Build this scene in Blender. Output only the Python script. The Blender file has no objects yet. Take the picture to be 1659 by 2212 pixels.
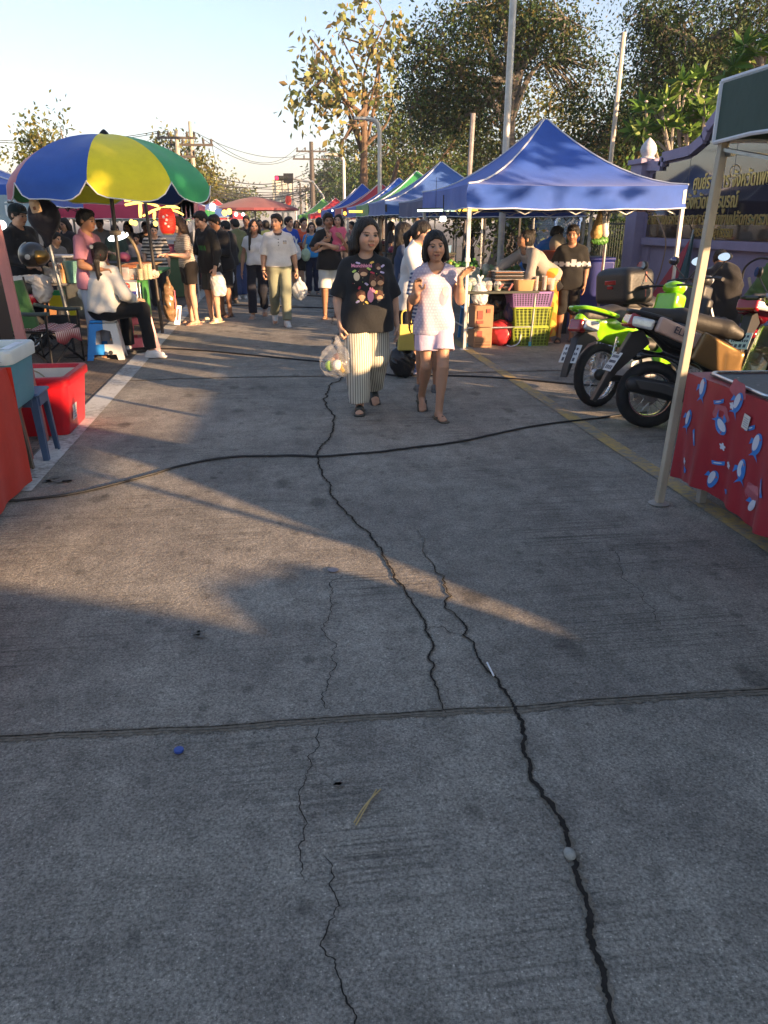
import bpy, bmesh, math, random
import numpy as np
from mathutils import Vector, Matrix, Euler
rng = np.random.default_rng(7); random.seed(7)
S = bpy.context.scene; COL = S.collection
rad = math.radians
# ------------------------------------------------------------------ camera
H = 1.55; FPX = 1661.0; CX, CY = 829.5, 1106.0           # photo measured on a 1659 x 2212 grid
PITCH = math.atan2(CY-478, FPX); YAW = math.atan2((CX-585)*math.cos(PITCH), FPX)
cam = bpy.data.cameras.new('camera'); camo = bpy.data.objects.new('camera', cam); COL.objects.link(camo)
cam.sensor_fit = 'VERTICAL'; cam.sensor_height = 36; cam.lens = FPX/2212*36
cam.clip_start = .05; cam.clip_end = 9000
camo.location = (0, 0, H); camo.rotation_euler = (math.pi/2-PITCH, 0, -YAW)
S.camera = camo
_cp,_sp,_cy,_sy = math.cos(PITCH),math.sin(PITCH),math.cos(YAW),math.sin(YAW)
FW = np.array([_sy*_cp,_cy*_cp,-_sp]); RT = np.array([_cy,-_sy,0]); UP = np.cross(RT,FW)
def ray(x,y): return FW+RT*(x-CX)/FPX-UP*(y-CY)/FPX
def G(x,y,z=0):                      # the point at height z seen at photo position x,y
    d = ray(x,y); return np.array([0,0,H])+d*((z-H)/d[2])
def AY(x,y,Y):                       # the point at street distance Y seen at x,y
    d = ray(x,y); return np.array([0,0,H])+d*(Y/d[1])
def AX(x,y,X):
    d = ray(x,y); return np.array([0,0,H])+d*(X/d[0])
# ------------------------------------------------------------------ sky, sun, exposure
SUN_EL = 11.0; SUN_AZ = 132.0          # degrees clockwise from +Y (street direction): behind the camera, to the right
W = bpy.data.worlds.new("World"); S.world = W; W.use_nodes = True
wn = W.node_tree.nodes; wl = W.node_tree.links
bg = wn['Background']; sky = wn.new('ShaderNodeTexSky'); sky.sky_type = 'NISHITA'; sky.sun_disc = False
sky.sun_elevation = rad(SUN_EL); sky.sun_rotation = rad(SUN_AZ)
sky.altitude = 100; sky.air_density = 0.8; sky.dust_density = 1.6; sky.ozone_density = 1.5
wl.new(sky.outputs[0], bg.inputs[0]); bg.inputs[1].default_value = 0.08
sd = bpy.data.lights.new('sun', 'SUN'); so = bpy.data.objects.new('sun', sd); COL.objects.link(so)
sd.energy = 5.0; sd.angle = rad(0.55); sd.color = (1.0, .64, .35)
_a = rad(SUN_AZ); _d = Vector((math.sin(_a)*math.cos(rad(SUN_EL)), math.cos(_a)*math.cos(rad(SUN_EL)), math.sin(rad(SUN_EL))))
SUND = np.array(_d)
so.rotation_euler = _d.to_track_quat('Z','Y').to_euler(); so.location = (20,-20,20)
S.view_settings.view_transform = 'Standard'; S.view_settings.look = 'None'; S.view_settings.gamma = 1
S.view_settings.exposure = 2.2
S.render.engine = 'CYCLES'
cyc = S.cycles; cyc.use_denoising = True; cyc.max_bounces = 6; cyc.diffuse_bounces = 3; cyc.glossy_bounces = 3
cyc.transparent_max_bounces = 12; cyc.transmission_bounces = 4; cyc.volume_bounces = 0; cyc.caustics_reflective = False; cyc.caustics_refractive = False
cyc.sample_clamp_indirect = 4
# ------------------------------------------------------------------ tags
def tag(o, label=None, cat=None, group=None, kind=None):
    if label: o['label'] = label
    if cat: o['category'] = cat
    if group: o['group'] = group
    if kind: o['kind'] = kind
    return o
def thing(name, label, cat, loc=(0,0,0), rot=0, group=None):
    o = bpy.data.objects.new(name, None); COL.objects.link(o); o.empty_display_size = .1
    o.location = tuple(float(v) for v in loc)
    o.rotation_euler = (0,0,rot) if not isinstance(rot,(tuple,Euler)) else rot
    return tag(o, label, cat, group)
def kids(o): return [c for c in list(COL.objects) if c.parent == o]
def copy_tree(o, label=None, loc=None, rot=None, scale=None, cat=None, _p=None):
    ch = list(o.children)
    c = o.copy(); COL.objects.link(c)
    if _p: c.parent = _p
    if label: c['label'] = label
    if cat: c['category'] = cat
    if loc is not None: c.location = tuple(float(v) for v in loc)
    if rot is not None: c.rotation_euler = rot if isinstance(rot,tuple) else (0,0,rot)
    if scale is not None: c.scale = (scale,)*3 if not isinstance(scale,tuple) else scale
    for k in ch: copy_tree(k, _p=c)
    return c
def bake(o, f):                       # give a copied tree its own look: f(obj) on every mesh of it
    for k in o.children: f(k); bake(k, f)
# ------------------------------------------------------------------ materials
MATS = {}
def lin(c):                           # sRGB 0-255 -> linear
    if max(c) <= 1.0: return tuple(c)
    return tuple(((v/255)/12.92 if v/255 <= .04045 else ((v/255+.055)/1.055)**2.4) for v in c)
def mat(name, color, rough=.6, metal=0., var=.12, scale=6., bump=0., bscale=60., emit=0., spec=.5, alpha=1., trans=0., attr=False, coat=0., stretch=None, sheen=0., sss=0., emitcol=None):
    if name in MATS: return MATS[name]
    m = bpy.data.materials.new(name); m.use_nodes = True; MATS[name] = m
    N = m.node_tree.nodes; L = m.node_tree.links; b = N['Principled BSDF']
    col = lin(color)+(1,)
    b.inputs['Roughness'].default_value = rough; b.inputs['Metallic'].default_value = metal
    b.inputs['Specular IOR Level'].default_value = spec; b.inputs['Coat Weight'].default_value = coat
    b.inputs['Sheen Weight'].default_value = sheen
    if sss: b.inputs['Subsurface Weight'].default_value = sss; b.inputs['Subsurface Radius'].default_value = (.012,.005,.003)
    if trans: b.inputs['Transmission Weight'].default_value = trans
    if alpha < 1: b.inputs['Alpha'].default_value = alpha
    tc = N.new('ShaderNodeTexCoord'); src = tc.outputs['Object']
    if stretch:
        mp = N.new('ShaderNodeMapping'); mp.inputs['Scale'].default_value = stretch; L.new(src, mp.inputs[0]); src = mp.outputs[0]
    if attr:
        at = N.new('ShaderNodeAttribute'); at.attribute_name = 'Col'; base = at.outputs['Color']
    else:
        rgb = N.new('ShaderNodeRGB'); rgb.outputs[0].default_value = col; base = rgb.outputs[0]
    if var:
        nz = N.new('ShaderNodeTexNoise'); nz.inputs['Scale'].default_value = scale; nz.inputs['Detail'].default_value = 5; nz.inputs['Roughness'].default_value = .65
        L.new(src, nz.inputs['Vector'])
        mr = N.new('ShaderNodeMapRange'); mr.inputs[1].default_value = .25; mr.inputs[2].default_value = .75
        mr.inputs[3].default_value = 1-var; mr.inputs[4].default_value = 1+var; L.new(nz.outputs['Fac'], mr.inputs[0])
        mx = N.new('ShaderNodeVectorMath'); mx.operation = 'SCALE'; L.new(base, mx.inputs[0]); L.new(mr.outputs[0], mx.inputs['Scale']); base = mx.outputs[0]
    L.new(base, b.inputs['Base Color'])
    if emit:
        b.inputs['Emission Strength'].default_value = emit
        b.inputs['Emission Color'].default_value = lin(emitcol or color)+(1,)
    if bump:
        nb = N.new('ShaderNodeTexNoise'); nb.inputs['Scale'].default_value = bscale; nb.inputs['Detail'].default_value = 4; L.new(src, nb.inputs['Vector'])
        bp = N.new('ShaderNodeBump'); bp.inputs['Strength'].default_value = bump; bp.inputs['Distance'].default_value = .01
        L.new(nb.outputs['Fac'], bp.inputs['Height']); L.new(bp.outputs[0], b.inputs['Normal'])
    return m
def cloth(name, color, **k):
    d = dict(rough=.85, var=.1, scale=9, bump=.35, bscale=30, spec=.25, sheen=.1); d.update(k); return mat(name, color, **d)
def plastic(name, color, **k):
    d = dict(rough=.38, var=.08, scale=4, bump=.04, bscale=25); d.update(k); return mat(name, color, **d)
def metal(name, color, **k):
    d = dict(rough=.4, metal=.9, var=.2, scale=14, bump=.06, bscale=40); d.update(k); return mat(name, color, **d)
# ------------------------------------------------------------------ mesh builder
def rotm(rx=0, ry=0, rz=0): return np.array(Euler((rx,ry,rz)).to_matrix())
class MB:
    def __init__(s): s.V=[]; s.F=[]; s.M=[]; s.n=0; s.UVok=False
    def add(s, V, F, mi=0, R=None, t=None):
        V = np.asarray(V, float).reshape(-1,3)
        if R is not None: V = V@np.asarray(R).T
        if t is not None: V = V+np.asarray(t, float)
        s.V.append(V)
        for f in F: s.F.append([i+s.n for i in f]); s.M.append(mi)
        s.n += len(V); return s
    def box(s, c, size, mi=0, R=None, top=None):
        x,y,z = [v/2 for v in size]; k = top or 1.0
        kx,ky = (k if isinstance(k,tuple) else (k,k))
        V = [(-x,-y,-z),(x,-y,-z),(x,y,-z),(-x,y,-z),(-x*kx,-y*ky,z),(x*kx,-y*ky,z),(x*kx,y*ky,z),(-x*kx,y*ky,z)]
        return s.add(V, [(0,3,2,1),(4,5,6,7),(0,1,5,4),(1,2,6,5),(2,3,7,6),(3,0,4,7)], mi, R, c)
    def bar(s, a, b, w, h=None, mi=0, up=(0,0,1)):    # a rectangular bar from a to b
        a=np.array(a,float); b=np.array(b,float); d=b-a; L=np.linalg.norm(d); z=d/L
        u=np.array(up,float); 
        if abs(z@u)>.98: u=np.array([0,1.,0])
        x=np.cross(u,z); x/=np.linalg.norm(x); y=np.cross(z,x)
        return s.box((a+b)/2, (w,h or w,L), mi, np.stack([x,y,z],1))
    def tube(s, pts, r, n=8, mi=0, cap=True):
        P = np.array(pts,float); m=len(P); r = np.full(m,r) if np.isscalar(r) else np.array(r,float)
        T = np.gradient(P,axis=0) if m>2 else np.repeat([P[1]-P[0]],2,0)
        T/= np.linalg.norm(T,axis=1)[:,None]+1e-12
        u = np.array([0,0,1.]) if abs(T[0,2])<.9 else np.array([1.,0,0])
        V=[]; an=np.arange(n)*2*math.pi/n
        for i in range(m):
            x=np.cross(u,T[i]); x/=np.linalg.norm(x)+1e-12; y=np.cross(T[i],x); u=y
            V.append(P[i]+r[i]*(np.cos(an)[:,None]*x+np.sin(an)[:,None]*y))
        F=[(i*n+j,i*n+(j+1)%n,(i+1)*n+(j+1)%n,(i+1)*n+j) for i in range(m-1) for j in range(n)]
        if cap: F+=[tuple(range(n))[::-1], tuple((m-1)*n+j for j in range(n))]
        return s.add(np.concatenate(V),F,mi)
    def lathe(s, prof, c=(0,0,0), n=20, mi=0, R=None, cap=True):
        m=len(prof); an=np.arange(n)*2*math.pi/n
        V=np.concatenate([np.stack([r*np.cos(an),r*np.sin(an),np.full(n,z)],1) for r,z in prof])
        F=[(i*n+j,i*n+(j+1)%n,(i+1)*n+(j+1)%n,(i+1)*n+j) for i in range(m-1) for j in range(n)]
        if cap: F+=[tuple(range(n))[::-1], tuple((m-1)*n+j for j in range(n))]
        return s.add(V,F,mi,R,c)
    def torus(s, c, Rm, r, n=40, k=10, mi=0, R=None, flat=1.):
        a=np.arange(n)*2*math.pi/n; b=np.arange(k)*2*math.pi/k
        V=np.array([[(Rm+r*flat*math.cos(q))*math.cos(p),(Rm+r*flat*math.cos(q))*math.sin(p),r*math.sin(q)] for p in a for q in b])
        F=[(i*k+j,((i+1)%n)*k+j,((i+1)%n)*k+(j+1)%k,i*k+(j+1)%k) for i in range(n) for j in range(k)]
        return s.add(V,F,mi,R,c)
    def sphere(s, c, r, n=14, m=9, mi=0, R=None):
        r = np.array([r]*3 if np.isscalar(r) else r,float)
        prof=[(math.sin(math.pi*i/m),-math.cos(math.pi*i/m)) for i in range(1,m)]
        an=np.arange(n)*2*math.pi/n
        V=[np.array([[0,0,-1.]])]+[np.stack([q*np.cos(an),q*np.sin(an),np.full(n,z)],1) for q,z in prof]+[np.array([[0,0,1.]])]
        V=np.concatenate(V)*r; F=[]; e=len(V)-1
        for j in range(n):
            F.append((0,1+(j+1)%n,1+j)); F.append((e,e-n+j,e-n+(j+1)%n))
        F+=[(1+i*n+j,1+i*n+(j+1)%n,1+(i+1)*n+(j+1)%n,1+(i+1)*n+j) for i in range(m-2) for j in range(n)]
        return s.add(V,F,mi,R,c)
    def grid(s, P, mi=0, closed=False):               # P[u][v] points
        P=np.asarray(P,float); nu,nv=P.shape[:2]
        F=[(u*nv+v,u*nv+(v+1)%nv,(u+1)*nv+(v+1)%nv,(u+1)*nv+v) for u in range(nu-1) for v in range(nv if closed else nv-1)]
        return s.add(P.reshape(-1,3),F,mi)
    def prism(s, out, d, mi=0, R=None, t=None):       # 2D outline (x,z) extruded along y by d (centred)
        n=len(out); V=[(x,-d/2,z) for x,z in out]+[(x,d/2,z) for x,z in out]
        F=[tuple(range(n)), tuple(range(2*n-1,n-1,-1))]+[(i,i+n,(i+1)%n+n,(i+1)%n) for i in range(n)]
        return s.add(V,F,mi,R,t)
    def build(s, name, mats, parent=None, smooth=True, bevel=0, solid=0, loc=None, rot=None, angle=38, segs=2):
        me=bpy.data.meshes.new(name); me.from_pydata(np.concatenate(s.V).tolist(),[],s.F); 
        mats = mats if isinstance(mats,(list,tuple)) else [mats]
        for m in mats: me.materials.append(m)
        if len(mats)>1: me.polygons.foreach_set('material_index', np.array(s.M,np.int32))
        fix_normals(me)
        if smooth:
            me.polygons.foreach_set('use_smooth', np.ones(len(me.polygons),bool)); me.set_sharp_from_angle(angle=rad(angle))
        o=bpy.data.objects.new(name,me); COL.objects.link(o)
        if parent: o.parent=parent
        if loc is not None: o.location=tuple(float(v) for v in loc)
        if rot is not None: o.rotation_euler=rot if isinstance(rot,tuple) else (0,0,rot)
        if solid:
            md=o.modifiers.new('solid','SOLIDIFY'); md.thickness=solid; md.offset=0
        if bevel:
            md=o.modifiers.new('bevel','BEVEL'); md.width=bevel; md.segments=segs; md.limit_method='ANGLE'; md.angle_limit=rad(40)
            md.harden_normals=False
        return o
def fix_normals(me):
    b=bmesh.new(); b.from_mesh(me); bmesh.ops.recalc_face_normals(b,faces=b.faces); b.to_mesh(me); b.free()
def rawmesh(name, V, Q, mats, parent=None, col=None, smooth=True, mi=None):   # numpy verts and quads/tris
    me=bpy.data.meshes.new(name); V=np.asarray(V,np.float32); Q=np.asarray(Q,np.int32); k=Q.shape[1]
    me.vertices.add(len(V)); me.vertices.foreach_set('co',V.ravel()); me.loops.add(Q.size); me.loops.foreach_set('vertex_index',Q.ravel())
    me.polygons.add(len(Q)); me.polygons.foreach_set('loop_start',np.arange(0,Q.size,k,dtype=np.int32)); 
    if smooth: me.polygons.foreach_set('use_smooth',np.ones(len(Q),bool))
    mats = mats if isinstance(mats,(list,tuple)) else [mats]
    for m in mats: me.materials.append(m)
    if mi is not None: me.polygons.foreach_set('material_index',np.asarray(mi,np.int32))
    me.update(calc_edges=True)
    if col is not None:
        at=me.color_attributes.new('Col','FLOAT_COLOR','POINT'); at.data.foreach_set('color',np.concatenate([col,np.ones((len(col),1))],1).astype(np.float32).ravel())
    o=bpy.data.objects.new(name,me); COL.objects.link(o)
    if parent: o.parent=parent
    return o
def text(name, body, size, m, parent=None, loc=(0,0,0), rot=(math.pi/2,0,0), ext=.002, align='CENTER', fit=None, bold=0):
    cu=bpy.data.curves.new(name,'FONT'); cu.body=body; cu.size=size; cu.extrude=ext; cu.align_x=align; cu.align_y='CENTER'; cu.materials.append(m); cu.offset=bold
    q=bpy.data.objects.new(name,cu); COL.objects.link(q); bpy.context.view_layer.update()
    me=bpy.data.meshes.new_from_object(q.evaluated_get(bpy.context.evaluated_depsgraph_get())); bpy.data.objects.remove(q); bpy.data.curves.remove(cu)
    o=bpy.data.objects.new(name,me); COL.objects.link(o); o.location=tuple(float(v) for v in loc); o.rotation_euler=rot
    if parent: o.parent=parent
    if fit and len(me.vertices):
        c=np.empty(len(me.vertices)*3,np.float32); me.vertices.foreach_get('co',c); w=c[0::3].max()-c[0::3].min(); o.scale=(fit/max(w,1e-4),1,1)
    return o
# ------------------------------------------------------------------ smooth solids: signed distances meshed by surface nets
def nrm(v): v=np.asarray(v,float); return v/(np.linalg.norm(v)+1e-12)
class Solid:
    def __init__(s): s.P=[]
    def cone(s,a,b,r1,r2=None,k=.03,cut=(),sub=False,flat=None):
        s.P.append(('c',np.array(a,float),np.array(b,float),r1,r1 if r2 is None else r2,k,cut,sub,flat)); return s
    def ell(s,c,r,k=.02,R=None,cut=(),sub=False):
        s.P.append(('e',np.array(c,float),np.array([r]*3 if np.isscalar(r) else r,float),None if R is None else np.array(R),0,k,cut,sub,None)); return s
    def box(s,c,h,rd=.01,k=.01,R=None,cut=(),sub=False):
        s.P.append(('b',np.array(c,float),np.array(h,float),None if R is None else np.array(R),rd,k,cut,sub,None)); return s
    def bounds(s):
        lo=[];hi=[]
        for p in s.P:
            if p[7]: continue
            l,h=s._bb(p); lo.append(l); hi.append(h)
        return np.min(lo,0),np.max(hi,0)
    def _bb(s,p):
        if p[0]=='c':
            r=max(p[3],p[4])*(max(p[8]) if p[8] else 1); return np.minimum(p[1],p[2])-r, np.maximum(p[1],p[2])+r
        if p[0]=='e':
            r=p[2].max() if p[3] is not None else p[2]; return p[1]-r,p[1]+r
        r=np.linalg.norm(p[2]) if p[3] is not None else p[2]; return p[1]-r-p[4],p[1]+r+p[4]
    def dist(s,p,Q):
        if p[0]=='c':
            a,b,r1,r2=p[1:5]; 
            if p[8]: f=np.array(p[8]); Q=Q/f; a=a/f; b=b/f
            d=b-a; L2=d@d+1e-12; q=Q-a; t=np.clip((q@d)/L2,0,1)
            D=np.sqrt(((q-t[...,None]*d)**2).sum(-1))-(r1+(r2-r1)*t)
        elif p[0]=='e':
            q=Q-p[1]
            if p[3] is not None: q=q@p[3]
            k0=np.sqrt(((q/p[2])**2).sum(-1)); k1=np.sqrt(((q/p[2]**2)**2).sum(-1))+1e-9; D=k0*(k0-1)/k1
        else:
            q=Q-p[1]
            if p[3] is not None: q=q@p[3]
            w=np.abs(q)-p[2]; D=np.sqrt((np.maximum(w,0)**2).sum(-1))+np.minimum(w.max(-1),0)-p[4]
        for (c,n) in p[6]: D=np.maximum(D,(Q-np.array(c))@np.array(n))
        return D
    def field(s,h,pad=3,warp=None):
        lo,hi=s.bounds(); ex=.45*max(p[5] for p in s.P); lo=lo-pad*h-ex; hi=hi+ex; n=np.ceil((hi-lo)/h).astype(int)+pad
        ax=[lo[i]+h*np.arange(n[i]) for i in range(3)]
        f=np.full(n,.5,np.float32)
        mk=max(p[5] for p in s.P)+2.5*h
        for p in s.P:
            l,u=s._bb(p); m=mk
            i0=np.maximum(((l-m-lo)/h).astype(int),0); i1=np.minimum(((u+m-lo)/h).astype(int)+2,n)
            if (i1<=i0).any(): continue
            sl=tuple(slice(a,b) for a,b in zip(i0,i1))
            Q=np.stack(np.meshgrid(*[ax[i][sl[i]] for i in range(3)],indexing='ij'),-1)
            D=s.dist(p,Q).astype(np.float32); g=f[sl]; k=max(p[5],1e-4)
            if p[7]: D=-D; hh=np.maximum(k-np.abs(g-D),0)/k; f[sl]=np.maximum(g,D)+hh*hh*k*.25
            else: hh=np.maximum(k-np.abs(g-D),0)/k; f[sl]=np.minimum(g,D)-hh*hh*k*.25
        if warp is not None:
            Q=np.stack(np.meshgrid(*ax,indexing='ij'),-1); f=f+warp(Q).astype(np.float32)
        return f,lo
    def mesh(s,h,warp=None,relax=1):
        f,lo=s.field(h,warp=warp); return nets(f,lo,h,relax)
def nets(f,lo,h,relax=1):
    sgn=f<0; a,b,c=f.shape
    cnt=np.zeros((a-1,b-1,c-1),np.int8)
    for i in (0,1):
        for j in (0,1):
            for k in (0,1): cnt+=sgn[i:a-1+i,j:b-1+j,k:c-1+k]
    act=(cnt>0)&(cnt<8); idx=np.full(act.shape,-1,np.int32); I=np.argwhere(act); idx[act]=np.arange(len(I))
    V=np.zeros((len(I),3)); N=np.zeros(len(I))
    cor=[(i,j,k) for i in (0,1) for j in (0,1) for k in (0,1)]
    for c0 in cor:
        for axs in range(3):
            if c0[axs]: continue
            c1=list(c0); c1[axs]=1
            f0=f[I[:,0]+c0[0],I[:,1]+c0[1],I[:,2]+c0[2]]; f1=f[I[:,0]+c1[0],I[:,1]+c1[1],I[:,2]+c1[2]]
            x=(f0<0)!=(f1<0); t=np.where(x,f0/np.where(x,f0-f1,1),0)
            p=np.array(c0,float)+t[:,None]*(np.array(c1)-np.array(c0)); V[x]+=p[x]; N[x]+=1
    V=V/np.maximum(N,1)[:,None]+I; Qs=[]
    for ax in range(3):
        o1,o2=(ax+1)%3,(ax+2)%3
        s0=np.take(sgn,range(f.shape[ax]-1),ax); s1=np.take(sgn,range(1,f.shape[ax]),ax)
        E=np.argwhere(s0!=s1); E=E[(E[:,o1]>0)&(E[:,o2]>0)&(E[:,o1]<f.shape[o1]-1)&(E[:,o2]<f.shape[o2]-1)]
        fl=s0[E[:,0],E[:,1],E[:,2]]
        q=[]
        for d1,d2 in ((-1,-1),(0,-1),(0,0),(-1,0)):
            e=E.copy(); e[:,o1]+=d1; e[:,o2]+=d2; q.append(idx[e[:,0],e[:,1],e[:,2]])
        q=np.stack(q,1); q[~fl]=q[~fl][:,::-1]; Qs.append(q)
    Q=np.concatenate(Qs); Q=Q[(Q>=0).all(1)]
    V=lo+V*h
    for _ in range(relax):
        A=np.zeros_like(V); C=np.zeros(len(V))
        for k in range(4):
            i,j=Q[:,k],Q[:,(k+1)%4]
            for ax in range(3):
                A[:,ax]+=np.bincount(i,V[j,ax],len(V))+np.bincount(j,V[i,ax],len(V))
            C+=np.bincount(i,minlength=len(V))+np.bincount(j,minlength=len(V))
        V=V*.5+.5*A/np.maximum(C,1)[:,None]
    return V,Q
def solid(name, sd, h, mats, parent=None, col=None, warp=None, relax=1, loc=None, rot=None):
    V,Q=sd.mesh(h,warp,relax); c=None
    if col is not None: c=col(V) if callable(col) else np.tile(np.array(lin(col)),(len(V),1))
    o=rawmesh(name,V,Q,mats,parent,c)
    if loc is not None: o.location=tuple(float(v) for v in loc)
    if rot is not None: o.rotation_euler=rot if isinstance(rot,tuple) else (0,0,rot)
    return o
def folds(amp, s=1., seed=0):
    ph=np.random.default_rng(seed).uniform(0,6,6)
    def w(Q):
        x,y,z=Q[...,0]/s,Q[...,1]/s,Q[...,2]/s
        a=np.sin(22*x+9*z+4*np.sin(7*z+ph[0])+ph[1])*np.sin(6*z+5*y+ph[2])
        b=np.sin(15*z-18*y+11*x+3*np.sin(9*x+ph[3])+ph[4])
        return amp*(a*.6+b*.45)
    return w
# ------------------------------------------------------------------ people
SKIN = mat('skin',(1,1,1),rough=.48,var=.05,scale=18,bump=.08,bscale=120,attr=True,sss=.06,spec=.4)
FAB = mat('fabric',(1,1,1),rough=.88,var=.07,scale=14,bump=.3,bscale=42,spec=.2,attr=True,sheen=.08)
HAIRM = mat('hair',(.012,.010,.009),rough=.5,var=.5,scale=90,bump=.9,bscale=160,stretch=(1,1,.06),spec=.3)
HAIRB = mat('hair_brown',(.035,.018,.010),rough=.5,var=.5,scale=90,bump=.9,bscale=160,stretch=(1,1,.06),spec=.3)
HAIRG = mat('hair_grey',(.25,.25,.25),rough=.5,var=.3,scale=60,bump=.6,bscale=90,stretch=(1,1,.12),spec=.4)
SHOE = mat('shoe_surface',(1,1,1),rough=.5,var=.08,scale=20,bump=.1,bscale=60,attr=True)
TONE = {'fair':(.50,.30,.205),'mid':(.42,.235,.15),'tan':(.32,.165,.095),'dark':(.22,.11,.065)}
def hand(sd,w,d,n,t,curl=.35,s=1.,rmin=0,k=.008):
    d=nrm(d); t=nrm(np.array(t)-d*(np.array(t)@d)); n0=np.cross(t,d); n=n0 if n0@np.array(n)>0 else -n0
    q=lambda a,b,c: w+(d*a+t*b+n*c)*s
    r=max(.0125*s,rmin*.8)
    for b in (-.027,-.009,.009,.026): sd.cone(q(-.004,b*.55,0),q(.078 if abs(b)<.02 else .07,b,0),r*1.05,r,k=.012*s)
    for b,L in ((.027,.068),(.009,.077),(-.009,.071),(-.026,.055)):
        p=q(.08 if abs(b)<.02 else .072,b,0); a=curl*.6; l=L*s
        for i,fr in enumerate((.44,.31,.25)):
            dd=d*math.cos(a)+n*math.sin(a)+t*(b*1.5 if curl<.5 else 0); p2=p+nrm(dd)*l*fr
            sd.cone(p,p2,max((.0092-.0008*i)*s,rmin*.62),max((.0085-.0009*i)*s,rmin*.6),k=k*.6); p=p2; a+=curl
    p=q(.018,.028,.004); dd=nrm(d*.62+t*.72+n*(.25+.4*min(curl,1))); p2=p+dd*.045*s; p3=p2+nrm(d*.85+t*(.35-.5*min(curl,1))+n*(.2+.5*min(curl,1)))*.034*s
    sd.cone(p,p2,max(.0135*s,rmin*.7),max(.0105*s,rmin*.65),k=.012*s); sd.cone(p2,p3,max(.0102*s,rmin*.65),max(.0085*s,rmin*.6),k=k*.6)
def person(label, loc, rot=0., h=1.65, res=.012, tone='mid', girth=1., lean=0., side=0., twist=0., head=(0,0,0), hs=1., fw=1., arms=None, legs=None, hips=None,
           top=None, bottom=None, shoes=None, hair=None, limb=1., sw=.175, group=None, extra=None, mouth=0, seed=0, bust=0., smile=False, pelvis=(0,0,.93), mask=False, cap=None, apron=None, shz=.432, bres=None):
    root = thing('person',label,'person',loc,rot,group); s=h/1.70; g=girth
    A = lambda v: np.array(v,float)*s
    Rl = rotm(-lean*-1 if False else lean,0,0) if False else np.array(Matrix.Rotation(lean,3,'X')@Matrix.Rotation(side,3,'Y')@Matrix.Rotation(twist,3,'Z'))
    pel=np.array(pelvis,float)
    tp = lambda v: A(pel+Rl@np.array(v,float))         # a point in torso coordinates (origin pelvis)
    hp = [A(pel+np.array((-.088*g**.5,0,-.03))),A(pel+np.array((.088*g**.5,0,-.03)))]
    shd = [tp((-sw,.0,shz)),tp((sw,.0,shz))]
    nb = tp((0,.012,.495)); hc = nb+Rl@A((0,-.012,.035))
    Rh = np.array(Matrix.Rotation(head[1],3,'Z')@Matrix.Rotation(head[0],3,'X')@Matrix.Rotation(head[2],3,'Y'))
    k=hs*s
    hcen = hc+Rh@(np.array((0,-.012,.118))*k)
    Hd = lambda v: hcen+Rh@(np.array((v[0]*(fw if abs(v[2])<.2 else 1),v[1],v[2]),float)*k)
    # arms: elbow and wrist as offsets from the shoulder, in the person's own axes
    arms = arms or [{},{}]; AR=[]
    for i,sg in ((0,-1),(1,1)):
        a=arms[i]; e=np.array(a.get('e',(sg*.055*g,.025,-.275)),float); w=np.array(a.get('w',np.array(e)+np.array((sg*.005,-.055,-.24))),float)
        E=shd[i]+A(e); Wp=shd[i]+A(w); d=a.get('d'); d=nrm(Wp-E) if d is None else nrm(d)
        AR.append((shd[i],E,Wp,d,a.get('n',(-sg,0,0)),a.get('t',(0,-1,0)),a.get('curl',.3)))
    legs = legs or [{},{}]; LG=[]
    for i,sg in ((0,-1),(1,1)):
        l=legs[i]; K=A(l.get('k',(sg*.095,-.015,.49))); An=A(l.get('a',(sg*.1,.02,.075))); f=nrm(l.get('f',(sg*.18,-1,0)))
        LG.append((hp[i],K,An,f,l.get('fz',0.)))
    rm=bres or res
    trap=lambda O,e: [O.cone(nb+Rl@A((0,.008,-.005)),q*.85+tp((0,0,shz))*.15,.05*s+e,.042*s+e,k=.05) for q in shd]
    # ---- body: one continuous skin surface
    B=Solid(); B.cone(hp[0],hp[1],.098*s*g,k=.06); B.cone(tp((-.05,0,.16)),tp((.05,0,.16)),.088*s*g,k=.07); B.cone(tp((-.075,0,.31)),tp((.075,0,.31)),.098*s*g,k=.07)
    B.cone(shd[0]*.9+shd[1]*.1,shd[1]*.9+shd[0]*.1,.05*s*g**.5,k=.05)
    trap(B,0)
    B.cone(nb-Rl@A((0,-.0,.02)),Hd((0,.02,-.05)),.056*s*min(g,1.25)**.5,.048*k*min(g,1.2)**.5,k=.03)
    B.ell(Hd((0,.014,.03)),np.array((.076*min(fw,1.06),.095,.086))*k,k=.02,R=Rh); B.ell(Hd((0,-.026,-.034)),np.array((.063*fw,.068,.08))*k,k=.03,R=Rh)
    B.ell(Hd((0,-.066,-.09)),np.array((.026*fw,.023,.02))*k,k=.025,R=Rh)
    for sg in (-1,1):
        B.ell(Hd((sg*.036,-.056,-.03)),np.array((.03*fw,.032,.034))*k,k=.02,R=Rh); B.ell(Hd((sg*.079*min(fw,1.08)/fw,.012,-.004)),np.array((.011,.02,.032))*k,k=.008,R=Rh)
    B.cone(Hd((-.034,-.074,.026)),Hd((.034,-.074,.026)),.016*k,k=.012)
    for sg in (-1,1): B.ell(Hd((sg*.031,-.1,.004)),np.array((.017,.013,.010))*k,k=.008,R=Rh,sub=True); B.ell(Hd((sg*.031,-.0765,.003)),.0145*k,k=.004)
    B.cone(Hd((0,-.088,.012)),Hd((0,-.109,-.026)),.008*k,.0135*k,k=.012)
    for sg in (-1,1): B.ell(Hd((sg*.0135,-.098,-.029)),.0095*k,k=.008)
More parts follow.
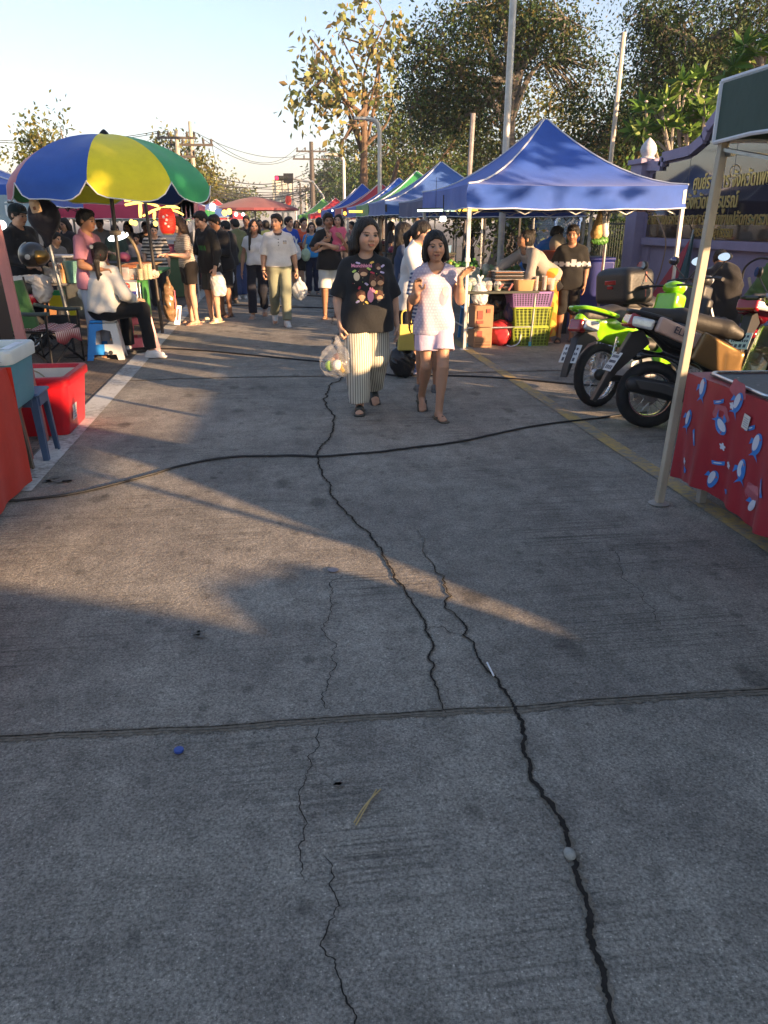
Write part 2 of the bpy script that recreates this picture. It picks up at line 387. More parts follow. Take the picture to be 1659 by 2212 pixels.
    B.cone(Hd((-.015,-.094,-.056)),Hd((.015,-.094,-.056)),.0075*k,k=.007); B.cone(Hd((-.013,-.092,-.067)),Hd((.013,-.092,-.067)),.008*k,k=.007)
    for (sh,E,Wp,d,n,t,cu) in AR:
        B.cone(sh,E,.048*s*limb,.038*s*limb,k=.03); B.cone(E,Wp,.040*s*limb,.0265*s*limb**.5,k=.018); B.cone(E+(Wp-E)*.12,E+(Wp-E)*.42,.041*s*limb,.036*s*limb,k=.03); 
        hand(B,Wp+nrm(d)*.012*s,d,np.array(n,float),np.array(t,float),cu,s*min(1.05,.9+.1*limb)*(hs if hs>1.05 else 1)**.3,rm)
    for (hh,K,An,f,fz) in LG:
        B.cone(hh,K,.080*s*limb,.056*s*limb,k=.03); B.cone(K,An,.053*s*limb,.036*s*limb**.6,k=.02)
        cb=np.cross(np.cross(nrm(An-K),f),nrm(An-K)); B.cone(K+(An-K)*.15-f*.014*s,K+(An-K)*.45-f*.012*s,.05*s*limb,.04*s*limb,k=.035)
        ff=nrm(f+np.array((0,0,fz))); lf=np.array((-f[1],f[0],0)); b0=An+np.array((0,0,-.03*s))
        B.cone(An-ff*.03*s-np.array((0,0,.035*s)),An+ff*.11*s-np.array((0,0,.046*s)),.034*s,.03*s,k=.02)
        for j,o in enumerate((-.026,-.011,.002,.014,.025)):
            sgn=1 if lf[0]>0 else -1
            B.cone(An+ff*.09*s+lf*o*.8*s-np.array((0,0,.047*s)),An+ff*(.165-.008*abs(o+.012)/.012)*s+lf*o*s*1.05-np.array((0,0,.058*s)),.018*s,max(.0115*s,rm*.6),k=.012)
    tc=np.array(TONE[tone]); 
    def skincol(V):
        q=((V-hcen)@Rh)/k; x=q[:,0]/fw; y=q[:,1]; z=q[:,2]; ax=np.abs(x)
        c=np.tile(tc,(len(V),1)); front=(y<-.045)&(np.abs(z)<.15)
        dark=np.array((.012,.009,.008)); hw=rm/k*.3
        def put(m,cc): c[m]=cc
        nz=1+.06*np.sin(V[:,0]*40)*np.sin(V[:,2]*31); c*=nz[:,None]
        ck=front&(((ax-.04)/.025)**2+((z+.028)/.022)**2<1); c[ck]*=np.array((1.06,.95,.93))
        put(front&(((ax-.031)/(.016+hw))**2+((z-.003)/(.0052+hw))**2<1),np.array((.30,.26,.23)))
        put(front&((ax-.031)**2+(z-.003)**2<(.0085+hw)**2)&(np.abs(z-.003)<.0058+hw),dark*1.2)
        put(front&(np.abs(((ax-.031)/.018)**2+((z-.000)/.0105)**2-1)<.42)&(z>.006),dark*2)
        put(front&(np.abs(ax-.034)<.019)&(np.abs(z-.0245+.25*(ax-.034)**2/.02)<.0032+hw*.6),dark*3+tc*.12)
        lp=front&((x/.0245)**2+((z+.061)/(.0095))**2<1)&(y<-.07); c[lp]=np.array((tc[0]*.88,tc[1]*.50,tc[2]*.5))
        put(front&(np.abs(x)<.022)&(np.abs(z+.0615)<(.0014+hw*.4+mouth))&(y<-.06),np.array((.055,.018,.015)) if not smile else np.array((.5,.45,.4)))
        put(front&(((ax-.008)/.0042)**2+((z+.036)/.0035)**2<1),tc*.25)
        return c
    body=solid('body',B,rm,[SKIN],root,skincol,relax=1)
    # ---- clothing
    def cutsum(): pass
    if top:
        e=top.get('fit',.018)*1.; T=Solid(); hem=top.get('hem',-.06); fl=top.get('flare',1.0)
        up=Rl@np.array((0,0,1.)); cut=[(tp((0,0,hem)),-up)]
        gg=g*s
        T.cone(tp((-.075,0,.31)),tp((.075,0,.31)),.098*gg+e,k=.08,cut=cut); T.cone(tp((-.05,0,.16)),tp((.05,0,.16)),(.088*gg+e)*top.get('waist',1.02),k=.09,cut=cut)
        if bust: 
            for sg in (-1,1): T.ell(tp((sg*.075*g**.5,-.075*g,.285)),np.array((.062,.05,.06))*gg*bust,k=.05)
        lowz=min(hem-.02,-.02); T.cone(tp((-.085*g**.4,0,-.02)),tp((.085*g**.4,0,-.02)),.098*gg+e,k=.08,cut=cut)
        if hem<-.05: T.cone(tp((-.085*g**.4*fl,0,hem)),tp((.085*g**.4*fl,0,hem)),(.098*gg+e)*fl,k=.08,cut=cut)
        T.cone(tp((-.05,-.02,.05)),tp((.05,-.02,.05)),(.09*gg+e)*top.get('belly',1),k=.09,cut=cut)
        T.cone(shd[0]*.85+shd[1]*.15,shd[1]*.85+shd[0]*.15,.046*s*g**.5+e*.6,k=.06)
        trap(T,e*.6)
        T.cone(nb-Rl@A((0,0,.05)),nb+Rl@A((0,0,.004)),.085*s*g**.4,.06*s*g**.3,k=.04)
        sl=top.get('sleeve',.6); sr=top.get('srad',.022)
        for (sh,E,Wp,d,n,t,cu) in AR:
            if sl<=0: continue
            if sl<=1:
                end=sh+(E-sh)*sl; dd=nrm(E-sh); T.cone(sh,end+dd*.05,.046*s*limb+e*.6,.05*s*limb+sr,k=.035,cut=[(end,dd)])
            else:
                end=E+(Wp-E)*(sl-1)*.96; dd=nrm(Wp-E); T.cone(sh,E,.05*s*limb+e*.9,.044*s*limb+sr*.9,k=.04); T.cone(E,end+dd*.03,.044*s*limb+sr*.9,.03*s*limb**.5+sr*.7,k=.03,cut=[(end,dd)])
        nr=top.get('neck',.068); nz=top.get('nz',.012)
        T.cone(nb+Rl@A((0,-.03,nz)),nb+Rl@A((0,-.06,nz+.2)),nr*s*g**.3,nr*s*1.3,k=.008,sub=True)
        cf=top['col']; cfn=(lambda V:cf((V-A(pel))@Rl/s)) if callable(cf) else cf
        t_=solid(top.get('name','shirt'),T,res,[top.get('mat',FAB)],root,cfn,warp=folds(top.get('fold',.006),s,seed))
        root['_top']=t_.name
        if top.get('collar'):
            C=Solid(); C.cone(nb+Rl@A((0,-.005,-.01)),nb+Rl@A((0,.0,.03)),.07*s,.062*s,k=.01); C.cone(nb+Rl@A((0,-.03,.0)),nb+Rl@A((0,-.05,.2)),.052*s,.075*s,k=.006,sub=True); C.cone(nb+Rl@A((0,-.02,-.05)),nb+Rl@A((0,.01,.08)),.056*s,k=.004,sub=True)
            solid('collar',C,res*.8,[FAB],root,top['collar'])
    if bottom:
        e=bottom.get('fit',.015); L=bottom.get('len',1.9); P=Solid(); fl=bottom.get('flare',1.15); kd=bottom.get('kind','trousers')
        P.cone(hp[0]+A((0,0,.02)),hp[1]+A((0,0,.02)),.098*s*g+e,k=.04,cut=[(A(pel+np.array((0,0,bottom.get('waist',.09)))),np.array((0,0,1.)))])
        P.cone(tp((-.05,0,.08)),tp((.05,0,.08)),.095*s*g+e,k=.05,cut=[(A(pel+np.array((0,0,bottom.get('waist',.09)))),np.array((0,0,1.)))])
        if kd=='skirt':
            z=hp[0][2]-L*.44*s; c=(LG[0][1]+LG[1][1])/2*.3+np.array((0,0,0)); mid=(hp[0]+hp[1])/2; lo=np.array((mid[0]*.7+c[0],mid[1]*.7+c[1],z))
            P.cone(hp[0],lo+np.array((-.09*g*s*fl,0,0)),.098*s*g+e,.1*s*g*fl,k=.06,cut=[(lo,np.array((0,0,-1.)))]); P.cone(hp[1],lo+np.array((.09*g*s*fl,0,0)),.098*s*g+e,.1*s*g*fl,k=.09,cut=[(lo,np.array((0,0,-1.)))])
        else:
            for (hh,K,An,f,fz) in LG:
                if L<=1: 
                    end=hh+(K-hh)*L; dd=nrm(K-hh); P.cone(hh,end+dd*.04,.083*s*limb*g**.5+e,(.08-.02*L)*s*limb*g**.5*fl+e,k=.03,cut=[(end,dd)])
                else:
                    end=K+(An-K)*(L-1); dd=nrm(An-K); P.cone(hh,K,.083*s*limb*g**.5+e,.06*s*limb*g**.3*max(1,fl*.9)+e,k=.03); P.cone(K,end+dd*.03,.06*s*limb*g**.3*max(1,fl*.9)+e,.046*s*limb*fl+e,k=.03,cut=[(end,dd)])
        cf=bottom['col']; cfn=(lambda V:cf(V/s)) if callable(cf) else cf
        solid(bottom.get('name',{'trousers':'trousers','skirt':'skirt','shorts':'shorts'}[kd]),P,res,[bottom.get('mat',FAB)],root,cfn,warp=folds(bottom.get('fold',.006),s,seed+3))
    if shoes:
        for (hh,K,An,f,fz) in LG:
            Z=Solid(); ff=nrm(f+np.array((0,0,fz))); kd=shoes['kind']; a=An-np.array((0,0,.048*s)); lo=np.array((0,0,-.075*s)); dn=nrm(np.cross(np.cross(ff,np.array((0,0,-1.))),ff)); dn=dn if dn[2]<0 else -dn
            heel=An-ff*.045*s+dn*.062*s; toe=An+ff*.15*s+dn*.06*s
            if kd=='sneaker':
                Z.cone(An-ff*.035*s+dn*.035*s,An+ff*.13*s+dn*.045*s,.044*s,.038*s,k=.02,cut=[(An+dn*.076*s,dn)]); Z.cone(An+dn*.0,An+ff*.05*s+dn*.03*s,.046*s,.038*s,k=.03,cut=[(An-dn*.012*s,-dn)])
                Z.cone(heel,toe,.046*s,.045*s,k=.005,cut=[(An+dn*.078*s,dn),(An+dn*.052*s,-dn)])
            else:
                Z.cone(heel-ff*.01*s,toe+ff*.012*s,.048*s,.056*s,k=.005,cut=[(An+dn*.086*s,dn),(An+dn*.060*s,-dn)])
                if kd=='slide': Z.cone(An+ff*.05*s+dn*.04*s,An+ff*.16*s+dn*.055*s,.046*s,.044*s,k=.01,cut=[(An+ff*.05*s,-ff),(An+ff*.13*s,ff),(An+dn*.08*s,dn)])
                else:
                    lf=np.array((-f[1],f[0],0))
                    for sg in (-1,1): Z.cone(An+ff*.115*s+dn*.03*s,An+ff*.02*s+lf*sg*.045*s+dn*.066*s,max(.013,res*1.1),k=.004)
            solid('shoe',Z,res*.85,[SHOE],root,shoes['col'])
    if hair:
        HR=Solid(); kd=hair['kind']; hm=hair.get('mat',HAIRM); face=[]
        HR.ell(Hd((0,.016,.036)),np.array((.088*min(fw,1.08),.108,.094))*k,k=.02,R=Rh)
        fz=hair.get('fringe',.05)+(.024 if hair['kind']=='short' else .012)
        if kd in('long','pony','bun','bob'): HR.ell(Hd((0,.045,-.02)),np.array((.084*min(fw,1.08),.078,.09))*k,k=.03,R=Rh)
        else: HR.ell(Hd((0,.05,-.01)),np.array((.078,.065,.07))*k,k=.03,R=Rh)
        HR.ell(Hd((0,-.085,-.052+fz-.05)),np.array((.064*fw,.085,.102))*k,k=.012,R=Rh,sub=True)
        if hair.get('part'): HR.ell(Hd((.012,-.1,.075)),np.array((.02,.06,.03))*k,k=.02,R=Rh,sub=True)
        if kd=='short': HR.ell(Hd((0,-.03,.085)),np.array((.07,.06,.035))*k,k=.03,R=Rh)
        if kd in('bob','long'):
            zl=-.13 if kd=='bob' else hair.get('low',-.3)
            for sg in (-1,1):
                HR.cone(Hd((sg*.075,-.0,.02)),Hd((sg*.088,-.005,-.09)),.026*k,.028*k,k=.03)
                if kd=='long': HR.cone(Hd((sg*.085,.03,-.06)),hcen+Rh@(np.array((sg*.09,.06,-.12))*k)+A((0,0,zl+.12)),.036*k,.03*k,k=.03)
            HR.cone(Hd((-.045,.06,-.02)),Hd((-.045,.06,-.115)),.05*k,.045*k,k=.03); HR.cone(Hd((.045,.06,-.02)),Hd((.045,.06,-.115)),.05*k,.045*k,k=.03)
            if kd=='long':
                for x in (-.06,0,.06): HR.cone(Hd((x,.075,-.06)),hcen+Rh@(np.array((x,.1,-.1))*k)+A((0,.03,zl+.05)),.045*k,.03*k,k=.03)
            if hair.get('front'): 
                x=hair['front']; HR.cone(Hd((x*.08,-.02,-.05)),hcen+A((x*.085,-.10,-.38)),.033*k,.018*k,k=.02)
        if kd=='pony':
            HR.ell(Hd((0,.115,.01)),np.array((.03,.03,.03))*k,k=.02,R=Rh); p0=Hd((0,.12,-.0)); HR.cone(p0,p0+Rh@A((0,.05,-.10)),.03*k,.036*k,k=.02); HR.cone(p0+Rh@A((0,.05,-.10)),p0+Rh@A((0,.04,-.1))+A((0,0,-hair.get('low',.18))),.036*k,.018*k,k=.02)
        if kd=='bun': HR.ell(Hd((0,.06,.115)),np.array((.045,.045,.04))*k,k=.015,R=Rh)
        ph=seed
        def hw(Q): return (.0055 if kd=='short' else .0032)*np.sin(Q[...,0]*190+3*np.sin(Q[...,2]*(40 if kd=='short' else 14)+ph))*np.cos(Q[...,1]*160+2*np.sin(Q[...,2]*(33 if kd=='short' else 11)))+.003*np.sin(Q[...,0]*61+ph)*np.sin(Q[...,1]*53+Q[...,2]*(47 if kd=='short' else 6))
        solid('hair',HR,res*.9,[hm],root,warp=hw)
    if cap:
        CP=Solid(); CP.ell(Hd((0,.012,.045)),np.array((.096,.115,.09))*k,k=.01,R=Rh,cut=[(Hd((0,0,.035)),-(Rh@np.array((0,.12,1.))))])
        CP.ell(Hd((0,-.12,.048)),np.array((.07,.075,.01))*k,k=.012,R=Rh)
        solid('cap',CP,res*.85,[FAB],root,cap)
    if mask:
        MK=Solid(); MK.ell(Hd((0,-.05,-.05)),np.array((.058,.064,.045))*k,k=.01,R=Rh); solid('face_mask',MK,res*.85,[FAB],root,mask)
    if apron:
        AP=Solid(); q=[(tp((0,-.0,0)),Rl@np.array((0,1.,0)))]
        AP.cone(tp((-.05,-.03,.28)),tp((.05,-.03,.28)),.09*g*s+.03,k=.08,cut=[(tp((0,-.03,0)),Rl@np.array((0,1.,0))),(tp((0,0,.36)),Rl@np.array((0,0,1.)))]); AP.cone(tp((-.06,-.02,-.02)),tp((.06,-.02,-.02)),.11*g*s+.03,k=.1,cut=[(tp((0,-.02,0)),Rl@np.array((0,1.,0)))])
        AP.cone(tp((-.07,-.02,-.2)),tp((.07,-.02,-.2)),.12*g*s+.03,k=.1,cut=[(tp((0,-.02,0)),Rl@np.array((0,1.,0))),(tp((0,0,-.2)),Rl@np.array((0,0,-1.)))])
        for sg in (-1,1): AP.cone(tp((sg*.05,-.1*g,.33)),tp((sg*.06,-.0,.52)),.014,k=.01)
        solid('apron',AP,res,[FAB],root,apron)
    inf=dict(root=root,s=s,wrist=[a[2] for a in AR],dir=[a[3] for a in AR],head=Hd,tp=tp,Rl=Rl,Rh=Rh)
    if extra: extra(inf)
    return inf
def wpos(inf,p):                     # person-local point -> world
    r=inf['root']; return np.array(r.location)+rotm(0,0,r.rotation_euler[2])@np.asarray(p)
def hfrom(px,py,Y): return float(AY(px,py,Y)[2])
# ------------------------------------------------------------------ ground, road, markings, cracks
def nodes_of(m): return m.node_tree.nodes, m.node_tree.links
def ground_mat(name, base, dark, tining=.5, warm=0.):
    m=bpy.data.materials.new(name); m.use_nodes=True; N,L=nodes_of(m); b=N['Principled BSDF']; b.inputs['Roughness'].default_value=.82; b.inputs['Specular IOR Level'].default_value=.35
    tc=N.new('ShaderNodeTexCoord'); O=tc.outputs['Object']
    def noise(sc,det=4,map=None,ro=.6):
        n=N.new('ShaderNodeTexNoise'); n.inputs['Scale'].default_value=sc; n.inputs['Detail'].default_value=det; n.inputs['Roughness'].default_value=ro
        if map:
            mp=N.new('ShaderNodeMapping'); mp.inputs['Scale'].default_value=map[0]; mp.inputs['Rotation'].default_value=(0,0,map[1]); L.new(O,mp.inputs[0]); L.new(mp.outputs[0],n.inputs['Vector'])
        else: L.new(O,n.inputs['Vector'])
        return n.outputs['Fac']
    def rmp(s,a,b_,lo,hi):
        r=N.new('ShaderNodeMapRange'); r.inputs[1].default_value=a; r.inputs[2].default_value=b_; r.inputs[3].default_value=lo; r.inputs[4].default_value=hi; L.new(s,r.inputs[0]); return r.outputs[0]
    def op(o,a,c):
        q=N.new('ShaderNodeMath'); q.operation=o
        for i,v in enumerate((a,c)):
            if isinstance(v,(int,float)): q.inputs[i].default_value=v
            else: L.new(v,q.inputs[i])
        return q.outputs[0]
    big=rmp(noise(.55,6),.3,.7,.80,1.2); mid=rmp(noise(7,6,None,.7),.3,.7,.76,1.24); fine=rmp(noise(140,3),.30,.70,.48,1.60)
    streak=rmp(noise(1,4,((5,.5,1),.12)),.35,.7,1.08,.88)
    f=op('MULTIPLY',op('MULTIPLY',big,mid),op('MULTIPLY',fine,streak))
    # brushed transverse grooves, only in patches
    g1=noise(1,2,((.9,64,1),.03)); gm=rmp(noise(.9,3),.47,.66,0,tining); gr=op('SUBTRACT',1,op('MULTIPLY',rmp(g1,.50,.60,0,1),gm)); f=op('MULTIPLY',f,gr)
    # light pebbles and dark spots
    def spots(sc,lo,hi,mul,stretch=None,thr=.5):
        v=N.new('ShaderNodeTexVoronoi'); v.inputs['Scale'].default_value=sc
        if stretch:
            mp=N.new('ShaderNodeMapping'); mp.inputs['Scale'].default_value=stretch; mp.inputs['Rotation'].default_value=(0,0,.5); L.new(O,mp.inputs[0]); L.new(mp.outputs[0],v.inputs['Vector'])
        else: L.new(O,v.inputs['Vector'])
        sep=N.new('ShaderNodeSeparateColor'); L.new(v.outputs['Color'],sep.inputs[0])
        d=op('ADD',v.outputs['Distance'],op('MULTIPLY',op('SUBTRACT',noise(sc*2.6,2),.5),.35))
        k=op('MULTIPLY',rmp(d,lo,hi,1,0),rmp(sep.outputs[0],thr,thr+.12,0,1)); return op('ADD',1,op('MULTIPLY',k,mul-1))
    f=op('MULTIPLY',f,spots(130,.16,.34,1.75,None,.72)); f=op('MULTIPLY',f,spots(260,.16,.34,1.5,None,.7)); f=op('MULTIPLY',f,spots(3.2,.10,.22,.55,(1,.6,1),.42)); f=op('MULTIPLY',f,spots(9,.10,.26,.66,(1,.7,1),.5)); f=op('MULTIPLY',f,spots(24,.12,.3,.7,None,.7))
    mx=N.new('ShaderNodeMix'); mx.data_type='RGBA'; mx.inputs[6].default_value=tuple(base)+(1,); mx.inputs[7].default_value=tuple(dark)+(1,); L.new(rmp(noise(1.4,5),.4,.65,0,1),mx.inputs[0])
    sc=N.new('ShaderNodeVectorMath'); sc.operation='SCALE'; L.new(mx.outputs[2],sc.inputs[0]); L.new(f,sc.inputs['Scale']); L.new(sc.outputs[0],b.inputs['Base Color'])
    bp=N.new('ShaderNodeBump'); bp.inputs['Strength'].default_value=.9; bp.inputs['Distance'].default_value=.006
    hgt=op('ADD',op('MULTIPLY',noise(150,3),.55),op('ADD',op('MULTIPLY',noise(38,4),.8),op('MULTIPLY',gr,.6))); L.new(hgt,bp.inputs['Height']); L.new(bp.outputs[0],b.inputs['Normal'])
    return m
ROAD=ground_mat('road_concrete',(.244,.228,.194),(.180,.166,.144))
GRND=ground_mat('roadside_asphalt',(.15,.14,.13),(.11,.103,.098),.2)
g=MB(); g.box((0,690,-.25),(2400,1840,.5)); tag(g.build('ground',GRND,smooth=False),kind='structure')
r=MB(); r.grid([[(-1.75,-25,.004),(-1.75,420,.004)],[(7.0,-25,.004),(7.0,420,.004)]]); tag(r.build('road',ROAD,smooth=False),kind='structure')
# side strip of brick pavers, left of the white line
PAV=bpy.data.materials.new('brick_pavers'); PAV.use_nodes=True; N,L=nodes_of(PAV); _b=N['Principled BSDF']; _b.inputs['Roughness'].default_value=.85
_t=N.new('ShaderNodeTexCoord'); _k=N.new('ShaderNodeTexBrick'); _k.inputs['Scale'].default_value=4.2; _k.inputs['Color1'].default_value=(.19,.145,.105,1); _k.inputs['Color2'].default_value=(.14,.11,.09,1); _k.inputs['Mortar'].default_value=(.045,.042,.04,1); _k.inputs['Mortar Size'].default_value=.018
L.new(_t.outputs['Object'],_k.inputs[0]); _z=N.new('ShaderNodeTexNoise'); _z.inputs['Scale'].default_value=3; _z.inputs['Detail'].default_value=6; L.new(_t.outputs['Object'],_z.inputs[0]); _r=N.new('ShaderNodeMapRange'); _r.inputs[1].default_value=.3;_r.inputs[2].default_value=.7;_r.inputs[3].default_value=.6;_r.inputs[4].default_value=1.25; L.new(_z.outputs[0],_r.inputs[0])
_s=N.new('ShaderNodeVectorMath'); _s.operation='SCALE'; L.new(_k.outputs[0],_s.inputs[0]); L.new(_r.outputs[0],_s.inputs['Scale']); L.new(_s.outputs[0],_b.inputs['Base Color'])
p=MB(); p.grid([[(-4.6,4.6,.006),(-4.6,60,.006)],[(-1.76,4.6,.006),(-1.76,60,.006)]]); tag(p.build('pavement',PAV,smooth=False),kind='structure')
def worn_paint(name,c,thr):
    m=bpy.data.materials.new(name); m.use_nodes=True; N,L=nodes_of(m); b=N['Principled BSDF']; b.inputs['Roughness'].default_value=.75
    t=N.new('ShaderNodeTexCoord'); n=N.new('ShaderNodeTexNoise'); n.inputs['Scale'].default_value=26; n.inputs['Detail'].default_value=7; n.inputs['Roughness'].default_value=.72; L.new(t.outputs['Object'],n.inputs[0])
    n2=N.new('ShaderNodeTexNoise'); n2.inputs['Scale'].default_value=2.2; n2.inputs['Detail'].default_value=3; L.new(t.outputs['Object'],n2.inputs[0])
    a=N.new('ShaderNodeMath'); a.operation='ADD'; L.new(n.outputs[0],a.inputs[0]); 
    a2=N.new('ShaderNodeMath'); a2.operation='MULTIPLY'; a2.inputs[1].default_value=.7; L.new(n2.outputs[0],a2.inputs[0]); L.new(a2.outputs[0],a.inputs[1])
    r=N.new('ShaderNodeMapRange'); r.inputs[1].default_value=thr-.13; r.inputs[2].default_value=thr+.13; L.new(a.outputs[0],r.inputs[0])
    x=N.new('ShaderNodeMix'); x.data_type='RGBA'; x.inputs[6].default_value=tuple(c)+(1,); x.inputs[7].default_value=(.20,.19,.175,1); L.new(r.outputs[0],x.inputs[0]); L.new(x.outputs[2],b.inputs['Base Color']); return m
ww=MB(); ww.grid([[(-1.73,4.7,.009),(-1.73,200,.009)],[(-1.53,4.7,.009),(-1.53,200,.009)]]); tag(ww.build('road_marking_white',worn_paint('worn_white_paint',(.50,.51,.49),.93),smooth=False),kind='structure')
ww=MB(); ww.grid([[(2.37,2.2,.009),(2.37,200,.009)],[(2.49,2.2,.009),(2.49,200,.009)]]); tag(ww.build('road_marking_yellow',worn_paint('worn_yellow_paint',(.46,.32,.10),.86),smooth=False),kind='structure')
# cracks: jagged strips of dark gap with crumbled pale edges
CRK=mat('crack_dirt',(.030,.027,.024),rough=.95,var=.5,scale=30,spec=.1); CRE=mat('crack_edge',(.20,.18,.145),rough=.95,var=.4,scale=60,bump=.5,bscale=120,spec=.1)
def jag(P,rough,seed,n=5):
    q=np.random.default_rng(seed); P=np.array(P)[:,:2]
    for _ in range(n):
        d=P[1:]-P[:-1]; L=np.linalg.norm(d,axis=1); nn=np.stack([-d[:,1],d[:,0]],1)
        m=(P[1:]+P[:-1])/2+nn*q.normal(0,rough,(len(d),1)); o=np.empty((2*len(P)-1,2)); o[0::2]=P; o[1::2]=m; P=o
        if np.mean(L)<.02: break
    return P
def strip(mb,P,w,z,seed,var=.6):
    P=P[np.concatenate([[True],np.linalg.norm(np.diff(P,axis=0),axis=1)>1e-4])]
    q=np.random.default_rng(seed); d=np.gradient(np.stack([np.convolve(np.pad(P[:,c],2,'edge'),np.ones(5)/5,'valid') for c in (0,1)],1),axis=0); d/=np.linalg.norm(d,axis=1)[:,None]+1e-9; n=np.stack([-d[:,1],d[:,0]],1)
    k=np.convolve(q.uniform(1-var,1+var,len(P)+4),np.ones(5)/5,'valid')[:len(P)]; kl=k*q.uniform(.7,1.25,len(P)); kr=k*q.uniform(.7,1.25,len(P))
    ww=w(np.linspace(0,1,len(P))) if callable(w) else w; ww=ww*np.minimum(1,np.minimum(np.linspace(0,12,len(P)),np.linspace(12,0,len(P)))+.15)
    a=P+n*(ww*kl)[:,None]; b=P-n*(ww*kr)[:,None]; zz=np.full((len(P),1),z)
    mb.grid(np.stack([np.concatenate([a,zz],1),np.concatenate([b,zz],1)],0))
gp=lambda L_: [G(x,y)[:2] for x,y in L_]
CR=[([(700,640),(716,700),(722,745),(738,790),(742,815),(710,835),(705,855),(715,890),(722,920),(710,950),(690,970),(683,985),(690,1010),(712,1045),(718,1075),(745,1105),(770,1135),(800,1155),(825,1190),(832,1210),(850,1240),(880,1290),(905,1325),(918,1365),(935,1405),(938,1440),(940,1480),(955,1530),(966,1546)],lambda t:.0066-.0036*t,.065,1,1.5),
 ([(895,1140),(930,1215),(960,1260),(975,1290),(992,1340),(1000,1375),(1030,1420),(1055,1455),(1090,1495),(1108,1530),(1120,1550),(1130,1580),(1135,1640),(1160,1700),(1195,1750),(1218,1790),(1228,1835),(1240,1880),(1265,1940),(1275,2000),(1282,2060),(1305,2120),(1325,2212),(1350,2330)],lambda t:.0018+.0052*np.minimum(1,t*1.6),.09,2,1.5),
 ([(920,1365),(960,1360),(1000,1372)],.0016,.12,3,0),([(735,1240),(720,1310),(705,1380),(715,1425),(707,1480),(728,1545)],.0014,.12,4,0),
 ([(700,1565),(690,1615),(665,1670),(650,1740),(655,1800),(648,1840),(658,1910)],.0014,.12,5,0),([(697,1850),(712,1920),(708,2010),(725,2080),(740,2150),(765,2230),(775,2300)],.0016,.12,6,0),
 ([(1330,1180),(1345,1240),(1400,1310),(1440,1360)],.0012,.14,7,0),([(735,690),(700,680),(655,668)],.006,.15,8,0)]
me_=MB(); md_=MB()
for pts,w,ro,sd_,ed in CR:
    P=jag(gp(pts),ro,sd_,6)
    if ed: strip(me_,P,(lambda t,w=w:(w(t) if callable(w) else w)*1.5+.0025),.0068,sd_+50,.9)
    strip(md_,P,w,.0095,sd_)
J=jag(gp([(-400,1622),(0,1598),(350,1580),(700,1558),(1100,1535),(1659,1495),(2300,1450)]),.009,9,7)
strip(me_,J,.021,.0072,91,.6); strip(md_,J+np.array((0,.006)),.0022,.0099,92,.9); strip(md_,J-np.array((0,.010)),.0010,.0099,93,.9)
for Yj in (-3.9,8.2,14.3,20.4,26.5):
    J2=jag([(-1.7,Yj),(1,Yj-.03),(7,Yj-.1)],.008,int(100+Yj),6); strip(me_,J2,.016,.0072,94,.6); strip(md_,J2,.006,.0099,95,.8)
tag(me_.build('road_crack_edge',CRE,smooth=False),kind='structure'); tag(md_.build('road_crack',CRK,smooth=False),kind='structure')
# oil stains and rubbed-in dirt near the left stall
STN=mat('ground_stain',(.15,.142,.125),rough=.9,var=.2,scale=20)
st=MB()
for (x,y,a,b_,n_) in [(110,1040,60,8,9),(430,1373,7,7,4),(735,1700,6,5,3)]:
    q=np.random.default_rng(int(x+y))
    for i in range(n_):
        c=G(x+q.uniform(-a,a)*.8,y+q.uniform(-b_,b_)*.8)[:2]; r0=q.uniform(.006,.022)*min(1.6,math.hypot(*c)/2.2)
        an=np.linspace(0,2*math.pi,11)[:-1]; rr=r0*q.uniform(.55,1.3,10); el=q.uniform(.5,1)
        st.add([(c[0]+rr[k]*math.cos(an[k]),c[1]+rr[k]*el*math.sin(an[k]),.0105) for k in range(10)],[tuple(range(10))])
tag(st.build('ground_stain',STN,smooth=False),kind='structure')
# cables lying across the road
RUB=mat('black_rubber',(.012,.012,.013),rough=.55,var=.2,bump=.1)
def spline(P,n=10):
    P=np.array(P,float); P=np.concatenate([[2*P[0]-P[1]],P,[2*P[-1]-P[-2]]]); o=[]
    for i in range(1,len(P)-2):
        for t in np.linspace(0,1,n,endpoint=False):
            a,b,c,d=P[i-1:i+3]; o.append(.5*((2*b)+(-a+c)*t+(2*a-5*b+4*c-d)*t*t+(-a+3*b-3*c+d)*t**3))
    o.append(P[-2]); return np.array(o)
def cable(pts,r,label):
    P=spline([np.append(G(x,y)[:2],r+.006) for x,y in pts]); q=np.random.default_rng(int(pts[0][0]+pts[0][1])); P[:,1]+=np.convolve(q.normal(0,.012,len(P)+6),np.ones(7)/7,'valid')[:len(P)]
    m=MB(); m.tube(P,r,8); tag(m.build('cable',RUB),label,'cable','black cables across the road')
cable([(-60,1092),(60,1083),(150,1072),(250,1050),(330,1028),(400,1008),(470,994),(520,990),(610,988),(690,989),(780,983),(860,975),(1000,955),(1150,925),(1320,903),(1400,893)],.008,'long black cable curving across the road from the red cloth table to the scooter')
cable([(335,755),(400,757),(470,762),(600,775),(700,784),(760,792),(840,812),(900,813),(1000,815),(1120,822),(1240,833),(1330,838)],.009,'black cable running behind the two walking in front, to the green motorbike')
cable([(500,662),(600,664),(700,667),(800,671),(900,674)],.011,'thin black cable crossing at the sandals of the woman in black trousers')
cable([(560,636),(640,639),(720,643),(800,646)],.012,'far black cable lying on the road behind the couple')
